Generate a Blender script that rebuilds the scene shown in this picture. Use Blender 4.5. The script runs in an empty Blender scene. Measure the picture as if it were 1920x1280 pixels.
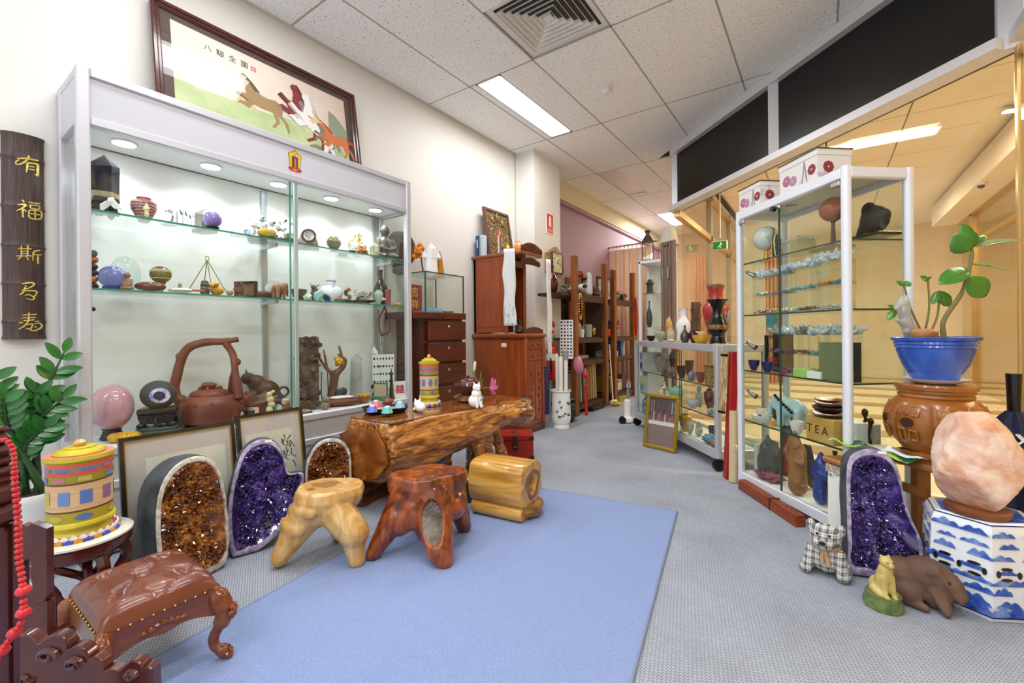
import bpy,bmesh,math,random
from mathutils import Vector,Matrix,noise
random.seed(11)
PI=math.pi
SC=bpy.context.scene
COL=SC.collection
V=Vector
# ---------------------------------------------------------------- camera
H=0.91                                   # lens height above the carpet
FPX,CX,CY,ROLL=830.0,960.0,623.0,0.0092
TH=math.atan2(585.0,FPX)
FW=V((-math.sin(TH),math.cos(TH),0));RT=V((math.cos(TH),math.sin(TH),0));UP=V((0,0,1))
cam=bpy.data.objects.new('camera',bpy.data.cameras.new('camera'));COL.objects.link(cam)
cr,sr=math.cos(ROLL),math.sin(ROLL)
ax=RT*cr-UP*sr;ay=RT*sr+UP*cr
cam.matrix_world=Matrix(((ax.x,ay.x,-FW.x,0),(ax.y,ay.y,-FW.y,0),(ax.z,ay.z,-FW.z,H),(0,0,0,1)))
cam.data.sensor_width=36;cam.data.lens=FPX/1920*36
cam.data.shift_y=-(640-CY) /1920;cam.data.clip_start=0.05
SC.camera=cam
# ---------------------------------------------------------------- light and exposure
SC.view_settings.view_transform='Standard';SC.view_settings.look='None'
SC.view_settings.gamma=1;SC.view_settings.use_curve_mapping=False
SC.view_settings.exposure=0.42
SC.cycles.transparent_max_bounces=40
SC.cycles.max_bounces=10
SC.cycles.sample_clamp_indirect=6
W=bpy.data.worlds.new('world');SC.world=W;W.use_nodes=True
W.node_tree.nodes['Background'].inputs[0].default_value=(.97,.98,1.0,1)
W.node_tree.nodes['Background'].inputs[1].default_value=0.9
def area(name,loc,rot,sx,sy,power,col=(.98,.99,1)):
    l=bpy.data.lights.new(name,'AREA');l.shape='RECTANGLE';l.size=sx;l.size_y=sy;l.energy=power;l.color=col
    o=bpy.data.objects.new(name,l);COL.objects.link(o);o.location=loc;o.rotation_euler=rot
    return o
# the ceiling panels of the room (the first two are seen, the others are unseen, added as fill)
for i,(x,y) in enumerate(((-2.117,3.3),(-2.117,.9),(-.92,.9),(-2.1,-1.4),(-.9,-1.4),(.3,-1.4),(.33,.9))):
    area('panel_light',(x,y,2.83),(0,0,0),.23,1.16,(12,5,16,9,15,15,14)[i])
area('panel_light',(-2.2,7.9,2.83),(0,0,0),.3,.9,40,(1,.94,.86))
for x,y in ((.3,5.9),(.3,8.6),(1.2,3.6)):
    area('corridor_light',(x,y,2.82),(0,0,0),.9,.25,42,(1,.96,.91))
area('shop_light',(2.7,4.5,2.8),(0,0,0),1,3,75,(1,.97,.92))
# ---------------------------------------------------------------- picking real positions
def ray(px,py):
    u=(px-CX) /FPX;v=-(py-CY) /FPX
    return FW+RT*(u*cr+v*sr) +UP*(-u*sr+v*cr)
O0=V((0,0,H))
def PX(px,py,x):r=ray(px,py);return O0+r*(x/r.x)
def PY(px,py,y):r=ray(px,py);return O0+r*(y/r.y)
def PZ(px,py,z):r=ray(px,py);return O0+r*((z-H) /r.z)
def PN(px,py,A,n):r=ray(px,py);return O0+r*((V(A) -O0).dot(n) /r.dot(n))
def depth(p):return (V(p) -O0).dot(FW)
def ms(px,p):return px*depth(p) /FPX          # a length seen square on, in metres
def cosa(px):return 1/math.sqrt(1+((px-CX) /FPX) **2)
# ---------------------------------------------------------------- materials
def lin(c):
    if isinstance(c,str):
        c=c.lstrip('#');c=[int(c[i:i+2],16) /255 for i in (0,2,4)]
    return tuple((x/12.92 if x<=.04045 else ((x+.055) /1.055) **2.4) for x in c[:3]) +(1,)
_M={}
def mat(name,c='#888888',rough=.5,metal=0,c2=None,ns=8,detail=4,stretch=None,lo=.35,hi=.65,bump=0,bs=None,
        kind='noise',spec=.5,coat=0,trans=0,ior=1.45,emis=0,alpha=1,sss=0,c3=None,dist=0,sheen=0,rot=None):
    if name in _M:return _M[name]
    m=bpy.data.materials.new(name);m.use_nodes=True;nt=m.node_tree;N=nt.nodes;L=nt.links
    b=N['Principled BSDF'];I=b.inputs
    I['Base Color'].default_value=lin(c);I['Roughness'].default_value=rough;I['Metallic'].default_value=metal
    I['Specular IOR Level'].default_value=spec;I['Coat Weight'].default_value=coat;I['Coat Roughness'].default_value=.08
    I['Transmission Weight'].default_value=trans;I['IOR'].default_value=ior;I['Alpha'].default_value=alpha
    if sss:I['Subsurface Weight'].default_value=sss;I['Subsurface Scale'].default_value=.02;I['Subsurface Radius'].default_value=(1,.5,.3)
    if sheen:I['Sheen Weight'].default_value=sheen
    if emis:
        I['Emission Color'].default_value=lin(c);I['Emission Strength'].default_value=emis
    tc=None
    if c2 or bump:
        tc=N.new('ShaderNodeTexCoord');mp=N.new('ShaderNodeMapping')
        L.new(tc.outputs['Object'],mp.inputs[0]);mp.inputs['Scale'].default_value=stretch or (1,1,1)
        if rot:mp.inputs['Rotation'].default_value=rot
        def tex(sc):
            if kind=='wave':
                t=N.new('ShaderNodeTexWave');t.inputs['Scale'].default_value=sc;t.inputs['Distortion'].default_value=dist or 4
                t.inputs['Detail'].default_value=3;t.inputs['Detail Scale'].default_value=1.5;o=t.outputs['Fac']
            elif kind=='rings':
                t=N.new('ShaderNodeTexWave');t.wave_type='RINGS';t.rings_direction='SPHERICAL';t.inputs['Scale'].default_value=sc
                t.inputs['Distortion'].default_value=dist or 3;t.inputs['Detail'].default_value=3;o=t.outputs['Fac']
            elif kind=='voronoi':
                t=N.new('ShaderNodeTexVoronoi');t.inputs['Scale'].default_value=sc;o=t.outputs['Distance']
            elif kind=='cells':
                t=N.new('ShaderNodeTexVoronoi');t.inputs['Scale'].default_value=sc
                s=N.new('ShaderNodeSeparateColor');L.new(t.outputs['Color'],s.inputs[0]);o=s.outputs[0]
                L.new(mp.outputs[0],t.inputs['Vector']);return o
            else:
                t=N.new('ShaderNodeTexNoise');t.inputs['Scale'].default_value=sc;t.inputs['Detail'].default_value=detail
                t.inputs['Distortion'].default_value=dist;o=t.outputs[0]
            L.new(mp.outputs[0],t.inputs['Vector']);return o
        fo=tex(ns)
        if c2:
            r=N.new('ShaderNodeValToRGB');e=r.color_ramp.elements
            e[0].position=lo;e[0].color=lin(c);e[1].position=hi;e[1].color=lin(c2)
            if c3:
                k=e.new((lo+hi) /2);k.color=lin(c3)
            L.new(fo,r.inputs[0]);L.new(r.outputs[0],I['Base Color'])
            if emis:L.new(r.outputs[0],I['Emission Color'])
        if bump:
            bo=tex(bs) if bs else fo
            bm=N.new('ShaderNodeBump');bm.inputs['Strength'].default_value=bump;bm.inputs['Distance'].default_value=.01
            L.new(bo,bm.inputs['Height']);L.new(bm.outputs[0],I['Normal'])
    _M[name] =m;return m
def glass(name,tint='#eef6f4',refl=1.0,rough=0.0,base=.0):
    """thin pane: clear straight through, mirrored by Fresnel"""
    if name in _M:return _M[name]
    m=bpy.data.materials.new(name);m.use_nodes=True;nt=m.node_tree;N=nt.nodes;L=nt.links
    N.remove(N['Principled BSDF']);out=N['Material Output']
    t=N.new('ShaderNodeBsdfTransparent');t.inputs[0].default_value=lin(tint)
    g=N.new('ShaderNodeBsdfGlossy');g.inputs['Roughness'].default_value=rough
    lw=N.new('ShaderNodeLayerWeight');lw.inputs[0].default_value=.5
    p5=N.new('ShaderNodeMath');p5.operation='POWER';p5.inputs[1].default_value=4.5;L.new(lw.outputs['Facing'],p5.inputs[0])
    fr=N.new('ShaderNodeMath');fr.operation='MULTIPLY_ADD';fr.inputs[1].default_value=.9;fr.inputs[2].default_value=.035;L.new(p5.outputs[0],fr.inputs[0])
    mu=N.new('ShaderNodeMath');mu.operation='MULTIPLY_ADD';mu.inputs[1].default_value=refl;mu.inputs[2].default_value=base;mu.use_clamp=True
    L.new(fr.outputs[0],mu.inputs[0]);mx=N.new('ShaderNodeMixShader')
    L.new(mu.outputs[0],mx.inputs[0]);L.new(t.outputs[0],mx.inputs[1]);L.new(g.outputs[0],mx.inputs[2]);L.new(mx.outputs[0],out.inputs[0])
    _M[name] =m;return m
# ---------------------------------------------------------------- mesh building
def frame(o,x,y):
    """matrix with origin o, x axis x, y axis y (made square)"""
    x=V(x).normalized();z=x.cross(V(y)).normalized();y=z.cross(x)
    return Matrix(((x.x,y.x,z.x,o[0]),(x.y,y.y,z.y,o[1]),(x.z,y.z,z.z,o[2]),(0,0,0,1)))
def smoothpath(pts,n=6):
    pts=[V(p) for p in pts]
    if len(pts) <3:return pts
    out=[]
    P=[pts[0] *2-pts[1]] +pts+[pts[-1] *2-pts[-2]]
    for i in range(1,len(P) -2):
        a,b,c,d=P[i-1:i+3]
        for k in range(n):
            t=k/n
            out.append(.5*((2*b) +(c-a) *t+(2*a-5*b+4*c-d) *t*t+(3*b-a-3*c+d) *t**3))
    out.append(pts[-1]);return out
class MB:
    def __init__(s):s.v=[];s.f=[]
    def add(s,v,f,M=None):
        n=len(s.v)
        s.v+=[(M @ V(p)) if M else V(p) for p in v];s.f+=[[i+n for i in q] for q in f];return s
    def box(s,c,d,rz=0,M=None,ch=0):
        x,y,z=d[0] /2,d[1] /2,d[2] /2
        R=Matrix.Translation(c) @ Matrix.Rotation(rz,4,'Z')
        if M:R=M @ R
        if ch:
            k=min(ch,x*.9,y*.9,z*.9);v=[];idx={}
            for sx in (-1,1):
                for sy in (-1,1):
                    for sz in (-1,1):
                        for a in range(3):
                            p=[sx*(x-k),sy*(y-k),sz*(z-k)];p[a] =(sx*x,sy*y,sz*z)[a]
                            idx[sx,sy,sz,a] =len(v);v.append(p)
            f=[]
            for a in range(3):
                b,c2=(a+1) %3,(a+2) %3
                for sg in (-1,1):
                    def K(i,j,ax):
                        t=[0,0,0];t[a] =sg;t[b] =i;t[c2] =j;return idx[t[0],t[1],t[2],ax]
                    q=[K(-1,-1,a),K(1,-1,a),K(1,1,a),K(-1,1,a)];f.append(q if sg>0 else q[::-1])
                for i in (-1,1):
                    for j in (-1,1):
                        def E(k2,ax):
                            t=[0,0,0];t[a] =k2;t[b] =i;t[c2] =j;return idx[t[0],t[1],t[2],ax]
                        q=[E(-1,b),E(1,b),E(1,c2),E(-1,c2)];f.append(q if i*j<0 else q[::-1])
            for sx in (-1,1):
                for sy in (-1,1):
                    for sz in (-1,1):
                        q=[idx[sx,sy,sz,a] for a in range(3)];f.append(q if sx*sy*sz>0 else q[::-1])
            return s.add(v,f,R)
        v=[(a*x,b*y,e*z) for a in (-1,1) for b in (-1,1) for e in (-1,1)]
        return s.add(v,[(0,1,3,2),(4,6,7,5),(0,4,5,1),(2,3,7,6),(0,2,6,4),(1,5,7,3)],R)
    def bar(s,a,b,w,t,up=(0,0,1)):
        """rectangular bar from a to b, w across and t along up"""
        a,b=V(a),V(b);d=(b-a);z=d.normalized();u=V(up)
        if abs(u.dot(z)) >.99:u=V((1,0,0))
        x=u.cross(z).normalized();y=z.cross(x)
        v=[p+x*(i*w/2) +y*(j*t/2) for p in (a,b) for i,j in ((-1,-1),(1,-1),(1,1),(-1,1))]
        return s.add(v,[(3,2,1,0),(4,5,6,7),(0,1,5,4),(1,2,6,5),(2,3,7,6),(3,0,4,7)])
    def lathe(s,prof,seg=24,M=None,sx=1,sy=1,wob=None):
        v=[];f=[];n=len(prof)
        for r,z in prof:
            for k in range(seg):
                a=2*PI*k/seg;q=wob(a,z) if wob else 1
                v.append((r*q*math.cos(a) *sx,r*q*math.sin(a) *sy,z))
        for i in range(n-1):
            for k in range(seg):
                f.append((i*seg+k,i*seg+(k+1) %seg,(i+1) *seg+(k+1) %seg,(i+1) *seg+k))
        f.append(list(range(seg))[::-1]);f.append([(n-1) *seg+k for k in range(seg)])
        return s.add(v,f,M)
    def cyl(s,a,b,r,r2=None,seg=12):
        return s.tube([a,b],[r,r if r2 is None else r2],seg)
    def tube(s,pts,r,seg=8,flat=1,closed=False,up=None):
        pts=[V(p) for p in pts];n=len(pts)
        if not isinstance(r,(list,tuple)):r=[r] *n
        if len(r) != n:r=[r[0] +(r[-1] -r[0]) *i/(n-1) if len(r) ==2 else r[min(len(r) -1,int(i/(n-1) *(len(r) -1) +.5))] for i in range(n)]
        v=[];f=[];prev=None
        for i,p in enumerate(pts):
            if closed:t=pts[(i+1) %n] -pts[i-1]
            else:t=pts[min(i+1,n-1)] -pts[max(i-1,0)]
            t=t.normalized() if t.length>1e-9 else V((0,0,1))
            if prev is None:
                u=V(up) if up else (V((0,0,1)) if abs(t.z) <.9 else V((1,0,0)))
            else:u=prev
            x=(u-t*u.dot(t));x=x.normalized() if x.length>1e-6 else t.orthogonal().normalized()
            prev=x;y=t.cross(x)
            for k in range(seg):
                a=2*PI*k/seg;v.append(p+x*(math.cos(a) *r[i]) +y*(math.sin(a) *r[i] *flat))
        m=n if closed else n-1
        for i in range(m):
            j=(i+1) %n
            for k in range(seg):f.append((i*seg+k,i*seg+(k+1) %seg,j*seg+(k+1) %seg,j*seg+k))
        if not closed:f.append(list(range(seg))[::-1]);f.append([(n-1) *seg+k for k in range(seg)])
        return s.add(v,f)
    def sph(s,c,r,seg=14,ring=9,M=None):
        if not isinstance(r,(tuple,list)):r=(r,r,r)
        prof=[(math.sin(PI*i/ring) or 0,-math.cos(PI*i/ring)) for i in range(ring+1)]
        prof[0] =(1e-4,-1);prof[-1] =(1e-4,1)
        R=Matrix.Translation(c) @ Matrix.Diagonal((r[0],r[1],r[2],1))
        if M:R=M @ R
        return s.lathe(prof,seg,R)
    def prism(s,poly,z0,z1,M=None):
        n=len(poly)
        v=[(p[0],p[1],z0) for p in poly] +[(p[0],p[1],z1) for p in poly]
        f=[list(range(n))[::-1],list(range(n,2*n))] +[(i,(i+1) %n,n+(i+1) %n,n+i) for i in range(n)]
        return s.add(v,f,M)
    def ico(s,c,r,sub=2,amp=0,fr=3,seed=0,M=None,flat=None):
        b=bmesh.new();bmesh.ops.create_icosphere(b,subdivisions=sub,radius=1)
        if not isinstance(r,(tuple,list)):r=(r,r,r)
        vs=[]
        for q in b.verts:
            d=q.co.normalized();k=1+(amp*noise.noise(d*fr+V((seed*3.1,seed*1.7,seed))) if amp else 0)
            p=V((d.x*r[0] *k,d.y*r[1] *k,d.z*r[2] *k))
            if flat is not None and p.z<flat:p.z=flat
            vs.append(p+V(c))
        fs=[[w.index for w in q.verts] for q in b.faces]
        b.free();return s.add(vs,fs,M)
    def out(s,name,m,parent=None,smooth=True,loc=None,angle=40,**tags):
        me=bpy.data.meshes.new(name);me.from_pydata([tuple(p) for p in s.v],[],s.f)
        b=bmesh.new();b.from_mesh(me);bmesh.ops.recalc_face_normals(b,faces=b.faces);b.to_mesh(me);b.free()
        me.materials.append(m)
        if smooth:
            me.polygons.foreach_set('use_smooth',[True] *len(me.polygons))
            try:me.set_sharp_from_angle(angle=math.radians(angle))
            except Exception:pass
        o=bpy.data.objects.new(name,me);COL.objects.link(o)
        if parent:o.parent=parent
        if loc is not None:o.location=loc
        for k,q in tags.items():o[k] =q
        return o
FIT=[]                                   # things that stand inside a case: (thing, case, shelf height)
def tag(o,label,cat,group=None,kind=None):
    o['label'] =label;o['category'] =cat
    if group:o['group'] =group
    if kind:o['kind'] =kind
    return o
def thing(name,label,cat,loc=(0,0,0),rz=0,group=None):
    o=bpy.data.objects.new(name,None);COL.objects.link(o);o.empty_display_size=.05
    o.location=loc;o.rotation_euler=(0,0,rz);return tag(o,label,cat,group)
def struct(name,mb,m,parent=None,smooth=False,**k):
    o=mb.out(name,m,parent,smooth,**k)
    if not parent:o['kind'] ='structure'
    return o
def dup(o,parent=None):
    c=o.copy();COL.objects.link(c)
    if parent:c.parent=parent
    for ch in list(o.children):dup(ch,c)
    return c
def baked(o,name,m,parent,M=None,smooth=False):
    """evaluate a curve, text or modifier object into one plain mesh"""
    bpy.context.view_layer.update()
    dg=bpy.context.evaluated_depsgraph_get()
    me=bpy.data.meshes.new_from_object(o.evaluated_get(dg));me.name=name
    if M:me.transform(M)
    me.materials.clear();me.materials.append(m)
    me.polygons.foreach_set('use_smooth',[smooth] *len(me.polygons))
    if smooth:me.set_sharp_from_angle(angle=.95)
    d=o.data;bpy.data.objects.remove(o)
    if isinstance(d,bpy.types.Curve):bpy.data.curves.remove(d)
    else:bpy.data.meshes.remove(d)
    r=bpy.data.objects.new(name,me);COL.objects.link(r)
    if parent:r.parent=parent
    return r
def text(name,s,size,m,parent,M,ext=.0005,bold=0,align='CENTER'):
    c=bpy.data.curves.new(name,'FONT');c.body=s;c.size=size;c.extrude=ext;c.offset=bold
    c.align_x=align;c.align_y='CENTER';c.resolution_u=2
    o=bpy.data.objects.new(name,c);COL.objects.link(o)
    return baked(o,name,m,parent,M)
def fret(name,loops,dep,m,parent,M,bev=0,smooth=False):
    """flat carved panel: closed 2D loops, inner ones cut holes"""
    c=bpy.data.curves.new(name,'CURVE');c.dimensions='2D';c.fill_mode='BOTH';c.extrude=dep/2;c.bevel_depth=bev;c.bevel_resolution=1
    for lp in loops:
        sp=c.splines.new('POLY');sp.points.add(len(lp) -1);sp.use_cyclic_u=True
        for i,p in enumerate(lp):sp.points[i].co=(p[0],p[1],0,1)
    o=bpy.data.objects.new(name,c);COL.objects.link(o)
    return baked(o,name,m,parent,M,smooth)
def loop(cx,cy,rx,ry=None,n=14,a0=0):
    ry=ry or rx;return [(cx+rx*math.cos(a0+2*PI*i/n),cy+ry*math.sin(a0+2*PI*i/n)) for i in range(n)]
def figure(name,m,parent,prims,vox=.006,sm=3,M=None,base=None,post=None):
    """one continuous carved body: blobs ((x,y,z),(rx,ry,rz)) and limbs (p,q,r0,r1) melted together"""
    b=base or MB()
    for p in prims:
        if len(p) ==2:b.sph(p[0],p[1],12,8)
        elif len(p) ==3:b.sph((0,0,0),p[1],12,8,Matrix.Translation(p[0]) @ p[2])
        else:
            P,Q,r0,r1=p;P,Q=V(P),V(Q);n=5
            b.tube([P.lerp(Q,i/(n-1)) for i in range(n)],[r0+(r1-r0) *i/(n-1) for i in range(n)],10)
            b.sph(P,r0,10,7);b.sph(Q,r1,10,7)
    o=b.out(name,m,None,False)
    r=o.modifiers.new('r','REMESH');r.mode='VOXEL';r.voxel_size=vox
    s=o.modifiers.new('s','SMOOTH');s.iterations=sm;s.factor=.6
    r_=baked(o,name,m,parent,None,True)
    if post:
        for v in r_.data.vertices:v.co=post(v.co,v.normal)
    if M:r_.data.transform(M)
    return r_
def PD(px,py,d):return O0+ray(px,py) *d
def clip(poly,a,b,c):
    """keep the part of a polygon where a*x+b*y<=c"""
    o=[]
    for i in range(len(poly)):
        p,q=poly[i],poly[(i+1) %len(poly)]
        dp,dq=a*p[0] +b*p[1] -c,a*q[0] +b*q[1] -c
        if dp<=0:o.append(p)
        if dp*dq<0:
            t=dp/(dp-dq);o.append((p[0] +(q[0] -p[0]) *t,p[1] +(q[1] -p[1]) *t))
    return o
# ================================================================ the setting
CEIL=2.87
M_wall=mat('wall_paint','#e4e1dc',.75)
M_alu=mat('aluminium','#cfcfd3',.35,.55)
M_aluw=mat('pale_aluminium','#dfdfe3',.35,.25)
M_tile=mat('ceiling_tile','#e6e8ea',.85,bump=.25,bs=90)
def tile_specks(m):
    nt=m.node_tree;N=nt.nodes;L=nt.links;b=N['Principled BSDF']
    tc=N.new('ShaderNodeTexCoord');n1=N.new('ShaderNodeTexNoise');n1.inputs['Scale'].default_value=85;n1.inputs['Detail'].default_value=2
    r=N.new('ShaderNodeValToRGB');e=r.color_ramp.elements;e[0].position=.33;e[0].color=lin('#8f9094');e[1].position=.37;e[1].color=lin('#f1f4f7')
    L.new(tc.outputs['Object'],n1.inputs['Vector']);L.new(n1.outputs[0],r.inputs[0]);L.new(r.outputs[0],b.inputs['Base Color'])
tile_specks(M_tile)
M_grid=mat('grid_bar','#a9a6a0',.5)
M_carpet=mat('carpet','#8f959f',.95)
def carpet(m):
    nt=m.node_tree;N=nt.nodes;L=nt.links;b=N['Principled BSDF']
    tc=N.new('ShaderNodeTexCoord');mp=N.new('ShaderNodeMapping');mp.inputs['Rotation'].default_value=(0,0,.45)
    L.new(tc.outputs['Object'],mp.inputs[0])
    br=N.new('ShaderNodeTexBrick');br.inputs['Scale'].default_value=1;br.inputs['Brick Width'].default_value=.014;br.inputs['Row Height'].default_value=.0085
    br.inputs['Mortar Size'].default_value=.0016;br.inputs['Mortar Smooth'].default_value=.3
    br.inputs['Color1'].default_value=lin('#b4bac6');br.inputs['Color2'].default_value=lin('#a8aebb');br.inputs['Mortar'].default_value=lin('#858b98')
    L.new(mp.outputs[0],br.inputs['Vector'])
    n=N.new('ShaderNodeTexNoise');n.inputs['Scale'].default_value=3.5;n.inputs['Detail'].default_value=6
    mx=N.new('ShaderNodeMix');mx.data_type='RGBA';mx.blend_type='MULTIPLY';mx.inputs[0].default_value=.5
    r=N.new('ShaderNodeValToRGB');r.color_ramp.elements[0].position=.3;r.color_ramp.elements[0].color=lin('#dcdbda');r.color_ramp.elements[1].position=.6;r.color_ramp.elements[1].color=(1,1,1,1)
    L.new(tc.outputs['Object'],n.inputs['Vector']);L.new(n.outputs[0],r.inputs[0]);L.new(br.outputs[0],mx.inputs[6]);L.new(r.outputs[0],mx.inputs[7])
    L.new(mx.outputs[2],b.inputs['Base Color'])
    bp=N.new('ShaderNodeBump');bp.inputs['Strength'].default_value=.4;bp.inputs['Distance'].default_value=.003;bp.invert=True
    L.new(br.outputs['Fac'],bp.inputs['Height']);L.new(bp.outputs[0],b.inputs['Normal'])
carpet(M_carpet)
FA,FB=V((-1.29,4.89,0)),V((.70,2.99,0))          # slanting shop front, floor line
FD=(FB-FA).normalized();FN=V((-FD.y,FD.x,0))
if FN.y<0:FN=-FN
XL=-2.77
# carpet floor inside the shop front
inside=[(XL-.06,-1.6),(.70,-1.6),(.70,2.99),(-1.29,4.89),(-1.29,9.4),(XL-.06,9.4)]
struct('floor',MB().prism(inside,-.04,0),M_carpet)
# walls
struct('wall_left',MB().box((XL-.06,1.3,1.46),(.12,5.8,2.92)),M_wall)
struct('wall_column',MB().box((-2.65,4.31,CEIL/2),(.24,.57,CEIL)),M_wall)
struct('trim_1',MB().box((-2.748,4.02,CEIL/2),(.025,.014,CEIL)),M_wall)       # cover strip in the corner
struct('wall_purple',MB().box((-2.86,7.0,1.46),(.1,4.85,2.92)),mat('mauve_paint','#a68b9f',.7))
M_cream=mat('cream_paint','#d9d2b4',.7)
struct('trim_2',MB().box((-2.785,7.0,2.75),(.07,4.82,.26)),M_cream)             # bulkhead over the mauve wall
struct('trim_3',MB().box((-2.79,7.0,2.60),(.055,4.82,.035),ch=.008),mat('mauve_trim','#b08c9f',.6))
struct('wall_far',MB().box((-2.05,9.45,1.46),(1.6,.1,2.92)),mat('far_paint','#c9b3b0',.7))
# ceiling with its tiles and grid
ceil=struct('ceiling',MB().prism([(XL-.1,-1.6),(.75,-1.6),(.75,2.99),(-1.25,4.93),(-1.25,9.4),(XL-.1,9.4)],CEIL+.03,CEIL+.07),mat('plenum','#555350',.9))
xs=[-2.89,-2.295,-1.70,-1.105,-.51,.085,.70];ys=[-1.6,-.9,.30,1.50,2.70,3.90,5.10,6.30,7.50,8.70,9.4]
fc=FA.x*FN.x+FA.y*FN.y-.02
LIT={(1,3.90):1,(1,5.10):1,(1,7.5):1,(2,1.5):1}
def tile(x0,x1,y0,y1):
    g=.005
    p=[(x0+g,y0+g),(x1-g,y0+g),(x1-g,y1-g),(x0+g,y1-g)]
    p=clip(p,FN.x,FN.y,fc) if y0<4.9 else p
    if y1>4.8:p=clip(p,1,0,-1.29) if x1>-1.29 and y0>4.8 else p
    if x0<XL:p=clip(p,-1,0,-XL+(.0 if y0<4.5 else .03))
    if len(p) >2 and max(q[0] for q in p) -min(q[0] for q in p) >.02:
        MB().prism(p,CEIL,CEIL+.018).out('ceiling_tile',M_tile,ceil,False)
panel_spots=[(-2.235,-2.0,2.712,3.888),(-2.235,-2.0,.312,1.488),(-2.295,-2.03,5.11,6.22),(-2.295,-2.05,7.51,8.5)]
for i in range(len(xs) -1):
    for j in range(len(ys) -1):
        x0,x1,y0,y1=xs[i],xs[i+1],ys[j],ys[j+1]
        if i==1 and y0==2.70:tile(-2.0,x1,y0,y1);tile(x0,-2.235,y0,y1);continue
        if i==1 and y0==5.10:tile(-2.03,x1,y0,y1);tile(x0,-2.03,6.22,y1);continue
        if i==1 and y0==7.50:tile(-2.05,x1,y0,y1);tile(x0,-2.05,8.5,y1);continue
        if i==1 and y0==.30:tile(-2.0,x1,y0,y1);tile(x0,-2.235,y0,y1);continue
        if i==2 and y0==1.50:tile(x0,x1,1.5,2.13);continue
        tile(x0,x1,y0,y1)
for x in xs[1:-1]:
    yend=min(9.4,4.89+(-(x+1.29)) *.955 if x>-1.29 else 9.4)
    MB().box((x,(yend-1.6) /2,CEIL+.006),(.012,yend+1.6,.014)).out('grid_bar',M_grid,ceil,False)
for y in ys[1:-1]:
    xe=-1.29 if y>4.89 else min(.7,-1.29+(4.89-y) /.955)
    MB().box(((xe+XL) /2,y,CEIL+.006),(xe-XL,.012,.014)).out('grid_bar',M_grid,ceil,False)
MB().box((XL+.012,1.3,CEIL+.002),(.024,5.6,.02)).out('wall_angle',mat('wall_angle','#c9c6bf',.6),ceil,False)
# shop front fascia: aluminium frame round two black panels, turning at the right end
M_black=mat('black_panel','#0b0b0d',.3)
def FP(s,n,z):return FA+FD*s+FN*n+V((0,0,z))
FLEN=(FB-FA).length;SM=1.36
fas=struct('wall_right',MB().prism([(0,2.2),(FLEN,2.2),(FLEN,2.86),(0,2.86)],0,.08,frame(FP(0,.09,0),FD,(0,0,1))),M_black)
def rail(n,a,b,w,t,m=None,par=None):return MB().bar(a,b,w,t).out(n,m or M_aluw,par if par else fas,False)
rail('top_rail',FP(-.03,.0,2.83),FP(FLEN+.02,.0,2.83),.09,.075)
rail('bottom_rail',FP(-.03,-.01,2.215),FP(FLEN,-.01,2.215),.12,.05)
for s_,w_ in ((.0,.03),(SM,.055),(FLEN,.04)):rail('mullion',FP(s_,0.01,2.19),FP(s_,0.01,2.83),w_,.08,up_ if False else None)
for a_,b_ in ((.02,SM-.03),(SM+.03,FLEN-.02)):
    MB().prism([(a_,2.24),(b_,2.24),(b_,2.79),(a_,2.79)],0,.01,frame(FP(0,.03,0),FD,(0,0,1))).out('panel',mat('black_vinyl','#0a0a0d',.42,spec=.3),fas,False)
fr_=struct('wall_return',MB().box((.79,.9,2.53),(.1,4.0,.66)),M_black)
rail('bottom_rail',(.72,2.93,2.215),(.72,-1.1,2.215),.06,.05,par=fr_)
rail('top_rail',(.72,2.97,2.83),(.72,-1.1,2.83),.09,.075,par=fr_)
# bronze glass under the fascia
M_gold=mat('gold_mullion','#c9a869',.28,.75)
G_br=glass('bronze_glass','#fcf6e8',1.1)
def pane(name,a,b,z0,z1,m,t=.008):
    a,b=V(a),V(b);d=(b-a);L_=d.length
    return MB().prism([(0,z0),(L_,z0),(L_,z1),(0,z1)],-t/2,t/2,frame(a,d,(0,0,1))).out(name,m,None,False)
def window(name,a,b,z0,z1):
    o=pane(name,a,b,z0,z1,G_br);o['kind'] ='structure';return o
window('window_1',FP(.02,.06,0),FP(FLEN-.01,.06,0),.02,2.2)
w2=window('window_2',(.735,2.97,0),(.735,-1.1,0),.02,2.2)
MB().box((.735,2.985,1.1),(.02,.03,2.2)).out('corner_mullion',M_gold,w2,False)
w3=window('window_3',(-1.28,4.92,0),(-1.28,9.4,0),.02,2.8)
for y in (6.55,8.05):MB().box((-1.28,y,1.4),(.07,.07,2.8)).out('mullion',mat('bronze_alu','#b9b4a8',.3,.7),w3,False)
for z in (2.17,2.72):MB().box((-1.28,7.1,z),(.07,4.4,.07)).out('transom',M_gold,w3,False)
# arcade beyond the glass
M_af=mat('arcade_floor','#e6d8b8',.25,spec=.6)
af=struct('floor_arcade',MB().box((1.6,5.4,-.06),(6.2,14,.08)),M_af)
for k in range(9):MB().box((1.6,3.2+k*.95,-.018),(6.2,.28,.006)).out('floor_band',mat('floor_band','#a88c64',.3),af,False)
struct('ceiling_arcade',MB().box((1.9,5.4,CEIL+.11),(6.6,14,.06)),mat('arcade_slab','#f2ecdf',.8))
ac=bpy.data.objects['ceiling_arcade']
M_at=mat('arcade_tile','#f3eee6',.8)
for i in range(5):
    for j in range(12):
        x0=-1.2+i*.62;y0=2.4+j*.62
        if x0+.6>1.75:continue
        p=clip([(x0,y0),(x0+.608,y0),(x0+.608,y0+.608),(x0,y0+.608)],-FN.x,-FN.y,-fc-.14)
        if len(p) >2:MB().prism(p,CEIL+.03,CEIL+.06).out('ceiling_tile',M_at,ac,False)
struct('trim_4',MB().box((1.72,5.5,2.74),(.5,9,.3)),mat('arcade_bulkhead','#f2eadb',.7))
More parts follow.
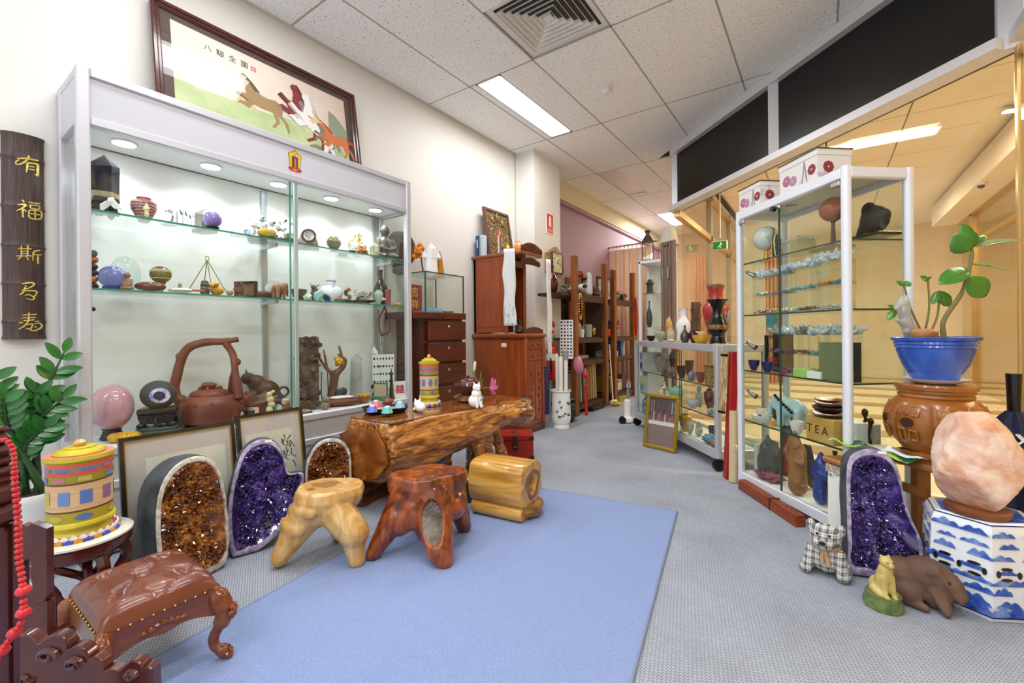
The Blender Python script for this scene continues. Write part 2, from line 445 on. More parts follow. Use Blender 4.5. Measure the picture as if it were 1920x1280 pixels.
wo=struct('window_4',MB().box((1.82,5.5,1.3),(.01,9,2.6)),G_br)
for y in (3.0,5.05,7.2,9.2):MB().box((1.8,y,1.3),(.06,.07,2.6)).out('mullion',M_gold,wo,False)
MB().box((1.8,5.5,2.17),(.06,9,.06)).out('transom',M_gold,wo,False)
MB().box((1.8,5.5,2.58),(.06,9,.05)).out('transom',M_gold,wo,False)
M_ac=mat('arcade_wall','#f3ead6',.6,c2='#ead9ba',ns=1.2)
struct('wall_arcade',MB().box((4.2,5.4,1.5),(.1,14,3.2)),M_ac)
struct('wall_arcade_far',MB().box((1.4,11.6,1.5),(6,.1,3.2)),M_ac)
M_sl=mat('slat_wood','#c98a5c',.5)
sp=thing('slatted_partition','tall salmon coloured slatted timber partition in the arcade','partition',(-.62,8.9,0),.1)
MB().box((-.06,.03,1.15),(.3,.03,2.3)).out('backing',mat('slat_back','#b8764c',.6),sp,False)
for k in range(5):MB().box((-.18+.06*k,0,1.15),(.035,.03,2.3)).out('slat',M_sl,sp,False)
ds=thing('display_shelves','pale display shelves inside the shop across the arcade','shelf',(3.5,7.2,0),PI/2)
for x in (-1.2,0,1.2):MB().box((x,0,1),(.05,.4,2)).out('upright',M_cream,ds,False)
for z in (.3,.8,1.3,1.8):MB().box((0,0,z),(2.4,.4,.04)).out('shelf_board',M_cream,ds,False)
for k,(y,z,c,lb) in enumerate(((6.4,.82,'#c8a23a','yellow carton on the arcade shop shelves'),(6.9,1.32,'#6f7d52','olive carton on the arcade shop shelves'),(7.6,.82,'#8c4a34','brown carton on the arcade shop shelves'),(8.0,1.32,'#d8d4c8','white carton on the arcade shop shelves'))):
    cb=thing('carton',lb,'box',(3.5,y,z+.003));MB().box((0,0,.14),(.28,.34,.28),ch=.01).out('body',mat('carton_%d'%k,c,.6),cb,False);MB().box((0,0,.283),(.1,.345,.004)).out('tape',M_cream,cb,False)
for y in (3.4,6.1):
    wp=thing('white_poster','white paper notice on the %s arcade shop window'%('nearer' if y<4 else 'farther'),'notice',(1.79,y,1.35));MB().box((0,0,.2),(.006,.3,.42)).out('sheet',mat('notice_white','#f2efe8',.6),wp,False)
bc=thing('shop_counter','olive counter with pale shelves inside the shop across the arcade','counter',(3.0,4.6,0))
MB().box((0,0,.5),(.6,1.6,1.0)).out('body',mat('olive_counter','#7d7448',.6),bc)
for k in range(5):MB().box((-.32,0,.15+k*.19),(.06,1.6,.05)).out('slat',mat('counter_slat','#d8c896',.5),bc)
# ================================================================ things on the ceiling
M_lamp=mat('lit_diffuser','#fffdf8',.5,emis=7)
M_lampoff=mat('unlit_diffuser','#d6d2cf',.4)
LAMPL=['bright ceiling panel nearest the white wall column','bright ceiling panel over the display cabinet, outside the view','unlit ceiling panel in the tiles before the mauve wall','bright ceiling panel farthest back near the lamp shade']
for i,(x0,x1,y0,y1) in enumerate(panel_spots):
    t=thing('ceiling_light',LAMPL[i],'ceiling light',((x0+x1) /2,(y0+y1) /2,CEIL))
    a,b=(x1-x0) /2,(y1-y0) /2
    m=MB()
    for s_ in (-1,1):m.box((s_*(a-.006),0,.008),(.012,2*b,.02));m.box((0,s_*(b-.006),.008),(2*a,.012,.02))
    m.out('light_frame',M_aluw,t,False)
    MB().box((0,0,.012),(2*a-.02,2*b-.02,.006)).out('diffuser',M_lampoff if i==2 else M_lamp,t,False)
# square air diffuser
t=thing('air_vent','large white square louvred air vent with nested vanes in the ceiling','vent',(-1.4,2.415,CEIL))
M_vent=mat('vent_white','#e4e3e0',.45)
def sqring(m,r,z,w,drop):
    for k in range(4):
        R=Matrix.Rotation(k*PI/2,4,'Z')
        m.add([(-r,-r,z),(r,-r,z),(r-w,-r+w,z+drop),(-r+w,-r+w,z+drop),(-r,-r,z+.004),(r,-r,z+.004),(r-w,-r+w,z+drop+.004),(-r+w,-r+w,z+drop+.004)],
              [(0,1,2,3),(7,6,5,4),(0,4,5,1),(3,2,6,7)],R)
m=MB();sqring(m,.29,-.004,.04,.006);m.out('vent_frame',M_vent,t,False)
for k in range(6):m=MB();sqring(m,.235-k*.037,-.012,.03,.04);m.out('vane',M_vent,t,False)
MB().box((0,0,.055),(.56,.56,.01)).out('duct_plate',mat('duct_dark','#3a3a3a',.8),t,False)
MB().box((0,0,-.0),(.05,.05,.02)).out('centre_plate',M_vent,t,False)
def disc(px,py,r,label,name,cat):
    p=PZ(px,py,CEIL);t=thing(name,label,cat,(p.x,p.y,CEIL))
    MB().lathe([(r,0),(r,-.006),(r*.86,-.014),(r*.8,-.010),(.001,-.012)],24).out('cover',M_vent,t)
    MB().lathe([(r*.3,-.012),(r*.28,-.0135),(.001,-.0135)],16).out('centre',mat('off_white','#d2d0cc',.5),t)
disc(998,148,.06,'white round ceiling speaker beside the bright panel','ceiling_speaker','speaker')
disc(1285,22,.075,'white round ceiling speaker near the air vent and black fascia','ceiling_speaker','speaker')
p=PZ(1137,163,CEIL);t=thing('smoke_detector','white smoke detector hanging from a ceiling tile','detector',(p.x,p.y,CEIL))
MB().lathe([(.05,0),(.05,-.012),(.042,-.018),(.03,-.02),(.001,-.02)],20).out('base',M_vent,t)
MB().lathe([(.036,-.02),(.036,-.036),(.028,-.046),(.022,-.056),(.001,-.058)],20).out('sensor',M_vent,t)
for px,py,lb in ((1140,210,'small round downlight just below the smoke detector'),(1087,226,'small round downlight between bright panel and smoke detector'),(1241,304,'small round downlight near the black fascia end')):
    p=PZ(px,py,CEIL);t=thing('downlight',lb,'downlight',(p.x,p.y,CEIL))
    MB().lathe([(.042,0),(.042,-.005),(.034,-.008),(.03,-.002),(.03,.0)],20).out('rim',M_vent,t)
    MB().lathe([(.029,-.003),(.001,-.004)],16).out('lens',mat('grey_lens','#8d8b86',.2,.4),t)
# arcade ceiling
for px,py,a,b,rz,lb in ((1625,265,.45,.06,-.02,'long bright strip light seen through the tinted glass'),(1915,205,.12,.03,.3,'short bright strip at the right edge behind the tinted glass')):
    p=PZ(px,py,2.9);t=thing('strip_light',lb,'ceiling light',(p.x,p.y,2.89),rz)
    MB().box((0,0,0),(2*a,2*b,.012)).out('diffuser',mat('arcade_lamp','#fff6e4',.5,emis=6),t,False)
    MB().box((0,0,.008),(2*a+.03,2*b+.03,.01)).out('light_frame',M_aluw,t,False)
p=PX(1862,262,1.72);t=thing('dome_camera','white dome security camera on the arcade bulkhead','camera',(1.5,p.y*.93,2.59))
MB().lathe([(.06,0),(.06,-.02),(.045,-.03),(.001,-.03)],20).out('housing',M_vent,t)
MB().sph((0,0,-.03),.035).out('dome',mat('smoke_dome','#3a3a3c',.1),t)
p=PX(1350,455,-.6);ez=-.76
t=thing('exit_sign','green exit sign hanging beyond the far glass','sign',(-1.10,6.3,2.78),0)
MB().cyl((0,0,-.66),(0,0,.13),.008).out('hanger',M_aluw,t)
MB().box((0,0,ez),(.18,.05,.12),ch=.01).out('case',M_vent,t,False)
MB().box((0,-.028,ez),(.155,.006,.098)).out('face',mat('exit_green','#0a8a4a',.4,emis=.25),t,False)
m=MB();m.sph((.03,-.033,.05),(.014,.003,.014),10,6);m.bar((.0,-.033,-.02),(.02,-.033,.035),.02,.004,(0,1,0));m.bar((0,-.033,-.02),(-.04,-.033,-.05),.014,.004,(0,1,0));m.bar((0,-.033,-.02),(.03,-.033,-.06),.014,.004,(0,1,0));m.bar((.015,-.033,.03),(.05,-.033,.0),.012,.004,(0,1,0))

for q in m.v:q.x *= .55;q.z=q.z*.55+ez
m.out('running_figure',mat('sign_white','#f4f6f2',.5,emis=.5),t,False)
# ================================================================ left wall: bamboo plaque and horse picture
M_gold_p=mat('gold_paint','#d8b948',.35,.35,c2='#f0dc84',ns=60)
M_bamb=mat('dark_bamboo','#3a2b2a',.38,c2='#55423d',ns=6,stretch=(30,30,1.2),bump=.15)
pl=thing('bamboo_plaque','dark bamboo wall plaque with five gold characters','plaque',(XL+.004,.343,.9))
def half(zz):                                     # half round of split bamboo, bulging at the nodes
    r=.062
    for q in (.0,.073,.232,.392,.555,.76,.86):r+=.0035*math.exp(-((zz-q) /.006) **2)
    return r
zs=sorted({i*.02 for i in range(44)} | {q+d for q in (.073,.232,.392,.555,.76) for d in (-.006,-.003,0,.003,.006)})
m=MB();n=13;vs=[];fs=[]
for z in zs:
    for k in range(n):
        a=PI*k/(n-1);r=half(z);vs.append((.034*math.sin(a) *r/.062,-math.cos(a) *r,z))
for i in range(len(zs) -1):
    for k in range(n-1):fs.append((i*n+k,i*n+k+1,(i+1) *n+k+1,(i+1) *n+k))
    fs.append((i*n,(i+1) *n,(i+1) *n+n-1,i*n+n-1))
fs+=[list(range(n)),[(len(zs) -1) *n+k for k in range(n)][::-1]]
m.add(vs,fs).out('bamboo_half',M_bamb,pl)
# brush strokes traced on a 100 x 100 square, y down: (points, widths)
GL={
 'you':[([(8,30),(35,22),(75,18),(88,14)],[5,7,8,4]),([(52,2),(42,30),(22,55),(6,62),(4,48),(16,34)],[5,7,6,4,4,3]),([(45,45),(44,70),(40,96)],[7,7,3]),([(45,42),(70,38),(84,40),(84,70),(82,98),(72,94)],[6,7,9,9,9,3]),([(52,58),(74,56)],[5,5]),([(52,74),(74,72)],[5,5])],
 'fu':[([(25,3),(32,14)],[5,7]),([(8,32),(36,26),(24,48),(2,66)],[4,7,6,3]),([(26,46),(27,96)],[6,5]),([(30,52),(40,62)],[5,4]),([(48,10),(94,6)],[5,6]),([(56,22),(56,40),(86,38),(88,20),(56,22)],[4,5,5,5,4]),([(50,52),(52,92),(92,90),(96,48),(50,52)],[5,6,7,7,5]),([(72,52),(72,90)],[5,5]),([(54,70),(92,68)],[5,5])],
 'si':[([(8,26),(58,20)],[4,5]),([(20,10),(20,62)],[4,5]),([(44,2),(42,60)],[5,5]),([(22,38),(42,36)],[3,3]),([(22,50),(42,48)],[3,3]),([(2,66),(58,58)],[4,6]),([(20,68),(8,84)],[4,3]),([(38,66),(46,82)],[4,4]),([(92,22),(66,36),(62,84)],[5,5,3]),([(66,50),(98,46)],[4,5]),([(82,48),(82,98)],[6,6])],
 'yi':[([(22,14),(56,4),(66,14),(46,34),(20,48)],[4,6,7,5,3]),([(36,20),(24,60),(12,72)],[5,6,3]),([(26,52),(66,48),(76,56),(66,78),(54,74)],[4,5,7,5,3]),([(30,76),(46,70),(66,84),(58,96),(36,92)],[3,4,5,5,3])],
 'shou':[([(22,14),(76,8)],[4,6]),([(46,0),(44,40)],[5,6]),([(18,30),(72,24)],[4,5]),([(26,44),(66,38)],[4,4]),([(8,56),(84,46)],[4,6]),([(46,40),(30,70),(8,90)],[5,6,3]),([(30,66),(58,62),(50,88),(34,84)],[4,5,5,3]),([(62,60),(88,58),(94,78),(66,98),(48,92)],[4,6,7,6,3]),([(66,74),(74,80)],[5,4])]}
def strokes(name,g,sz,m_,parent,M):
    m=MB()
    for pts,ws in GL[g]:
        P=smoothpath([((x-50) /100*sz,(50-y) /100*sz,0) for x,y in pts],5)
        W_=[ws[min(len(ws) -1,int(i/5))] +(ws[min(len(ws) -1,int(i/5) +1)] -ws[min(len(ws) -1,int(i/5))]) *(i%5) /5 for i in range(len(P))]
        m.tube(P,[w/100*sz*.72 for w in W_],6,up=(0,0,1),flat=1)
    for v in m.v:v.z *= .12
    m2=MB().add(m.v,m.f,M);return m2.out(name,m_,parent)
for g,z in (('you',.69),('fu',.50),('si',.313),('yi',.158),('shou',.028)):
    o=strokes('gold_character',g,.078,M_gold_p,pl,Matrix.Translation((.0375,.012,z+.045)) @ frame((0,0,0),(0,1,0),(0,0,1)))
    for v in o.data.vertices:                     # lay the strokes on the curved face
        q=max(-1,min(1,v.co.y/.0655));v.co.x=.0348*math.sqrt(1-q*q) *(half(v.co.z) /.062) +.0015+(v.co.x-.0375)
# ---- horse picture: leans on the wall, stands on the cabinet
pic=thing('horse_picture','dark framed picture of eight running horses above the cabinet','picture',(-2.655,1.35,2.003))
PT=math.radians(8.5)
PM=Matrix.Rotation(-PT,4,'Y') @ frame((0,0,0),(0,1,0),(0,0,1))     # x along the wall, y up, z out
M_mah=mat('dark_mahogany','#3c1a18',.22,c2='#552724',ns=3,stretch=(1,1,14),coat=.5)
PW,PH=.585,.60
def ringframe(w,h,t,z0,z1,name,m_,par,M,ch=0):
    for x0,x1,y0,y1 in ((-w,w,h-t,h),(-w,w,0,t),(-w,-w+t,t,h-t),(w-t,w,t,h-t)):
        MB().box(((x0+x1) /2,(y0+y1) /2,(z0+z1) /2),(x1-x0,y1-y0,z1-z0),M=M,ch=ch).out(name,m_,par,False)
ringframe(PW,PH,.022,0,.034,'frame_moulding',M_mah,pic,PM,.005)
m=MB()
for x0,x1,y0,y1 in ((-PW+.02,PW-.02,PH-.04,PH-.018),(-PW+.02,PW-.02,.018,.04),(-PW+.018,-PW+.04,.03,PH-.03),(PW-.04,PW-.018,.03,PH-.03)):
    m.box(((x0+x1) /2,(y0+y1) /2,.013),(x1-x0,y1-y0,.026),M=PM,ch=.006)
m.out('inner_moulding',M_mah,pic,False)
MB().box((0,PH/2,.006),(2*PW-.05,PH-.05,.008),M=PM).out('mat_board',mat('brown_mat','#4e3734',.6),pic,False)
M_sky=mat('silk_ground','#e6dcd2',.7,c2='#d8c4b2',ns=1.5)
aw,ah0,ah1=PW-.085,.085,PH-.075
MB().prism([(-aw,ah0),(aw,ah0),(aw,ah1),(-aw,ah1)],.0102,.0115,PM).out('painting_ground',M_sky,pic,False)
def pp(name,pts,c,z=.0125,t=.0006,par=None,m_=None):
    return MB().prism(pts,z-t,z,PM).out(name,m_ or mat('paint_'+c.strip('#'),c,.75),par or pic,False)
gr=[(-aw,ah0),(aw,ah0),(aw,.24)] +[(aw-.1*k,.235-.004*k+.01*math.sin(k*2)) for k in range(1,10)] +[(-aw,.255)]
pp('meadow',gr,'#b4c79a',m_=mat('meadow_paint','#a9c08c',.75,c2='#c6cf9f',ns=7))
pp('hills',[(-aw,.25),(-aw,.30),(-.44,.29),(-.41,.275),(-.38,.30),(-.36,.315),(-.34,.285),(-.30,.28),(-.26,.255),(-.22,.245)],'#8fa08d')
pp('hills',[(.12,.235),(.2,.275),(.25,.262),(.28,.30),(.32,.26),(.42,.25),(.42,.23),(.12,.225)],'#93a6b8')
pp('cliff',[(.36,.22),(.37,.40),(.41,.385),(.44,.36),(.47,.33),(aw,.30),(aw,.20),(.4,.19)],'#8d9a80')
pp('rock',[(.20,.09),(.25,.125),(.31,.12),(.36,.105),(.40,.1),(.42,.088)],'#6d7a66')
def horse(cx,cy,s,c,mane,rot=0,z=.0132):
    def T(q):return [(cx+s*(x*math.cos(rot) -y*math.sin(rot)),cy+s*(x*math.sin(rot) +y*math.cos(rot))) for x,y in q]
    b=[(-.52,.42),(-.5,.5),(-.42,.56),(-.36,.5),(-.26,.36),(-.12,.24),(.1,.22),(.28,.26),(.4,.2),(.44,.06),(.42,-.06),(.56,-.2),(.6,-.36),(.56,-.46),(.52,-.34),(.46,-.2),(.34,-.1),(.36,-.26),(.24,-.44),(.18,-.42),(.28,-.26),(.2,-.06),(0,-.08),(-.2,-.06),(-.3,-.2),(-.5,-.16),(-.56,-.24),(-.5,-.1),(-.36,-.08),(-.46,.02),(-.62,.1),(-.64,.02),(-.6,.14),(-.44,.1),(-.36,.12),(-.4,.3),(-.44,.36)]
    o=pp('horse',T(b),c,z)
    pp('mane',T([(-.44,.57),(-.36,.54),(-.2,.42),(-.06,.26),(-.18,.26),(-.3,.4),(-.38,.5)]),mane,z+.0005)
    pp('tail',T([(.4,.2),(.54,.22),(.74,.08),(.62,.1),(.7,-.04),(.54,.08),(.43,.1)]),mane,z+.0005)
HZ_=.0132
for a in ((-.17,.235,.13,'#dcc08c','#c9a468',0),(-.06,.245,.26,'#9c8358','#5f4d38',-.05),(.2,.27,.30,'#7c2a2a','#5a1a1c',-.45),(.235,.25,.2,'#8a7686','#5c4a58',-.3),(.27,.215,.33,'#e9e6e4','#c6c9cc',-.5),(.29,.27,.12,'#d9c39a','#b39b70',-.3),(.345,.19,.15,'#77806f','#555c52',-.1),(.41,.18,.21,'#d2743c','#a84a22',.05)):horse(*a,z=HZ_);HZ_+=.0006
for i,ch in enumerate('八駿全圖'):
    text('inscription',ch,.042 if i else .04,mat('ink','#26221f',.8),pic,PM @ Matrix.Translation((-.335+i*.062,.455-.012*0,.0122)),.0003)
MB().prism([(-.115,.44),(-.085,.44),(-.085,.468),(-.115,.468)],.0115,.0123,PM).out('red_seal',mat('seal_red','#d9545a',.7),pic,False)
for k in range(3):MB().prism([(-.111,.445+k*.007),(-.089,.445+k*.007),(-.089,.448+k*.007),(-.111,.448+k*.007)],.0123,.0126,PM).out('seal_line',M_sky,pic,False)
MB().prism([(-PW+.04,.04),(PW-.04,.04),(PW-.04,PH-.04),(-PW+.04,PH-.04)],.018,.020,PM).out('glazing',glass('picture_glass','#ffffff',1.0),pic,False)
# ================================================================ long lit display cabinet
CX0,CX1,CY0,CY1=-2.762,-2.42,.445,2.19
cab=thing('display_cabinet','long pale aluminium display cabinet with lit glass shelves against the left wall','cabinet',(0,0,0))
M_calu=mat('cabinet_alu','#c6c6cc',.4,.25)
M_panel=mat('cabinet_panel','#c9c9d3',.5)
M_base=mat('cabinet_base','#b9b3b0',.5)
M_white=mat('cabinet_white','#eef1ef',.6)
G=glass('clear_glass','#fafdfc');G_edge=mat('glass_edge','#2f8f78',.15,spec=.7)
G_door=glass('door_glass','#fbfdfc',.55)
w_=.042
for x in (CX0+w_/2,CX1-w_/2):
    for y in (CY0+w_/2,CY1-w_/2):MB().box((x,y,1.0),(w_,w_,2.0),ch=.006).out('corner_post',M_calu,cab,False)
ym,xm=(CY0+CY1) /2,(CX0+CX1) /2
yl,xl=CY1-CY0-2*w_,CX1-CX0-2*w_
for z,nm in ((1.98,'top_rail'),(1.785,'header_rail'),(.431,'deck_rail'),(.29,'base_rail'),(.03,'plinth_rail')):
    MB().box((CX1-w_/2-.002,ym,z),(w_,yl,.036),ch=.004).out(nm,M_calu,cab,False)
    for y in (CY0+w_/2,CY1-w_/2):MB().box((xm,y,z),(xl,w_*.9,.036),ch=.004).out(nm,M_calu,cab,False)
for y in (CY0+.012,CY1-.012):MB().box((xm,y,1.882),(xl,.012,.16)).out('header_side',M_panel,cab,False)
hd=MB().box((CX1-.022,ym,1.882),(.018,yl,.16)).out('header_panel',M_panel,cab,False)
MB().box((xm,ym,1.992),(.33,yl,.012)).out('top_panel',M_panel,cab,False)
MB().box((xm,ym,1.79),(.30,yl,.012)).out('lamp_board',M_white,cab,False)
MB().box((CX0+.008,ym,1.1),(.012,yl,1.36)).out('back_panel',M_white,cab,False)
MB().box((xm,ym,.44),(.31,yl,.02)).out('deck',M_white,cab,False)
MB().box((CX1-.02,ym,.365),(.014,yl,.12)).out('base_panel',M_base,cab,False)
MB().box((CX1-.02,ym,.16),(.014,yl,.23)).out('base_panel',M_base,cab,False)
for y in (CY0+.014,CY1-.014):MB().box((xm,y,.235),(xl,.012,.38)).out('end_panel',M_base,cab,False)
for y in (CY0+.018,CY1-.018):MB().box((xm,y,1.11),(xl,.006,1.3)).out('end_glass',G,cab,False)
for z in (1.43,1.105):
    s=MB().box((xm-.005,ym,z),(.285,yl,.008)).out('glass_shelf',G,cab,False)
    MB().box((xm+.139,ym,z),(.004,yl,.0085)).out('shelf_edge',G_edge,s,False)
    for y in (CY0+.06,1.30,CY1-.06):MB().bar((CX0+.02,y,z-.012),(CX0+.2,y,z-.008),.016,.014).out('shelf_bracket',mat('bracket','#b9c0c2',.3,.7),cab,False)
MB().box((CX0+.022,1.315,1.1),(.02,.03,1.34)).out('shelf_standard',mat('bracket','#b9c0c2',.3,.7),cab,False)
MB().box((CX0+.022,2.115,1.1),(.02,.03,1.34)).out('shelf_standard',mat('bracket','#b9c0c2',.3,.7),cab,False)
d1=MB().box((CX1-.016,(CY0+1.35) /2+.02,1.11),(.005,1.35-CY0-.04,1.31)).out('sliding_door',G_door,cab,False)
d2=MB().box((CX1-.028,(1.31+CY1) /2-.02,1.11),(.005,CY1-1.31-.04,1.31)).out('sliding_door',G_door,cab,False)
MB().box((CX1-.014,1.342,1.11),(.012,.024,1.31),ch=.003).out('door_stile',mat('stile','#b7c6c6',.3,.5),d1,False)
MB().box((CX1-.028,1.318,1.11),(.008,.006,1.31)).out('door_stile',G_edge,d2,False)
for y in (.49,):MB().lathe([(.009,0),(.009,.004),(.001,.005)],12,Matrix.Translation((CX1-.012,y,1.02)) @ Matrix.Rotation(PI/2,4,'Y')).out('lock',mat('lock_black','#1c1c1e',.4),d1)
for i,y in enumerate((.63,.976,1.323,1.66,2.0)):
    l=MB().lathe([(.05,0),(.05,-.006),(.043,-.008),(.043,-.004)],24,Matrix.Translation((-2.58,y,1.784))).out('downlight_ring',M_aluw,cab)
    MB().lathe([(.042,-.005),(.001,-.007)],24,Matrix.Translation((-2.58,y,1.784))).out('lamp_disc',mat('led_disc','#f2f8ff',.5,emis=14),l)
    ld=bpy.data.lights.new('cabinet_spot','SPOT');ld.energy=5.5;ld.spot_size=2.5;ld.spot_blend=.7;ld.shadow_soft_size=.035;ld.color=(.94,.98,1)
    lo_=bpy.data.objects.new('cabinet_spot',ld);COL.objects.link(lo_);lo_.location=(-2.58,y,1.765)
# emblem sticker on the header
e=PX(553,302,CX1-.012);EM=Matrix.Translation((CX1-.0128,e.y,e.z)) @ frame((0,0,0),(0,1,0),(0,0,1))
def em(name,pts,c,z):return MB().prism([(x*.001,y*.001) for x,y in pts],z,z+.0006,EM).out(name,mat('em_'+c.strip('#'),c,.5),hd,False)
def gl(name,pts,c,z):return em(name,pts,c,z)
st=em('emblem',[(-30,-42),(-34,10),(-40,24),(-36,40),(-22,46),(-8,54),(0,66),(8,54),(22,46),(36,40),(40,24),(34,10),(30,-42)],'#3d3a1e',0)
for nm,pts,c,z in (('emblem_field',[(-27,-40),(-31,10),(-37,24),(-33,38),(-20,43),(-7,50),(0,61),(7,50),(20,43),(33,38),(37,24),(31,10),(27,-40)],'#e8c21e',.0006),('emblem_arch',[(-20,-40),(-22,22),(-10,30),(0,42),(10,30),(22,22),(20,-40)],'#c9962a',.0009),('emblem_bar',[(-17,14),(17,14),(17,24),(-17,24)],'#2a3a96',.0012),('emblem_column',[(-16,-42),(-4,-42),(-4,14),(-16,14)],'#4c4632',.0012),('emblem_column',[(-4,-42),(2,-42),(2,14),(-4,14)],'#e0532c',.0013),('emblem_column',[(2,-42),(7,-42),(7,14),(2,14)],'#b08a2c',.0013),('emblem_column',[(7,-42),(16,-42),(16,14),(7,14)],'#363a55',.0013),('emblem_base',[(-40,-46),(-30,-38),(30,-38),(40,-46),(26,-58),(-26,-58)],'#b8301f',.0015),('emblem_petal',[(-18,-50),(-6,-44),(6,-44),(18,-50),(0,-55)],'#d99a3c',.0019)):em(nm,pts,c,z)
for a in range(7):
    q=PI*(a+.5) /7;em('emblem_mark',loop(-30*math.cos(q),18+26*math.sin(q),2.6,n=6),'#9c3a1a',.001)
# ================================================================ makers shared by the small collectables
def it(x0,x1,yt,yb,X,z):
    """real place and size of something standing on a shelf at height z, X from the picture"""
    c=(x0+x1) /2;P=PX(c,yb,X);D=depth((X,P.y,z));return V((X,P.y,z)),(x1-x0) *D/FPX*cosa(c),(yb-yt) *D/FPX
M_ebony=mat('ebony','#17110f',.3,c2='#2b201c',ns=25,bump=.3)
M_rosew=mat('rosewood','#4a1d14',.3,c2='#6a2c1c',ns=5,stretch=(1,1,8))
M_clear=mat('clear_crystal','#f8fbfb',.02,trans=1,ior=1.5)
M_clearb=mat('cloudy_crystal','#e9efec',.08,c2='#cfd8d4',ns=14,trans=.75,ior=1.45)
M_smoky=mat('smoky_crystal','#2d2a30',.06,c2='#5f5350',ns=9,trans=.25,spec=.7)
M_smoky2=mat('smoky_glass','#6d6558',.03,trans=.75,ior=1.5)
M_iv=mat('ivory','#e9dcae',.4,c2='#d9c58c',ns=30)
M_jade=mat('pale_jade','#cfd9b8',.3,c2='#e4e6d4',ns=18)
M_amber=mat('amber','#d8921c',.15,c2='#f0b83c',ns=22,sss=.2)
M_brown=mat('carved_brown','#6b4a33',.45,c2='#4a3022',ns=14,bump=.3)
M_lbrown=mat('light_brown','#a9795a',.4,c2='#8a5c42',ns=12)
M_dkstone=mat('dark_stone','#3b3733',.4,c2='#544c45',ns=16)
M_cela=mat('celadon','#a8c4b6',.2)
M_turq=mat('turquoise','#7fb5b4',.4,c2='#a9d0cc',ns=20)
M_red=mat('red_lacquer','#b21f25',.35)
M_whi=mat('white_glaze','#f2f2ee',.18,coat=.3)
M_blk=mat('black_gloss','#111113',.15)
M_brass=mat('brass','#c9a24a',.25,.9)
M_steel=mat('steel','#b9bcc0',.25,.9)
def stand(par,r,h,z=0,m=None,name='stand'):
    return MB().lathe([(r*.9,z),(r,z+h*.12),(r*.82,z+h*.3),(r*.7,z+h*.55),(r*.95,z+h*.8),(r,z+h*.95),(r*.8,z+h),(.001,z+h*.96)],18).out(name,m or M_ebony,par)
def carved_base(par,wx,wy,h,z=0,m=None,seed=0,name='carved_stand'):
    mb=MB();rnd=random.Random(seed);n=16
    mb.box((0,0,z+h*.82),(wx,wy,h*.3),ch=h*.06);mb.box((0,0,z+h*.45),(wx*.86,wy*.86,h*.5))
    for k in range(n):
        a=2*PI*k/n;mb.ico((math.cos(a) *wx*.45,math.sin(a) *wy*.45,z+h*rnd.uniform(.2,.7)),(wx*.1,wy*.1,h*.25),1,.5,3,seed+k)
    for sx in (-1,1):
        for sy in (-1,1):mb.ico((sx*wx*.42,sy*wy*.42,z+h*.14),(wx*.11,wy*.11,h*.15),1)
    return mb.out(name,m or M_ebony,par)
def crystal_mb(mb,c,r,h,tip=.3,n=6,tilt=(0,0),rz=0,M=None):
    R=Matrix.Translation(c) @ Matrix.Rotation(rz,4,'Z') @ Matrix.Rotation(tilt[0],4,'X') @ Matrix.Rotation(tilt[1],4,'Y')
    if M:R=M @ R
    v=[]
    for z,q in ((0,.96),(h*(1-tip),1)):v+=[(r*q*math.cos(2*PI*k/n),r*q*math.sin(2*PI*k/n),z+(.06*h*math.sin(k*2.3) if z else 0)) for k in range(n)]
    v.append((r*.12,0,h));f=[list(range(n))[::-1]]
    for k in range(n):f.append((k,(k+1) %n,n+(k+1) %n,n+k));f.append((n+k,n+(k+1) %n,2*n))
    return mb.add(v,f,R)
def vase(par,prof,w,h,m,name='body',seg=28,z=0,**k):
    mr=max(p[0] for p in prof);return MB().lathe([(p[0] /mr*w/2,z+p[1] *h) for p in prof],seg).out(name,m,par,**k)
JAR=[(.30,0),(.36,.02),(.62,.22),(.9,.48),(1,.68),(.93,.84),(.6,.94),(.5,.955),(.52,.985),(.55,1),(.46,1),(.42,.95),(.001,.93)]
BOT=[(.55,0),(.62,.02),(.9,.18),(1,.34),(.85,.52),(.45,.68),(.24,.78),(.22,.94),(.3,1),(.2,1),(.18,.9),(.001,.9)]
BOWL=[(.45,0),(.5,.06),(.8,.35),(.97,.75),(1,1),(.94,1),(.75,.4),(.001,.2)]
PLATE=[(.55,0),(.6,.1),(.85,.5),(1,1),(.96,1),(.7,.45),(.001,.35)]
def ball(par,r,z,m,name='ball',s=(1,1,1)):return MB().sph((0,0,z),(r*s[0],r*s[1],r*s[2]),28,16).out(name,m,par)
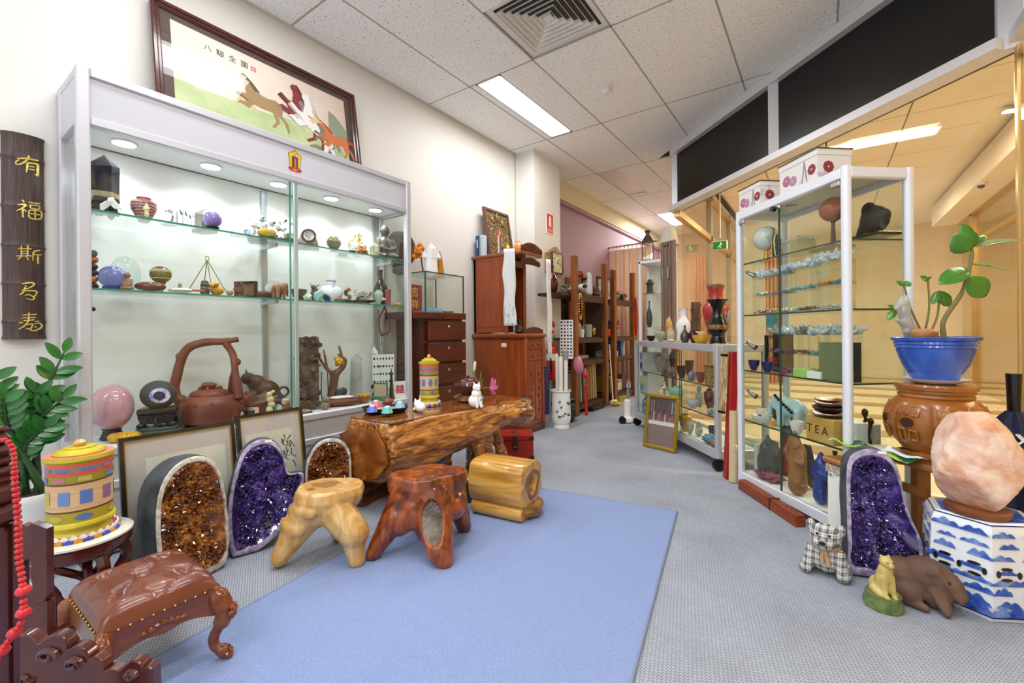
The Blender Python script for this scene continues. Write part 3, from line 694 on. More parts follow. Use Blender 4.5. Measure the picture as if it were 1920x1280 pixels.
def budd(m,par,h,sit=True,name='body',vox=None,wide=1):
    """a robed seated or standing figure of height h, facing -y"""
    k=h
    if sit:
        P=[((0,0,.16*k),(.34*k*wide,.24*k,.16*k)),((0,.02*k,.42*k),(.24*k*wide,.19*k,.26*k)),((0,-.06*k,.36*k),(.2*k*wide,.14*k,.17*k)),((0,0,.82*k),(.13*k,.14*k,.16*k)),((0,.02*k,.95*k),(.07*k,.07*k,.06*k)),
             ((-.22*k*wide,0,.55*k),(-.28*k*wide,-.1*k,.34*k),.075*k,.06*k),((.22*k*wide,0,.55*k),(.28*k*wide,-.1*k,.34*k),.075*k,.06*k),((-.28*k*wide,-.1*k,.34*k),(-.06*k,-.2*k,.27*k),.06*k,.05*k),((.28*k*wide,-.1*k,.34*k),(.06*k,-.2*k,.27*k),.06*k,.05*k),
             ((-.3*k*wide,-.12*k,.1*k),(.1*k,-.26*k,.08*k),.09*k,.06*k),((.3*k*wide,-.12*k,.1*k),(-.1*k,-.26*k,.08*k),.09*k,.06*k),((0,-.13*k,.8*k),(.025*k,.03*k,.03*k)),((-.13*k,0,.8*k),(.02*k,.04*k,.07*k)),((.13*k,0,.8*k),(.02*k,.04*k,.07*k))]
    else:
        P=[((0,0,.02*k),(0,0,.5*k),.15*k*wide,.13*k*wide),((0,0,.5*k),(0,0,.74*k),.14*k*wide,.13*k*wide),((0,0,.9*k),(.07*k,.075*k,.095*k)),((0,.01*k,.99*k),(.035*k,.035*k,.03*k)),((-.13*k*wide,0,.72*k),(-.18*k*wide,-.06*k,.52*k),.05*k,.045*k),((.13*k*wide,0,.72*k),(.18*k*wide,-.06*k,.52*k),.05*k,.045*k),((-.18*k*wide,-.06*k,.52*k),(-.03*k,-.14*k,.56*k),.045*k,.03*k),((.18*k*wide,-.06*k,.52*k),(.03*k,-.14*k,.56*k),.045*k,.03*k),((0,-.075*k,.89*k),(.014*k,.016*k,.02*k)),((-.1*k*wide,-.06*k,.3*k),(.1*k*wide,-.1*k,.12*k),.05*k,.05*k)]
    return figure(name,m,par,P,vox or h/34,2)
def eleph(m,par,L,name='body',rz=0,trunk_up=False):
    k=L;P=[((0,0,.5*k),(.4*k,.25*k,.26*k)),((-.42*k,0,.62*k),(.18*k,.16*k,.19*k))]
    for x in (-.24,.24):
        for y in (-.12,.12):P.append(((x*k,y*k,.42*k),(x*k,y*k,.03*k),.11*k,.085*k))
    tr=[(-.55,.58),(-.66,.42),(-.66,.2),(-.72,.12)] if not trunk_up else [(-.55,.6),(-.68,.58),(-.74,.74),(-.7,.9)]
    for i in range(3):P.append(((tr[i][0] *k,0,tr[i][1] *k),(tr[i+1][0] *k,0,tr[i+1][1] *k),(.085-.02*i) *k,(.07-.02*i) *k))
    for s in (-1,1):P.append(((-.36*k,s*.2*k,.6*k),(.11*k,.035*k,.19*k)))
    P.append(((.38*k,0,.6*k),(.45*k,0,.3*k),.03*k,.02*k))
    return figure(name,m,par,P,L/42,2,Matrix.Rotation(rz,4,'Z'))
def rock(par,r,m,name='rock',z=0,amp=.4,seed=0,sub=3,flat=True,fr=2):
    return MB().ico((0,0,z+r[2] *.8),r,sub,amp,fr,seed,flat=(-r[2] *.8 if flat else None)).out(name,m,par)
def bead_loop(mb,pts,r,n):
    P=smoothpath(pts,10);L=[0]
    for i in range(1,len(P)):L.append(L[-1] +(P[i] -P[i-1]).length)
    for k in range(n):
        s=L[-1] *k/max(1,n-1);i=max(j for j in range(len(L)) if L[j] <=s+1e-9);i=min(i,len(P) -2)
        q=P[i].lerp(P[i+1],(s-L[i]) /max(1e-6,L[i+1] -L[i]));mb.sph(q,r,6,4)
    return mb
FACE=PI/2-.55      # rz that turns a figure's -y side towards the aisle from the left wall
FACEL=math.radians(62)
# ================================================================ top shelf of the lit cabinet
Z1,Z2,Z0=1.435,1.11,.451
def T(name,label,cat,x0,x1,yt,yb,X,z,group=None,rz=0):
    p,w,h=it(x0,x1,yt,yb,X,z);t=thing(name,label,cat,p,rz,group)
    if z:FIT.append((t,None,z))
    return t,w,h
t,w,h=T('quartz_point','large smoky quartz point on a dark carved stand, left end of the top shelf','crystal',163,226,292,408,-2.60,Z1)
carved_base(t,w*1.0,w*.8,h*.3,0,M_ebony,3)
m=MB();crystal_mb(m,(0,0,h*.29),w*.5,h*.71,.28,6,rz=.3);m.out('crystal',mat('smoky_point','#2c2b33',.06,c2='#77675c',ns=7,c3='#3b3540',trans=.2,spec=.8),t,False)
m=MB();crystal_mb(m,(0,0,h*.285),w*.505,h*.1,.02,6,rz=.3);m.out('pale_root',mat('rutile','#b9a878',.3,c2='#e6dcb8',ns=40,trans=.3),t,False)
t,w,h=T('branch_carving','small white branch carving in front of the smoky quartz stand','carving',187,231,374,402,-2.49,Z1,rz=1.0)
m=MB()
for k in range(5):m.tube(smoothpath([(-w/2,0,h*(.1+.1*k)),(-w*.2,.01,h*(.5+.08*k)),(w*.2,-.008,h*(.75-.1*k)),(w/2,0,h*(.2+.05*k))],4),.0035,6)
m.ico((0,0,h*.85),(h*.22,h*.15,h*.22),2,.3);m.out('branches',mat('white_coral','#f0efea',.5),t)
t,w,h=T('banded_jar','round banded red stone jar on the top shelf','jar',243,297,380,427,-2.58,Z1)
vase(t,JAR[:-4],w,h*.96,mat('banded_stone','#8a4a44',.15,c2='#c49a92',kind='rings',ns=26,dist=4,c3='#9c6a5e',coat=.4))
MB().lathe([(w*.2,h*.955),(w*.27,h*.965),(w*.27,h*.985),(.001,h)],20).out('lid',mat('banded_lid','#8d433b',.25,c2='#b5766a',ns=20),t)
t,w,h=T('ivory_figurine','tiny ivory figurine in front of the banded jar','figurine',270,281,392,416,-2.46,Z1,rz=FACE)
budd(M_iv,t,h,False)
p,w,h=it(303,331,392,422,-2.56,Z1)
t=thing('quartz_slab','thick clear polished quartz slab right of the banded jar','crystal',p,.4)
MB().box((0,0,h*.08),(w*.9,w*.7,h*.16),ch=.002).out('base',M_whi,t)
MB().ico((0,0,h*.58),(w*.42,w*.3,h*.44),3,.12).out('slab',M_clear,t)
for i,(x0,x1,y0,y1) in enumerate(((330,342,392,420),(341,351,396,424),(350,358,402,425),(357,364,398,427))):
    t,w,h=T('crystal_point',['clear quartz point, tallest of the row of four','second clear quartz point of the row of four','third clear quartz point of the row of four','clear quartz point at the right end of the row of four'][i],'crystal',x0,x1,y0-4,y1,-2.5-.01*i,Z1,'clear quartz points on the top shelf')
    m=MB();crystal_mb(m,(0,0,0),w*.55,h,.35,6);m.out('crystal',M_clear,t,False)
t,w,h=T('quartz_point','grey cloudy quartz point behind the purple sphere','crystal',364,404,378,426,-2.60,Z1,rz=.4)
MB().box((0,0,h*.07),(w*1.1,w*.7,h*.14),ch=.003).out('stand',M_ebony,t)
m=MB();crystal_mb(m,(0,0,h*.13),w*.52,h*.87,.35,6,tilt=(0,.08));m.out('crystal',mat('grey_quartz','#8a867e',.15,c2='#b5b0a6',ns=9,trans=.3),t,False)
t,w,h=T('crystal_ball','purple amethyst sphere on the top shelf','crystal ball',384,421,401,434,-2.47,Z1)
stand(t,w*.4,h*.16);ball(t,w*.5,h*.14+w*.5,mat('amethyst_ball','#8a6bc4',.05,c2='#b49be0',ns=9,trans=.35,coat=.5))
t,w,h=T('crystal_arch','clear arched crystal ring on a white block','crystal',437,462,410,440,-2.55,Z1,rz=1.0)
MB().box((0,0,h*.08),(w*1.3,w*.6,h*.16)).out('block',M_clearb,t,False)
MB().tube(smoothpath([(-w*.42,0,h*.16),(-w*.42,0,h*.6),(0,0,h*.95),(w*.42,0,h*.6),(w*.42,0,h*.16)],6),w*.09,10).out('arch',M_clear,t)
t,w,h=T('crystal_ball','tiny pale blue crystal sphere beside the arched crystal ring','crystal ball',457,471,428,443,-2.48,Z1)
ball(t,w*.5,w*.5,mat('blue_crystal','#c3d6ee',.02,trans=.85))
p,w,h=it(482,545,400,450,-2.60,Z1)
t=thing('mineral_cluster','white and black flower-like mineral cluster on a dark slab','mineral',p,1.05)
MB().box((0,0,h*.1),(w*1.5,w*.6,h*.2),ch=.004).out('slab',mat('slate_base','#4c5352',.4),t)
m=MB();m2=MB();rnd=random.Random(5)
for k in range(26):
    c=(rnd.uniform(-.6,.6) *w,rnd.uniform(-.2,.2) *w,h*rnd.uniform(.3,.6) +(h*.3 if k<9 else 0) -abs(k%5) *.002)
    m.ico(c,rnd.uniform(.06,.13) *w,1,.5,3,k)
    if k%2:m2.ico((c[0] +.01,c[1] -.012,c[2] +.004),.045*w,1,.6,4,k)
m.out('white_bloom',mat('white_mineral','#e6e4de',.5,c2='#b9b6b0',ns=30),t,False,kind='stuff');m2.out('black_spray',mat('black_mineral','#3c3a38',.5),t,False,kind='stuff')
t,w,h=T('citrine_lump','polished yellow citrine lump in front of the mineral cluster','crystal',487,521,428,448,-2.47,Z1,rz=1.1)
MB().box((0,0,h*.08),(w,w*.5,h*.16)).out('stand',M_ebony,t);MB().ico((0,0,h*.58),(w*.55,w*.3,h*.45),3,.12).out('lump',mat('citrine','#c39c28',.08,c2='#ecd268',ns=16,trans=.3,coat=.4),t)
t,w,h=T('crystal_ball','small clear crystal sphere at the cabinet door edge','crystal ball',536,549,437,451,-2.5,Z1);ball(t,w*.5,w*.5,M_clear)
t,w,h=T('agate_dome','grey speckled polished agate dome behind the ring stand','mineral',557,598,429,465,-2.62,Z1,rz=1.0)
MB().box((0,0,h*.06),(w,w*.4,h*.12)).out('base',mat('slate_base','#4c5352',.4),t)
MB().ico((0,0,h*.12),(w*.5,w*.22,h*.88),3,.03,flat=0).out('dome',mat('speckled_agate','#8d857c',.15,c2='#5f5852',ns=30),t)
t,w,h=T('crystal_disc','clear crystal disc held in a dark round ring stand','crystal',566,592,431,464,-2.50,Z1,rz=1.0)
m=MB();m.tube([(w*.48*math.cos(a),0,h*.58+w*.48*math.sin(a)) for a in [2*PI*k/20 for k in range(20)]],w*.09,8,closed=True);m.box((0,0,h*.06),(w*.8,w*.4,h*.12));m.out('ring_stand',M_brown,t)
MB().sph((0,0,h*.58),(w*.42,w*.16,w*.42),20,12).out('disc',M_clear,t)
t,w,h=T('crystal_ball','smoky grey sphere on a small red ring stand','crystal ball',612,640,440,469,-2.54,Z1)
stand(t,w*.3,h*.16,m=M_rosew);ball(t,w*.5,h*.1+w*.5,M_smoky2)
t,w,h=T('crystal_ball','large clear sphere behind the smoky grey sphere','crystal ball',626,660,436,472,-2.66,Z1)
stand(t,w*.3,h*.14,m=M_clearb);ball(t,w*.5,h*.1+w*.5,mat('pale_glass_ball','#dfe3dd',.05,trans=.6,alpha=.6))
t,w,h=T('crystal_egg','clear crystal egg on a black base','crystal',652,669,447,474,-2.52,Z1)
stand(t,w*.45,h*.2);ball(t,w*.46,h*.6,M_clear,s=(1,1,1.25))
t,w,h=T('ivory_carving','tall cream carving of flowers and a figure on the top shelf','carving',660,681,429,472,-2.60,Z1,rz=FACE)
m=MB();rnd=random.Random(9)
m.tube([(0,0,0),(0,0,h*.5),(0,0,h)],[w*.2,w*.25,w*.3],10)
for k in range(22):a=k*2.4;m.ico((math.cos(a) *w*.38,math.sin(a) *w*.25,h*(.1+.04*k)),w*.13,1,.4,3,k)
m.out('carving',M_iv,t)
t,w,h=T('bead_cluster','small pile of orange beads on a red base','beads',671,687,459,478,-2.48,Z1)
MB().box((0,0,h*.15),(w,w*.7,h*.3)).out('base',mat('brick_red','#8c3b2c',.5),t,False)
m=MB();rnd=random.Random(2)
for k in range(14):m.sph((rnd.uniform(-.4,.4) *w,rnd.uniform(-.3,.3) *w,h*(.4+.5*rnd.random())),w*.13,7,5)
m.out('beads',mat('orange_bead','#c98238',.3),t);
t,w,h=T('garden_quartz','clear quartz with a green mossy inside','crystal',692,712,449,480,-2.54,Z1)
stand(t,w*.45,h*.12);m=MB();crystal_mb(m,(0,0,h*.1),w*.5,h*.9,.4,7);m.out('crystal',mat('moss_quartz','#a9b37c',.06,c2='#e9eee2',ns=12,trans=.5),t,False)
t,w,h=T('snail_figurine','tiny cream figurine left of the mossy quartz','figurine',683,693,469,479,-2.47,Z1);m=MB();m.ico((0,0,h*.4),(w*.5,w*.3,h*.4),2,.3);m.ico((w*.3,0,h*.7),w*.2,1);m.out('body',M_iv,t)
t,w,h=T('buddha_statue','dark grey carved laughing buddha statue at the right end of the top shelf','statue',714,754,420,486,-2.57,Z1,rz=FACE+.3)
budd(mat('dark_metal','#4a4543',.4,.4,c2='#6d6662',ns=12),t,h,True,wide=.9)
# ================================================================ middle shelf
t,w,h=T('totem_figure','black and red carved totem at the left end of the middle shelf','carving',163,186,468,540,-2.55,Z2,rz=FACE)
cs=['#17151a','#c4683a','#1b1b1d','#20201f','#b3542c','#3d6b50']
for k in range(6):MB().ico((0,0,h*(k+.5) /6),(w*(.5-.03*(k%2)),w*.4,h/11),2,.25,3,k).out('carved_band',mat('totem_'+cs[k].strip('#'),cs[k],.3),t)
t,w,h=T('crystal_ball','large violet blue glass ball on a blue glass ring','crystal ball',183,240,490,543,-2.52,Z2)
MB().lathe([(w*.34,0),(w*.36,h*.12),(w*.28,h*.14),(w*.24,0)],24).out('ring_stand',mat('cobalt_glass','#2c46b8',.05,trans=.5),t)
ball(t,w*.5,h*.06+w*.5,mat('violet_glass','#8c93d8',.02,c2='#7f86cc',ns=2,trans=.55,coat=.6))
t,w,h=T('glass_dome','tall clear glass dome behind the violet ball','glass dome',205,265,476,545,-2.66,Z2)
m=MB();q=w/2;prof=[(q,0),(q,h*.55)] +[(q*math.cos(a),h*.55+h*.45*math.sin(a)) for a in [PI/2*k/8 for k in range(1,9)]];m.lathe(prof[:-1] +[(.001,h)],28);m.out('dome',glass('dome_glass','#f3f9f7',1.4),t)
MB().lathe([(q*1.05,0),(q*1.05,.006),(.001,.006)],24).out('base',M_ebony,t)
t,w,h=T('buddha_statue','small brown seated buddha figurine beside the violet ball','statue',230,254,512,546,-2.46,Z2,rz=FACE)
budd(mat('brown_clay','#8d6a58',.5),t,h,True,wide=.8)
t,w,h=T('round_gourd','green and purple round gourd with gold bands on a narrow gold foot','ornament',280,323,481,541,-2.58,Z2)
MB().lathe([(w*.13,0),(w*.16,h*.02),(w*.1,h*.1),(w*.13,h*.25),(w*.26,h*.34),(w*.001,h*.36)],20).out('foot',mat('dull_gold','#8d7c40',.35,.6),t)
zc=h*.36+w*.42
MB().sph((0,0,zc),(w*.5,w*.5,w*.48),28,18).out('ball',mat('olive_lacquer','#5c5a2a',.25,c2='#7f7438',ns=14),t)
MB().lathe([(w*.5*math.cos(a) +.0015,zc+w*.48*math.sin(a)) for a in [.62+.16*k for k in range(6)]] +[(.001,zc+w*.485)],28).out('purple_cap',mat('purple_cap','#5a3a4c',.15,coat=.5),t)
for a,q in ((.3,.0035),(.42,.0035),(.55,.0035),(-.5,.003)):MB().tube([((w*.5*math.cos(a) +.001) *math.cos(b),(w*.5*math.cos(a) +.001) *math.sin(b),zc+w*.48*math.sin(a)) for b in [2*PI*k/28 for k in range(28)]],q*.6,6,closed=True).out('gold_band',mat('pale_gold','#d9cfa2',.3,.4),t)
t,w,h=T('polished_stone','long red brown polished stone on the middle shelf','stone',258,309,532,551,-2.48,Z2,rz=FACEL)
MB().ico((0,0,h*.5),(w*.62,w*.3,h*.5),3,.06).out('stone',mat('red_stone','#7c4034',.12,c2='#5a3430',ns=6,coat=.4),t)
t,w,h=T('magnifier','pale jade disc with a red stick handle lying on the middle shelf','ornament',318,360,541,553,-2.50,Z2,rz=FACEL)
MB().ico((0,0,h*.5),(w*.6,w*.4,h*.42),2,.05).out('disc',M_jade,t);MB().cyl((w*.55,0,h*.55),(w*1.15,0,h*.5),.005).out('handle',mat('coral_red','#b04a3e',.4),t)
t,w,h=T('patterned_cone','small black and white patterned cone standing on the jade disc','ornament',332,343,527,541,-2.50,Z2+.011)
MB().lathe([(w*.5,0),(w*.4,h*.5),(w*.26,h),(.001,h)],14).out('cone',mat('pattern_cone','#1c1917',.4),t)
for k in range(4):MB().lathe([(w*(.48-.05*k) +.0006,h*(.12+.22*k)),(w*(.46-.05*k) +.0006,h*(.2+.22*k))],14).out('pale_stripe',M_iv,t)
t,w,h=T('pyramid_frame','open metal wire pyramid with a ring on top','ornament',357,421,482,556,-2.58,Z2,rz=.5)
m=MB();q=w*.52;C4=[(-q,-q*.7,0),(q,-q*.7,0),(q,q*.7,0),(-q,q*.7,0)];A_=(0,0,h*.9)
for c in C4:m.cyl(c,A_,.0022,.0022,6)
for i in range(4):m.cyl(C4[i],C4[(i+1) %4],.002,.002,6)
m.tube([(0,.012*math.cos(a),h*.94+.012*math.sin(a)) for a in [2*PI*k/14 for k in range(14)]],.0016,6,closed=True);m.out('wire_frame',mat('gilt_wire','#8d8248',.3,.8),t)
t,w,h=T('amber_fruit','small cluster of orange and amber fruits on the yellow block','ornament',386,413,528,541,-2.50,Z2+.03)
m=MB();rnd=random.Random(4)
for k in range(8):m.sph((rnd.uniform(-.4,.4) *w,rnd.uniform(-.25,.25) *w,h*.4+h*.4*rnd.random()),w*.18,9,6)
m.out('fruits',M_amber,t)
t,w,h=T('amber_block','yellow amber block carved with leaves','carving',395,419,541,558,-2.50,Z2,rz=FACEL);MB().ico((0,0,h*.5),(w*.55,w*.4,h*.5),3,.2,3).out('block',mat('amber_carved','#d7a53c',.3,c2='#b98428',ns=40,bump=.4),t)
t,w,h=T('seal_jar','small dark cylinder with a ridged lid and grey band','jar',379,397,533,559,-2.45,Z2)
MB().lathe([(w*.48,0),(w*.5,h*.1),(w*.5,h*.62),(.001,h*.62)],20).out('body',M_dkstone,t)
MB().lathe([(w*.51,h*.42),(w*.51,h*.5)],20).out('band',mat('speckle_band','#aaa6a0',.4,c2='#3a3836',ns=80),t);MB().lathe([(w*.42,h*.62),(w*.5,h*.7),(w*.42,h*.8),(w*.38,h*.95),(w*.2,h),(.001,h)],20).out('lid',M_dkstone,t)
t,w,h=T('stone_egg','plain tan stone egg right of the wire pyramid','stone',425,438,549,561,-2.47,Z2);ball(t,w*.5,h*.5,mat('tan_stone','#a98a62',.3))
t,w,h=T('walnut_carving','brown carved monkeys leaning on a dark tray','carving',437,459,536,562,-2.47,Z2,rz=FACE)
m=MB()
figure('carving',M_brown,t,[((-w*.2,0,h*.4),(w*.22,w*.2,h*.4)),((w*.25,0,h*.45),(w*.2,w*.2,h*.42)),((-w*.2,-.005,h*.8),(w*.16,w*.15,h*.18)),((w*.25,-.005,h*.86),(w*.15,w*.15,h*.16)),((-w*.4,-w*.1,h*.5),(w*.1,-w*.3,h*.3),w*.1,w*.07)],.003)
t,w,h=T('framed_tray','small dark framed tray standing on edge','tray',444,481,535,565,-2.53,Z2,rz=.5)
MB().box((0,0,h*.5),(w*1.3,.008,h)).out('tray_back',mat('tray_brown','#74604c',.5),t,False)
m=MB()
for s in (-1,1):m.box((s*w*.63,-.005,h*.5),(.008,.02,h));m.box((0,-.005,h*.5+s*(h*.5-.004)),(w*1.3,.02,.008))
m.out('rim',M_ebony,t,False)
t,w,h=T('driftwood_log','smooth reddish brown log lying behind the elephant','carving',482,512,552,568,-2.56,Z2,rz=PI/2);m=MB();m.tube([(-w*.9,0,h*.5),(0,0,h*.55),(w*.9,0,h*.45)],[h*.3,h*.45,h*.4],10);m.out('log',mat('log_brown','#6a4030',.4),t)
t,w,h=T('elephant_figurine','orange brown wooden elephant on the middle shelf','figurine',504,542,540,569,-2.50,Z2,rz=-1.1);eleph(M_lbrown,t,w*1.1)
t,w,h=T('crystal_ball','big clear bubbly crystal ball behind the elephant','crystal ball',496,534,518,560,-2.66,Z2);stand(t,w*.3,h*.16,m=M_brown);ball(t,w*.5,h*.12+w*.5,mat('bubbly_glass','#dfe7e4',.05,c2='#f5f8f7',ns=25,trans=.7))
t,w,h=T('stone_bowl','dark olive stone bowl just right of the door edge','bowl',546,576,549,570,-2.54,Z2);vase(t,BOWL,w,h,mat('olive_stone','#5a5645',.3),'bowl')
t,w,h=T('beast_vase','grey brown vessel shaped like a crouching beast','vase',579,602,533,567,-2.58,Z2,rz=FACE)
figure('body',mat('grey_brown','#6d625a',.4),t,[((0,0,h*.32),(w*.42,w*.34,h*.34)),((0,0,h*.62),(w*.3,w*.28,h*.2)),((-w*.1,-w*.12,h*.8),(w*.25,w*.25,h*.13)),((w*.2,0,h*.86),(w*.42,0,h*.98),w*.07,w*.04),((-w*.25,0,h*.88),(-w*.4,0,h),w*.06,w*.04),((-w*.1,-w*.3,h*.76),(w*.1,w*.1,h*.06))],.003)
t,w,h=T('jade_lump','pale jade carving at the shelf edge','carving',573,593,558,571,-2.45,Z2);rock(t,(w*.5,w*.35,h*.55),M_jade,'jade',amp=.3)
t,w,h=T('turquoise_rock','rough turquoise crystal lump in front of the blue and white vase','mineral',592,612,554,573,-2.45,Z2);rock(t,(w*.5,w*.4,h*.55),M_turq,'rock',amp=.5,seed=3)
t,w,h=T('porcelain_vase','round blue and white porcelain vase with a short neck','vase',598,644,530,571,-2.57,Z2)
M_bw=mat('blue_white','#f2f4f6',.15,c2='#28408a',ns=11,detail=5,lo=.56,hi=.6,coat=.4)
vase(t,[(.45,0),(.5,.02),(.85,.2),(1,.42),(.92,.62),(.62,.76),(.36,.82),(.34,.92),(.42,.98),(.4,1),(.3,.97),(.001,.9)],w,h,M_bw)
for z_,r_ in ((.03,.52),(.79,.5),(.99,.43)):MB().lathe([(w*r_*.5+.0006,h*(z_-.012)),(w*r_*.5+.0006,h*(z_+.012))],28).out('blue_band',mat('cobalt','#24397c',.2),t)
t,w,h=T('bead_flower','small green purple and orange bead ornament beside the vase','ornament',643,661,543,572,-2.50,Z2)
for k,c in enumerate(('#3f6b4a','#5a3a6c','#c07a3a','#46704e','#6b4a7c','#2f5a40','#b5502e')):MB().ico((w*.3*math.cos(k),w*.2*math.sin(k),h*(.3+.09*k)),w*.2,2,.4,4,k).out('bead',mat('bead_'+c.strip('#'),c,.35),t)
MB().lathe([(w*.5,0),(w*.4,h*.12),(.001,h*.2)],12).out('base',M_ebony,t)
t,w,h=T('leaf_tray','flat brown leaf shaped carving at the shelf edge','carving',638,668,565,574,-2.45,Z2,rz=FACEL);MB().ico((0,0,h*.4),(w*.6,w*.3,h*.4),2,.4,5).out('leaf',M_brown,t)
t,w,h=T('agate_slice','round grey agate slice with a gold rim','mineral',668,691,537,560,-2.60,Z2,rz=FACEL)
m=MB();m.lathe([(w*.5,-.004),(w*.5,.004),(.001,.004)],24,Matrix.Translation((0,0,h*.55)) @ Matrix.Rotation(PI/2,4,'X'));m.out('slice',mat('agate_grey','#8b8794',.15,c2='#b9b4c0',ns=12),t)
MB().tube([(w*.5*math.cos(a),0,h*.55+w*.5*math.sin(a)) for a in [2*PI*k/20 for k in range(20)]],.003,6,closed=True).out('gold_rim',M_brass,t);MB().box((0,0,.005),(w*.5,.03,.01)).out('stand',M_ebony,t)
t,w,h=T('bonsai_carving','carved miniature tree with cream blossoms on a dark wavy base','carving',664,702,551,576,-2.49,Z2,rz=FACEL)
m=MB();m.ico((0,0,h*.15),(w*.6,w*.25,h*.16),2,.5,4);m.tube(smoothpath([(-w*.4,0,h*.2),(-w*.1,0,h*.5),(w*.2,0,h*.5),(w*.4,0,h*.9)],4),.004,6);m.out('trunk',M_ebony,t)
m=MB();rnd=random.Random(8)
for k in range(24):m.ico((rnd.uniform(-.5,.5) *w,rnd.uniform(-.15,.15) *w,h*rnd.uniform(.4,1)),w*.055,1,.5,5,k)
m.out('blossom',mat('blossom_cream','#c9c0a0',.5,c2='#8d9478',ns=60),t)
t,w,h=T('glazed_bottle','tall dark and pale glazed bottle near the right end of the middle shelf','bottle',699,729,512,578,-2.56,Z2)
vase(t,BOT,w,h,mat('split_glaze','#272a28',.1,c2='#9fb3a2',ns=3.2,lo=.5,hi=.58,coat=.5))
t,w,h=T('white_box','small white lidded jar before the glazed bottle','jar',706,723,552,579,-2.46,Z2);vase(t,JAR,w,h,M_cela)
t,w,h=T('red_cylinder','small dull red cylinder beside the white lidded jar','box',722,733,549,578,-2.49,Z2);MB().lathe([(w*.5,0),(w*.5,h*.75),(w*.54,h*.76),(w*.54,h),(.001,h)],16).out('tin',mat('dull_red','#9c4a4c',.5),t)
t,w,h=T('jade_boat','flat pale green jade lozenge on a thin stand','carving',712,731,558,572,-2.435,Z2+.0,rz=FACEL);MB().ico((0,0,h*.7),(w*.55,w*.25,h*.25),2,.1).out('lozenge',M_jade,t);MB().box((0,0,h*.25),(w*.4,.012,h*.5)).out('stand',M_ebony,t)
t,w,h=T('amber_piece','small flat amber piece at the right end of the middle shelf','stone',740,753,566,573,-2.5,Z2,rz=FACEL);MB().ico((0,0,h*.4),(w*.55,w*.3,h*.4),2,.1).out('amber',M_amber,t)
# ================================================================ cabinet floor
t,w,h=T('rose_quartz','big pink rose quartz egg on a dark stand','mineral',158,263,712,815,-2.60,Z0)
stand(t,w*.24,h*.3,m=mat('plum_stand','#3a2028',.3));MB().sph((0,0,0),(w*.5,w*.42,h*.42),32,20,Matrix.Translation((0,0,h*.58)) @ Matrix.Rotation(.18,4,'Y')).out('egg',mat('rose_quartz','#c994a6',.06,c2='#deb4c0',ns=4,dist=1.5,coat=.6,sss=.15),t)
t,w,h=T('amber_bracelet','amber bracelet lying by the left end of the cabinet floor','bracelet',215,262,805,824,-2.46,Z0,rz=FACEL)
m=MB()
for k in range(18):m.sph((w*.5*math.cos(2*PI*k/18),w*.32*math.sin(2*PI*k/18),h*.45),h*.42,8,6)
m.out('beads',M_amber,t)
t,w,h=T('geode_egg','dark egg shaped geode with a purple crystal hole on a carved black stand','geode',262,340,719,822,-2.52,Z0,rz=FACEL)
MB().box((0,0,h*.06),(w*1.2,w*.75,h*.07),ch=.006).out('plinth',mat('grey_plinth','#4a5250',.3),t);MB().box((0,0,h*.12),(w*1.0,w*.62,h*.06),ch=.004).out('plinth',mat('grey_plinth','#4a5250',.3),t)
o=carved_base(t,w*.95,w*.6,h*.36,h*.14,M_ebony,12)
R=Matrix.Translation((0,0,h*.72)) @ Matrix.Rotation(.25,4,'Y')
MB().sph((0,0,0),(w*.46,w*.36,h*.26),28,16,R).out('egg',mat('basalt','#3a3e42',.5),t)
D_=R @ Matrix.Translation((w*.1,-w*.335,h*.02)) @ Matrix.Rotation(PI/2,4,'X')
MB().lathe([(w*.26,-.006),(w*.26,.006),(w*.14,.010),(w*.12,-.004),(.001,-.012)],26,D_,sy=.85).out('crystal_rim',mat('geode_rim','#7d76b8',.3,c2='#eceaf4',ns=60),t)
MB().lathe([(w*.15,.0105),(.001,.0106)],26,D_,sy=.9).out('dark_hollow',mat('geode_dark','#14102c',.2,c2='#2a2256',ns=60),t)
# teapot
t,w,h=T('teapot','huge red clay teapot with a branch shaped overhead handle','teapot',334,458,638,800,-2.56,Z0,rz=FACEL)
M_clay=mat('purple_clay','#8a4a38',.35,c2='#6f3a2e',ns=5)
k=w;zb=.012
MB().lathe([(k*.40,zb),(k*.47,zb+.01),(k*.5,zb+k*.2),(k*.49,zb+k*.36),(k*.44,zb+k*.45),(k*.36,zb+k*.49),(k*.30,zb+k*.505),(.001,zb+k*.5)],40,sy=.75).out('body',M_clay,t)
ld_=MB().lathe([(k*.31,zb+k*.50),(k*.315,zb+k*.53),(k*.28,zb+k*.58),(k*.2,zb+k*.61),(.001,zb+k*.615)],32,sy=.75).out('lid',M_clay,t)
m=MB();zl=zb+k*.61
m.tube(smoothpath([(-k*.12,0,zl+k*.04),(-k*.06,0,zl+k*.085),(k*.05,0,zl+k*.075),(k*.11,0,zl+k*.09)],4),[.008,.014,.014,.007],8)
for x in (-.06,0,.07):m.cyl((k*x,0,zl+k*.07),(k*x*1.3,.004,zl),.006,.007,6)
for x in (-.14,.02,.15):m.sph((k*x,.01,zl+.004),.013,8,6)
m.out('knob',M_clay,ld_)
m=MB();zt=h
m.tube(smoothpath([(-k*.42,0,zb+k*.42),(-k*.52,0,zb+k*.55),(-k*.5,0,zb+k*.82),(-k*.36,0,h*.86),(-k*.1,0,h*.955),(k*.22,0,h*.965),(k*.46,0,h*.99)],6),[.03,.026,.022,.021,.02,.018,.014],10)
m.tube(smoothpath([(k*.24,0,h*.96),(k*.36,.0,h*.82),(k*.4,-.02,h*.66),(k*.47,-.04,zb+k*.43)],6),[.018,.017,.016,.022],10)
m.tube(smoothpath([(k*.37,0,h*.8),(k*.38,.04,h*.7),(k*.3,.08,zb+k*.46)],6),[.014,.013,.018],10)
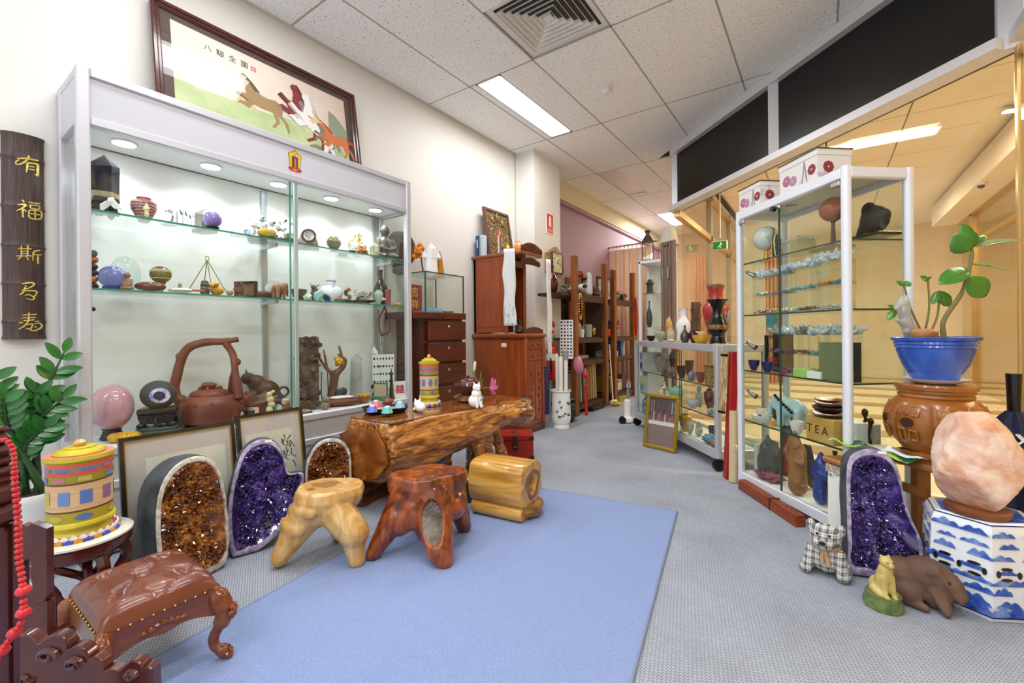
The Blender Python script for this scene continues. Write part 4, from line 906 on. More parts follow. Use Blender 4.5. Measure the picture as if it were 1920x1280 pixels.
for q in ((-k*.52,0,zb+k*.6),(-k*.43,0,h*.8),(-k*.5,0,zb+k*.8),(k*.42,0,h*.72)):m.sph(q,.022,8,6)
m.out('handle',M_clay,t)
MB().tube(smoothpath([(k*.42,-.0,zb+k*.3),(k*.54,-.0,zb+k*.38),(k*.64,-.0,zb+k*.47)],5),[.05,.036,.026],12).out('spout',M_clay,t)
strk=MB()
for a in range(5):strk.bar((-k*.3+a*.035,-k*.362,zb+k*.36+.01*(a%2)),(-k*.27+a*.035,-k*.364,zb+k*.33),.003,.002)
strk.out('scratched_marks',mat('mark_dark','#5a2c22',.6),t)
t,w,h=T('teapot_tray','dark stone tray under the huge red teapot','tray',320,470,785,808,-2.56,Z0+.001,rz=FACEL)
MB().box((0,0,.005),(w*.82,.22,.0095),ch=.003).out('tray',mat('black_stone','#2b3133',.25),t)
t,w,h=T('beast_carving','dark driftwood carving shaped like a crouching beast behind the teapot','carving',458,530,692,772,-2.66,Z0,rz=FACEL)
figure('body',M_brown,t,[((0,0,h*.5),(w*.42,w*.25,h*.28)),((-w*.42,0,h*.82),(w*.2,w*.15,h*.14)),((-w*.2,0,h*.7),(w*.25,w*.2,h*.2)),((w*.3,0,h*.4),(w*.55,0,h*.2),w*.16,w*.1),((-w*.3,-.03,h*.45),(-w*.45,-.05,0.01),w*.12,w*.08),((w*.35,-.03,h*.3),(w*.3,-.05,.01),w*.12,w*.09),((-w*.45,.03,h*.9),(-w*.5,.04,h*1.05),w*.05,w*.02)],.006)
t,w,h=T('root_carving','pale brown root carving between teapot and beast','carving',468,522,732,780,-2.58,Z0,rz=FACEL)
m=MB();m.ico((0,0,h*.45),(w*.55,w*.3,h*.45),3,.6,2.2,4,flat=-h*.45);m.tube(smoothpath([(-w*.4,-w*.2,h*.5),(0,-w*.35,h*.6),(w*.5,-w*.25,h*.8)],5),[.014,.012,.006],8);m.out('root',mat('root_pale','#8a6e58',.45,c2='#5f483a',ns=14,bump=.4),t)
t,w,h=T('jade_bowl','brown bowl holding green jade pebbles','bowl',457,487,750,776,-2.53,Z0);vase(t,BOWL,w,h*.75,M_brown,'bowl')
m=MB();rnd=random.Random(3)
for k2 in range(8):m.ico((rnd.uniform(-.3,.3) *w,rnd.uniform(-.3,.3) *w,h*.65),w*.13,1,.3,3,k2)
m.out('pebbles',mat('jade_green','#7fbf9a',.25,c2='#b9dcc6',ns=20),t)
t,w,h=T('gift_box','open red box with a cream lining and a small plaque','box',463,495,762,790,-2.445,Z0,rz=.5)
MB().box((0,.02,h*.5),(w*1.25,.012,h),ch=.003).out('lid',mat('box_red','#8c1f28',.4),t,False);MB().box((0,.012,h*.5),(w*1.12,.006,h*.8)).out('lining',mat('cream_silk','#e6e4c8',.5),t,False);MB().box((0,0,h*.1),(w*1.25,.06,h*.2)).out('tray',mat('box_red','#8c1f28',.4),t,False)
t,w,h=T('ivory_figurine','tall cream stacked carving of small figures in front of the root carving','figurine',503,523,728,781,-2.44,Z0,rz=FACE)
figure('carving',M_iv,t,[((0,0,h*.12),(w*.5,w*.4,h*.13)),((-w*.1,0,h*.32),(w*.36,w*.32,h*.12)),((w*.1,0,h*.5),(w*.4,w*.3,h*.1)),((0,0,h*.68),(w*.4,w*.32,h*.11)),((-w*.1,0,h*.86),(w*.3,w*.28,h*.1)),((w*.25,0,h*.95),(w*.22,w*.2,h*.06))],.003,1)
t,w,h=T('ring_teapot','purple and brown pot with a tall ring handle','pot',521,543,709,765,-2.53,Z0,rz=FACEL)
ball(t,w*.55,h*.4,mat('purple_glaze','#5a4470',.25),'pot');stand(t,w*.4,h*.14)
MB().tube([(w*.42*math.cos(a),0,h*.78+w*.42*math.sin(a)) for a in [2*PI*k2/20 for k2 in range(20)]],w*.11,8,closed=True).out('ring_handle',M_brown,t)
t,w,h=T('cream_flower','small cream rose on a dull red box','ornament',527,548,742,776,-2.47,Z0)
MB().box((0,0,h*.3),(w,w*.8,h*.6),ch=.003).out('box',mat('red_marble','#7c4436',.3,c2='#a06a58',ns=16),t);m=MB();m.ico((0,0,h*.8),(w*.4,w*.4,h*.2),2,.5,4);m.out('rose',M_iv,t)
t,w,h=T('fluorite_lump','rough pale green fluorite lump at the cabinet front','mineral',519,542,756,780,-2.44,Z0);rock(t,(w*.55,w*.4,h*.55),mat('fluorite','#9fd0b8',.15,c2='#cfe8dc',ns=12,trans=.3),'rock',seed=6)
t,w,h=T('scholar_rock','tall dark brown carved wooden mountain in the right bay','carving',556,603,634,770,-2.60,Z0,rz=FACEL)
m=MB();rnd=random.Random(21);m.box((0,0,h*.5),(w*.8,w*.45,h*.96))
for k2 in range(70):m.ico((rnd.uniform(-.45,.45) *w,rnd.uniform(-.3,.12) *w-w*.1,rnd.uniform(.02,.98) *h),(w*rnd.uniform(.08,.18),w*.14,h*rnd.uniform(.02,.06)),1,.6,3,k2)
m.out('carving',mat('mountain_wood','#4d3c32',.4,c2='#7b6453',ns=22,bump=.5),t)
t,w,h=T('picture_stone','small brown polished picture stone at the foot of the carved mountain','mineral',556,590,745,772,-2.47,Z0,rz=FACEL)
m=MB();m.prism([(-w*.5,0),(w*.5,0),(w*.1,h),(-w*.25,h*.7)],-.02,.02,Matrix.Rotation(PI/2,4,'X'));m.out('stone',mat('picture_stone','#6d5544',.2,c2='#3f3028',ns=12),t,False)
t,w,h=T('agate_plate','flat cream agate plate lying at the front of the right bay','mineral',556,592,766,780,-2.445,Z0,rz=FACEL);MB().ico((0,0,h*.3),(w*.6,w*.3,h*.3),2,.15).out('plate',mat('cream_agate','#cbb9a0',.2,c2='#a98d74',ns=12),t)
t,w,h=T('branch_sculpture','brown tree trunk sculpture with bare branches','sculpture',600,652,642,752,-2.62,Z0,rz=FACEL)
m=MB();m.tube(smoothpath([(-w*.1,0,0),(-w*.02,0,h*.3),(w*.05,0,h*.52)],5),[w*.2,w*.16,w*.17],10)
m.tube(smoothpath([(w*.05,0,h*.5),(w*.3,0,h*.6),(w*.42,0,h*.72),(w*.28,0,h*.8),(w*.15,0,h*.84)],5),[w*.14,w*.11,w*.09,w*.06,w*.04],8)
m.tube(smoothpath([(0,0,h*.5),(-w*.2,0,h*.58),(-w*.42,0,h*.72),(-w*.52,0,h*.82)],5),[w*.12,w*.07,w*.05,w*.025],8)
m.tube(smoothpath([(-w*.25,0,h*.62),(-w*.28,.01,h*.75),(-w*.35,.01,h*.92)],5),[w*.06,w*.045,w*.025],8);m.tube([(w*.3,0,h*.82),(w*.2,0,h*.98)],[w*.05,w*.04],8)
m.out('trunk',mat('trunk_brown','#6a4a38',.4,c2='#8a6450',ns=6,stretch=(4,4,1)),t)
p_,w,h=it(632,653,645,662,-2.55,Z0)
t2=MB()
rnd=random.Random(14)
tt=thing('amber_cluster','cluster of round amber fruits hung on the branch sculpture','ornament',(-2.60,t.location.y+.035,t.location.z+.28))
for k2 in range(11):t2.sph((rnd.uniform(-.02,.02),rnd.uniform(-.035,.035),rnd.uniform(-.022,.022)),.015,9,6)
t2.out('fruits',M_amber,tt)
t,w,h=T('elephant_figurine','dark grey stone elephant beside the branch sculpture','figurine',621,653,708,748,-2.60,Z0,rz=-1.0);eleph(mat('elephant_stone','#3f4143',.35),t,w*1.15)
t,w,h=T('pebble_pile','two striped brown pebbles in front of the branch sculpture','stone',600,622,732,760,-2.48,Z0)
m=MB();m.ico((0,0,h*.3),(w*.5,w*.4,h*.3),2,.15);m.out('pebble',mat('striped_pebble','#7f7262',.3,c2='#a3947e',kind='wave',ns=30),t);m=MB();m.ico((.01,0,h*.72),(w*.4,w*.35,h*.2),2,.15);m.out('pebble',mat('striped_pebble','#7f7262',.3),t)
t,w,h=T('crystal_obelisk','tall clear quartz obelisk with a pointed tip on a dark base','crystal',653,684,650,740,-2.60,Z0,rz=.4)
MB().box((0,0,h*.03),(w*1.1,w*.8,h*.06),ch=.003).out('base',M_ebony,t);m=MB();crystal_mb(m,(0,0,h*.055),w*.5,h*.945,.16,6)
for v in m.v:
    k2=1-.28*(v.z/h);v.x *= k2;v.y *= k2
m.out('obelisk',mat('obelisk_quartz','#b9bdb4',.1,c2='#dfe2dc',ns=10,trans=.4),t,False)
t,w,h=T('bone_carving','white carved tusk with black flower painting on a dark rock stand','carving',693,722,648,742,-2.66,Z0,rz=FACEL)
m=MB();rnd=random.Random(33)
for k2 in range(16):m.ico((rnd.uniform(-.4,.4) *w,rnd.uniform(-.25,.25) *w,h*rnd.uniform(.04,.2)),w*.16,1,.6,3,k2)
m.out('rock_stand',M_ebony,t)
MB().tube(smoothpath([(w*.2,0,h*.2),(w*.18,0,h*.5),(-w*.05,0,h*.8),(-w*.25,0,h)],5),[w*.2,w*.24,w*.2,w*.12],10).out('tusk',mat('painted_bone','#ebeae6',.4,c2='#4a4640',ns=16,lo=.58,hi=.62),t)
t,w,h=T('pendant_necklace','dark cord necklace with a yellow tag leaning on the branch sculpture','necklace',602,616,675,742,-2.56,Z0,rz=FACEL)
m=MB();m.tube(smoothpath([(-w*.4,0,h),(-w*.45,0,h*.6),(-w*.4,0,h*.25),(0,0,h*.16),(w*.4,0,h*.25),(w*.45,0,h*.6),(w*.4,0,h)],6),.0028,6);m.out('cord',M_blk,t);MB().box((0,0,h*.08),(w*.6,.006,h*.16)).out('tag',mat('yellow_tag','#d8c43a',.5),t,False)
t,w,h=T('bead_rosary','red brown bead rosary hanging from the middle shelf','rosary',711,732,573,645,-2.54,0,rz=FACEL)
p2=PX(721,578,-2.54);t.location=(-2.54,p2.y,1.10)
m=MB();bead_loop(m,[(0,0,-.004),(-w*.45,0,-h*.3),(-w*.4,0,-h*.65),(0,0,-h*.72),(w*.45,0,-h*.6),(w*.4,0,-h*.3),(0,0,-.004)],.0075,40);m.out('beads',mat('rosary_bead','#7c3a2c',.3),t)
m=MB();m.tube([(-w*.3,0,-h*.7),(-w*.3,0,-h*.95)],.0018,6);m.sph((-w*.3,0,-h*.74),.009,8,6);m.sph((-w*.3,0,-h*.97),.006,8,6);m.out('tassel',M_dkstone,t)
t,w,h=T('jewel_box','open green jewel box with a tan lining','box',708,732,720,752,-2.47,Z0,rz=.55)
MB().box((0,.02,h*.5),(w*1.2,.01,h),ch=.002).out('lid',mat('green_leather','#2f7a62',.4),t,False);MB().box((0,.013,h*.5),(w*1.0,.006,h*.84)).out('lining',mat('tan_silk','#cdb494',.6),t,False);MB().box((0,-.01,h*.1),(w*1.2,.055,h*.2)).out('tray',mat('green_leather','#2f7a62',.4),t,False)
t,w,h=T('pagoda_tower','slim bronze pagoda tower','figurine',728,740,687,744,-2.50,Z0)
m=MB()
for k2 in range(7):q=1-.08*k2;m.lathe([(w*.5*q,h*.1*k2+h*.05),(w*.36*q,h*(.1*k2+.06)),(w*.36*q,h*(.1*k2+.13)),(w*.5*q,h*(.1*k2+.15))],8)
m.lathe([(w*.6,0),(w*.6,h*.04),(w*.4,h*.06)],8);m.tube([(0,0,h*.75),(0,0,h)],[w*.2,w*.03],8);m.out('tower',mat('old_bronze','#5a4a34',.4,.5),t,False)
t,w,h=T('calligraphy_sheet','white sheet of small brush characters at the right end of the cabinet floor','paper',728,762,667,744,-2.62,Z0,rz=1.0)
MB().box((0,0,h*.5),(w*1.15,.004,h)).out('sheet',mat('paper_white','#eef0f2',.7),t,False)
m=MB();rnd=random.Random(6)
for r_ in range(5):
    for c_ in range(7):m.box((-w*.48+c_*w*.16,-.003,h*(.9-r_*.18)),(w*.1*rnd.uniform(.5,1),.001,h*.05*rnd.uniform(.5,1.2)))
m.out('brush_marks',mat('ink','#26221f',.8),t,False,kind='stuff')
t,w,h=T('double_joy_card','white card with a red double happiness character','card',741,762,716,747,-2.47,Z0,rz=1.05)
MB().box((0,0,h*.5),(w*1.05,.012,h),ch=.001).out('card',mat('paper_white','#eef0f2',.7),t,False);text('character','囍',w*.82,mat('joy_red','#cf2a2a',.6),t,Matrix.Translation((0,-.0066,h*.5)) @ Matrix.Rotation(PI/2,4,'X'),.0004,.001)
t,w,h=T('wooden_tray','long red brown wooden tray with a white jade piece on it','tray',615,682,744,768,-2.46,Z0,rz=FACEL)
MB().ico((0,0,h*.3),(w*.62,w*.22,h*.32),3,.1).out('tray',mat('tray_wood','#7a4632',.35),t);MB().ico((w*.05,0,h*.65),(w*.38,w*.12,h*.16),2,.3).out('jade_piece',M_whi,t)
t,w,h=T('amber_bowl','shallow dish heaped with amber beads','bowl',674,706,735,758,-2.455,Z0);vase(t,PLATE,w,h*.5,M_lbrown,'dish')
m=MB();rnd=random.Random(12)
for k2 in range(20):a=rnd.uniform(0,6.28);q=rnd.uniform(0,.36) *w;m.sph((q*math.cos(a),q*math.sin(a),h*.5+rnd.uniform(0,.2) *h),w*.09,7,5)
m.out('beads',M_amber,t)
# ================================================================ rug
rg=thing('rug','large pale blue cut pile rug under the log stools','rug',(0,0,0))
M_rug=mat('rug_pile','#7c93cc',.95,c2='#9fb4e4',ns=260,detail=3,bump=.8,bs=260,sheen=.2,lo=.3,hi=.7)
R4=[(-.61,2.28),(-1.44,2.17),(-1.78,2.12),(-1.53,.36),(-1.38,-.35),(-.17,-.35)]
MB().prism(R4,.0,.008).out('pile',M_rug,rg,False)
m=MB();m.tube([(x,y,.005) for x,y in R4],.006,8,closed=True);m.out('bound_edge',mat('rug_edge','#7f8fae',.9),rg)
# ================================================================ geodes
def geode(label,loc,rz,tilt,outline,thick,cry,rim_m,n,name='geode',rim_w=.13,seed=1,cs=.011,tag_=False,cav=.05):
    """outline: closed x,z profile in metres of the sawn face (faces -y)"""
    t=thing(name,label,'geode',loc,rz)
    T_=Matrix.Rotation(tilt,4,'X');N_=len(outline)
    P=smoothpath(outline+[outline[0]],5)[:-1] if False else []
    q=[V((x,0,z)) for x,z in outline];P=[]
    for i in range(N_):
        a,b,c,d=q[i-1],q[i],q[(i+1) %N_],q[(i+2) %N_]
        for k in range(5):
            s=k/5;P.append(.5*((2*b) +(c-a) *s+(2*a-5*b+4*c-d) *s*s+(3*b-a-3*c+d) *s**3))
    for p in P:p.z=max(p.z,0)
    n_=len(P);C_=sum(P,V()) /n_;rnd=random.Random(seed)
    def ring(k,y,amp=0,fr=9):return [V((C_.x+(p.x-C_.x) *k,y+amp*noise.noise(p*fr),max(0,C_.z+(p.z-C_.z) *k) if k>=.9 else C_.z+(p.z-C_.z) *k)) for p in P]
    def loft(rings,cap0=False,cap1=True):
        v=[p for r in rings for p in r];f=[]
        for i in range(len(rings) -1):
            for k in range(n_):f.append((i*n_+k,i*n_+(k+1) %n_,(i+1) *n_+(k+1) %n_,(i+1) *n_+k))
        if cap0:f.append(list(range(n_)))
        if cap1:f.append([(len(rings) -1) *n_+k for k in range(n_)][::-1])
        return MB().add(v,f,T_)
    loft([ring(.985,0.002),ring(1,.01),ring(1.015,thick*.4,.012),ring(.97,thick*.8,.012),ring(.9,thick)],False).out('basalt_shell',mat('basalt_shell','#4a4f55',.6,c2='#2f3338',ns=18,bump=.5),t,angle=60)
    k1=1-rim_w
    loft([ring(.985,-.001),ring(.96,-.006,.006,40),ring(k1+.03,-.007,.008,40),ring(k1,0,.004)],False,False).out('quartz_rim',rim_m,t)
    bow=lambda d:cav*(1-min(1,d) **2)
    cv=[ring(k1*s,bow(s),.012,20) for s in (1,.94,.85,.73,.6,.45,.3,.15,.03)]
    loft(cv).out('crystal_bed',cry,t)
    m=MB();k=0;RAD=[max([(p-C_).length for p in P if abs((math.atan2(p.z-C_.z,p.x-C_.x) +PI) /(2*PI) *72-j) <4 or abs((math.atan2(p.z-C_.z,p.x-C_.x) +PI) /(2*PI) *72-j) >68] or [.1]) for j in range(72)]
    xs_,zs_=[p.x for p in P],[p.z for p in P]
    def inside(x,z):
        c=False;j=n_-1
        for i in range(n_):
            if (zs_[i] >z) != (zs_[j] >z) and x<(xs_[j] -xs_[i]) *(z-zs_[i]) /(zs_[j] -zs_[i]) +xs_[i]:c=not c
            j=i
        return c
    while k<n:
        x,z=rnd.uniform(min(xs_),max(xs_)),rnd.uniform(min(zs_),max(zs_))
        xx,zz=C_.x+(x-C_.x) /k1*1.0,C_.z+(z-C_.z) /k1*1.0
        if not inside(xx,zz):continue
        k+=1;r=cs*rnd.uniform(.55,1.25)
        an=math.atan2(z-C_.z,x-C_.x);d=math.hypot(x-C_.x,z-C_.z) /(k1*RAD[int((an+PI) /(2*PI) *72) %72])
        y=bow(d) +.010*noise.noise(V((x*20,0,z*20))) -.004
        crystal_mb(m,(0,0,0),r*.62,r*1.5,.6,6,M=T_ @ Matrix.Translation((x,y,z)) @ Matrix.Rotation(PI/2+rnd.uniform(-.6,.6),4,'X') @ Matrix.Rotation(rnd.uniform(-.6,.6),4,'Y') @ Matrix.Rotation(rnd.uniform(0,1),4,'Z'))
    m.out('crystals',cry,t,False,kind='stuff')
    if tag_:
        MB().box((C_.x,-.012,max(zs_) -.014),(.026,.002,.011),M=T_).out('price_tag',M_whi,t,False)
    return t
M_cit=mat('citrine_crystals','#54280a',.12,c2='#b87a34',ns=22,c3='#7f4312',detail=6,spec=.8,coat=.4)
M_ame=mat('amethyst_crystals','#1c1038',.1,c2='#6f58a2',ns=16,c3='#37226a',detail=6,spec=.9,coat=.5)
M_rimw=mat('quartz_rim','#dcd6cc',.5,c2='#a8a29a',ns=50,bump=.6)
M_rimp=mat('purple_rim','#c4b8cc',.45,c2='#8577a0',ns=40,bump=.6)
geode('tall citrine geode with orange brown crystals standing behind the leather footstool',(-1.90,.66,0),math.radians(104),-.05,
      [(-.10,.0),(.085,0),(.125,.05),(.13,.15),(.125,.26),(.11,.36),(.07,.435),(.0,.46),(-.065,.44),(-.11,.38),(-.128,.28),(-.125,.12)],.125,M_cit,M_rimw,1500,seed=3)
geode('tall purple amethyst geode with a shoulder notch, between picture frames and pale stool',(-1.93,.935,0),math.radians(72),-.10,
      [(-.13,.0),(-.04,0),(.06,.07),(.12,.15),(.145,.25),(.14,.29),(.085,.30),(.07,.38),(.03,.445),(-.03,.462),(-.09,.42),(-.13,.3),(-.15,.15)],.08,M_ame,M_rimp,1500,seed=4,tag_=True)
geode('smaller citrine geode half hidden behind the pale stool and log table',(-1.99,1.262,0),math.radians(70),-.05,
      [(-.10,.0),(.09,0),(.10,.08),(.105,.2),(.10,.31),(.06,.375),(0,.395),(-.06,.375),(-.105,.3),(-.115,.2),(-.115,.08)],.07,M_cit,M_rimw,900,seed=6)
# ================================================================ two framed prints leaning below the cabinet
M_fr=mat('black_gilt_frame','#1d1b17',.3,c2='#3a352a',ns=5)
def print_frame(label,y0,y1,hgt,seed):
    t=thing('framed_print',label,'picture',(-2.09,y0,0));w=y1-y0
    M=Matrix.Rotation(-.14,4,'Y') @ frame((0,0,0),(0,1,0),(0,0,1))
    for nm,a,b,th in (('frame_bar',0,.014,.018),('gilt_strip',.014,.018,.014)):
        mm=M_fr if a==0 else mat('gilt_strip','#b59a3c',.3,.5)
        for x0,x1,z0,z1 in ((a,w-a,hgt-b,hgt-a),(a,w-a,a,b),(a,b,b,hgt-b),(w-b,w-a,b,hgt-b)):
            MB().box(((x0+x1) /2,(z0+z1) /2,th/2),(x1-x0,z1-z0,th),M=M).out(nm,mm,t,False)
    MB().box((w/2,hgt/2,.004),(w-.02,hgt-.02,.004),M=M).out('mount',mat('grey_mount','#c6c2bd',.7),t,False)
    bx=MB().box((w/2+(.02 if seed==1 else -.01),hgt*.47,.0065),(w*.70,hgt*.72,.002),M=M).out('paper',mat('print_paper','#e4e0d0',.7,c2='#d2d6c4',ns=2.5),t,False)
    rnd=random.Random(seed);m=MB()
    for k in range(16):
        x,z=(w*(.2+.05*seed) +rnd.uniform(-.02,.03),hgt*rnd.uniform(.18,.62)) if seed==1 else (w*rnd.uniform(.55,.8),hgt*rnd.uniform(.5,.78))
        m.tube([M @ V((x,z,.008)),M @ V((x+rnd.uniform(-.02,.02),z-.018,.008)),M @ V((x+rnd.uniform(-.03,.03),z-.035,.008))],[.003,.002,.0006],5)
    m.out('ink_strokes',mat('ink_green','#3c4a44',.8),t,False,kind='stuff')
    for k in range(3):text('inscription','王作之'[k],.02,mat('ink','#26221f',.8),t,M @ Matrix.Translation((w*(.24 if seed==1 else .74),hgt*(.27-.05*k),.008)),.0003)
    MB().box((w*.25 if seed==1 else w*.75,hgt*.10,.008),(.014,.016,.001),M=M).out('red_seal',mat('seal_red','#d9545a',.7),t,False)
    MB().box((w/2,hgt/2,.011),(w-.034,hgt-.034,.002),M=M).out('glazing',glass('picture_glass','#ffffff',1.0),t,False)
print_frame('black and gilt framed print behind the tall citrine geode',.50,.895,.53,1)
print_frame('black and gilt framed print behind the tall amethyst geode',.905,1.21,.55,2)
# ================================================================ prayer wheels
M_yel=mat('wheel_yellow','#b3a31c',.35,c2='#d6c838',ns=10);M_wood=mat('wheel_wood','#d8b68c',.5,c2='#c9a070',ns=5,stretch=(1,1,22))
M_pink=mat('wheel_coral','#d9866a',.5)
def wheel(t,r,h,seed):
    zb=h*.215
    MB().lathe([(r*1.02,0),(r*1.06,h*.01),(r*1.06,h*.055),(r*.9,h*.075),(.001,h*.075)],36).out('lotus_base',mat('lotus_pink','#d4527e',.4),t)
    for ring_,(z,cs_) in enumerate(((h*.035,('#2f5cc0','#c99a2c')),(h*.066,('#f0ecec','#f0ecec')))):
        n=26;sh=[None,None]
        for k in range(n):
            if sh[k%2] is None:
                w=r*.125;pts=[(-w,-.3*h*.09),(w,-.3*h*.09),(w*.9,h*.01),(0,h*.035),(-w*.9,h*.01)]
                o=MB().prism(pts,0,.004,Matrix.Translation((0,0,0)) @ frame((0,0,0),(1,0,0),(0,0,1)))
                sh[k%2] =o.out('petal',mat('petal_'+cs_[k%2].strip('#'),cs_[k%2],.4),t,False)
                p=sh[k%2]
            else:p=sh[k%2].copy();COL.objects.link(p)
            a=2*PI*(k+.5*ring_) /n;rr=r*(1.065 if ring_==0 else 1.0)
            p.location=(rr*math.cos(a),rr*math.sin(a),z);p.rotation_euler=(0,0,a+PI/2)
    MB().lathe([(r*.88,h*.075),(r*.8,h*.11),(r*.82,h*.16),(r*.98,h*.17),(r*.98,h*.20),(r*.94,h*.215),(.001,h*.215)],36).out('foot',M_yel,t)
    H_=h*.84-zb
    bands=[(0,.17,'#a89a20'),(.17,.2,'#6a3a2a'),(.2,.62,None),(.62,.65,'#6a3a2a'),(.65,.77,'#8d8a2a'),(.77,.83,'#d0523c'),(.83,.90,'#7a7d78'),(.90,.96,'#d85a48'),(.96,1,'#a8981c')]
    for a,b,c in bands:MB().lathe([(r*.9,zb+a*H_),(r*.9,zb+b*H_)],40).out('painted_band',M_wood if c is None else mat('band_'+c.strip('#'),c,.45,c2=None),t)
    MB().lathe([(r*.97,zb+H_),(r*.98,zb+H_*1.02),(r*.98,zb+H_*1.06),(r*.8,zb+H_*1.065),(.001,zb+H_*1.065)],40).out('top_plate',M_yel,t)
    MB().lathe([(r*.96,zb+H_*1.0655),(r*.68,zb+H_*1.068),(.001,zb+H_*1.068)],40).out('coral_face',M_pink,t)
    zt=zb+H_*1.066
    MB().lathe([(r*.70,zt),(r*.73,zt+h*.015),(r*.68,zt+h*.04),(r*.5,zt+h*.055),(r*.44,zt+h*.058),(r*.45,zt+h*.07),(r*.4,zt+h*.075),(.001,zt+h*.075)],36).out('dome',M_yel,t)
    MB().lathe([(r*.12,zt+h*.072),(r*.19,zt+h*.095),(r*.19,zt+h*.115),(r*.1,zt+h*.14),(.001,zt+h*.146)],20).out('finial',mat('finial_gold','#d9a968',.25,.3),t)
    rnd=random.Random(seed)
    cols=['#5a74b4','#5f9a7c','#8d6a90','#b8ac50','#6a88bc','#b8707a']
    for (z0,z1,n_,ov) in ((.03,.14,6,1),(.30,.52,9,0),(.67,.75,8,0),(.84,.89,9,0)):
        for k in range(n_):
            a0=2*PI*(k+rnd.uniform(-.1,.1)) /n_;wd=2*PI/n_*(.26 if ov==0 else .28);pts=[]
            v=[];f=[];N_=8
            for i in range(N_+1):
                s=i/N_;e=(math.sin(PI*s) if ov else 1);zc_=(z0+z1) /2;hh=(z1-z0) /2*(e if ov else 1)
                for z in (zc_-hh,zc_+hh):v.append(((r*.9+.0012) *math.cos(a0+wd*(s-.5) *2),(r*.9+.0012) *math.sin(a0+wd*(s-.5) *2),zb+z*H_))
            for i in range(N_):f.append((2*i,2*i+2,2*i+3,2*i+1))
            c=cols[rnd.randrange(6)] if not (z0==.27 and k%2) else '#c2b04c'
            MB().add(v,f).out('painted_patch',mat('patch_'+c.strip('#'),c,.5),t)
stb=thing('side_table','small round marble topped side table with dark carved wooden legs','table',(-1.925,.355,0))
M_dred=mat('dark_red_wood','#3d100c',.2,c2='#6a2012',ns=5,stretch=(1,1,5),coat=.5)
MB().lathe([(.123,.268),(.128,.272),(.128,.278),(.123,.281),(.001,.281)],40).out('marble_top',mat('cream_marble','#e6e4d4',.15,c2='#d4d0bc',ns=6,coat=.4),stb)
MB().lathe([(.11,.225),(.125,.245),(.127,.266),(.001,.266)],40).out('apron',M_dred,stb)
for k in range(5):
    a=2*PI*k/5+.3;c,s=math.cos(a),math.sin(a)
    MB().tube(smoothpath([(.09*c,.09*s,.24),(.11*c,.11*s,.17),(.06*c,.06*s,.08),(.1*c,.1*s,.0)],6),[.016,.016,.013,.016],8).out('leg',M_dred,stb)
for k in range(4):
    a=PI/2*k;MB().tube(smoothpath([(.07*math.cos(a),.07*math.sin(a),.2),(.02,.02,.12),(.07*math.cos(a+1),.07*math.sin(a+1),.05)],5),.012,8).out('root_brace',M_dred,stb)
wl=thing('prayer_wheel','large painted prayer wheel on the marble topped side table','prayer wheel',(-1.925,.355,.283));wheel(wl,.086,.295,1)
# ================================================================ potted plant behind the side table
M_leaf=mat('zz_leaf','#1f5a22',.25,c2='#347a34',ns=4,spec=.6,coat=.3);M_stem=mat('zz_stem','#38582c',.4,c2='#273f22',ns=10)
pp0=PX(58,930,-2.42)
zz=thing('potted_plant','glossy green plant with paired leaves in a white pot behind the marble table','plant',(-2.44,pp0.y-.0,0))
PZT=pp0.z
MB().lathe([(.075,.0),(.08,.01),(.115,PZT-.01),(.12,PZT),(.118,PZT+.02),(.108,PZT+.02),(.1,PZT-.005),(.001,PZT-.006)],28).out('pot',M_whi,zz)
MB().lathe([(.105,PZT),(.001,PZT+.006)],20).out('soil',mat('soil','#2c221a',.9,c2='#46382c',ns=60,bump=.6),zz)
def leaf_mb(mb,p,d,up,L,w,curl=.15):
    d=V(d).normalized();s=d.cross(V(up)).normalized();n=s.cross(d);v=[];f=[]
    for i,t in enumerate((0,.15,.35,.55,.75,.9,1)):
        hw=w*(math.sin(PI*min(1,t*.96+.02)) **.75) /2;c=V(p) +d*(L*t) -n*(curl*L*t*t)
        v+=[c-s*hw+n*hw*.25,c,c+s*hw+n*hw*.25]
    for i in range(6):
        a=3*i;f+=[(a,a+1,a+4,a+3),(a+1,a+2,a+5,a+4)]
    return mb.add(v,f)
rnd=random.Random(5);RTv=RT
for si,(tx,ty,base) in enumerate((((120),660,40),((118),745,55),((5),745,30),((62),735,62),((-15),700,20),((85),800,70))):
    tip=PX(tx,ty,-2.40+.03*(si%3)) -zz.location;b0=V((rnd.uniform(-.03,.03),rnd.uniform(-.04,.04),PZT))
    mid=b0.lerp(tip,.5) +V((0,-.03 if si != 3 else .05,.05))
    pth=smoothpath([b0,mid,tip],8);st=MB().tube(pth,[.011,.009,.006,.003],8).out('stem',M_stem,zz)
    N_=7
    for k in range(N_):
        i=int(len(pth) *(.38+.6*k/N_));i=min(i,len(pth) -2);d=(pth[i+1] -pth[i]).normalized()
        for sg in (-1,1):
            sd=d.cross(V((1,0,0))).normalized() *sg
            m=MB();leaf_mb(m,pth[i],sd*1.0+d*.7+V((rnd.uniform(.0,.5),0,rnd.uniform(-.1,.2))),V((1,0,.35)),.062+rnd.uniform(0,.02),.034,.1);m.out('leaf',M_leaf,st)
    m=MB();leaf_mb(m,pth[-1],d,V((1,0,.3)),.06,.03);m.out('leaf',M_leaf,st)
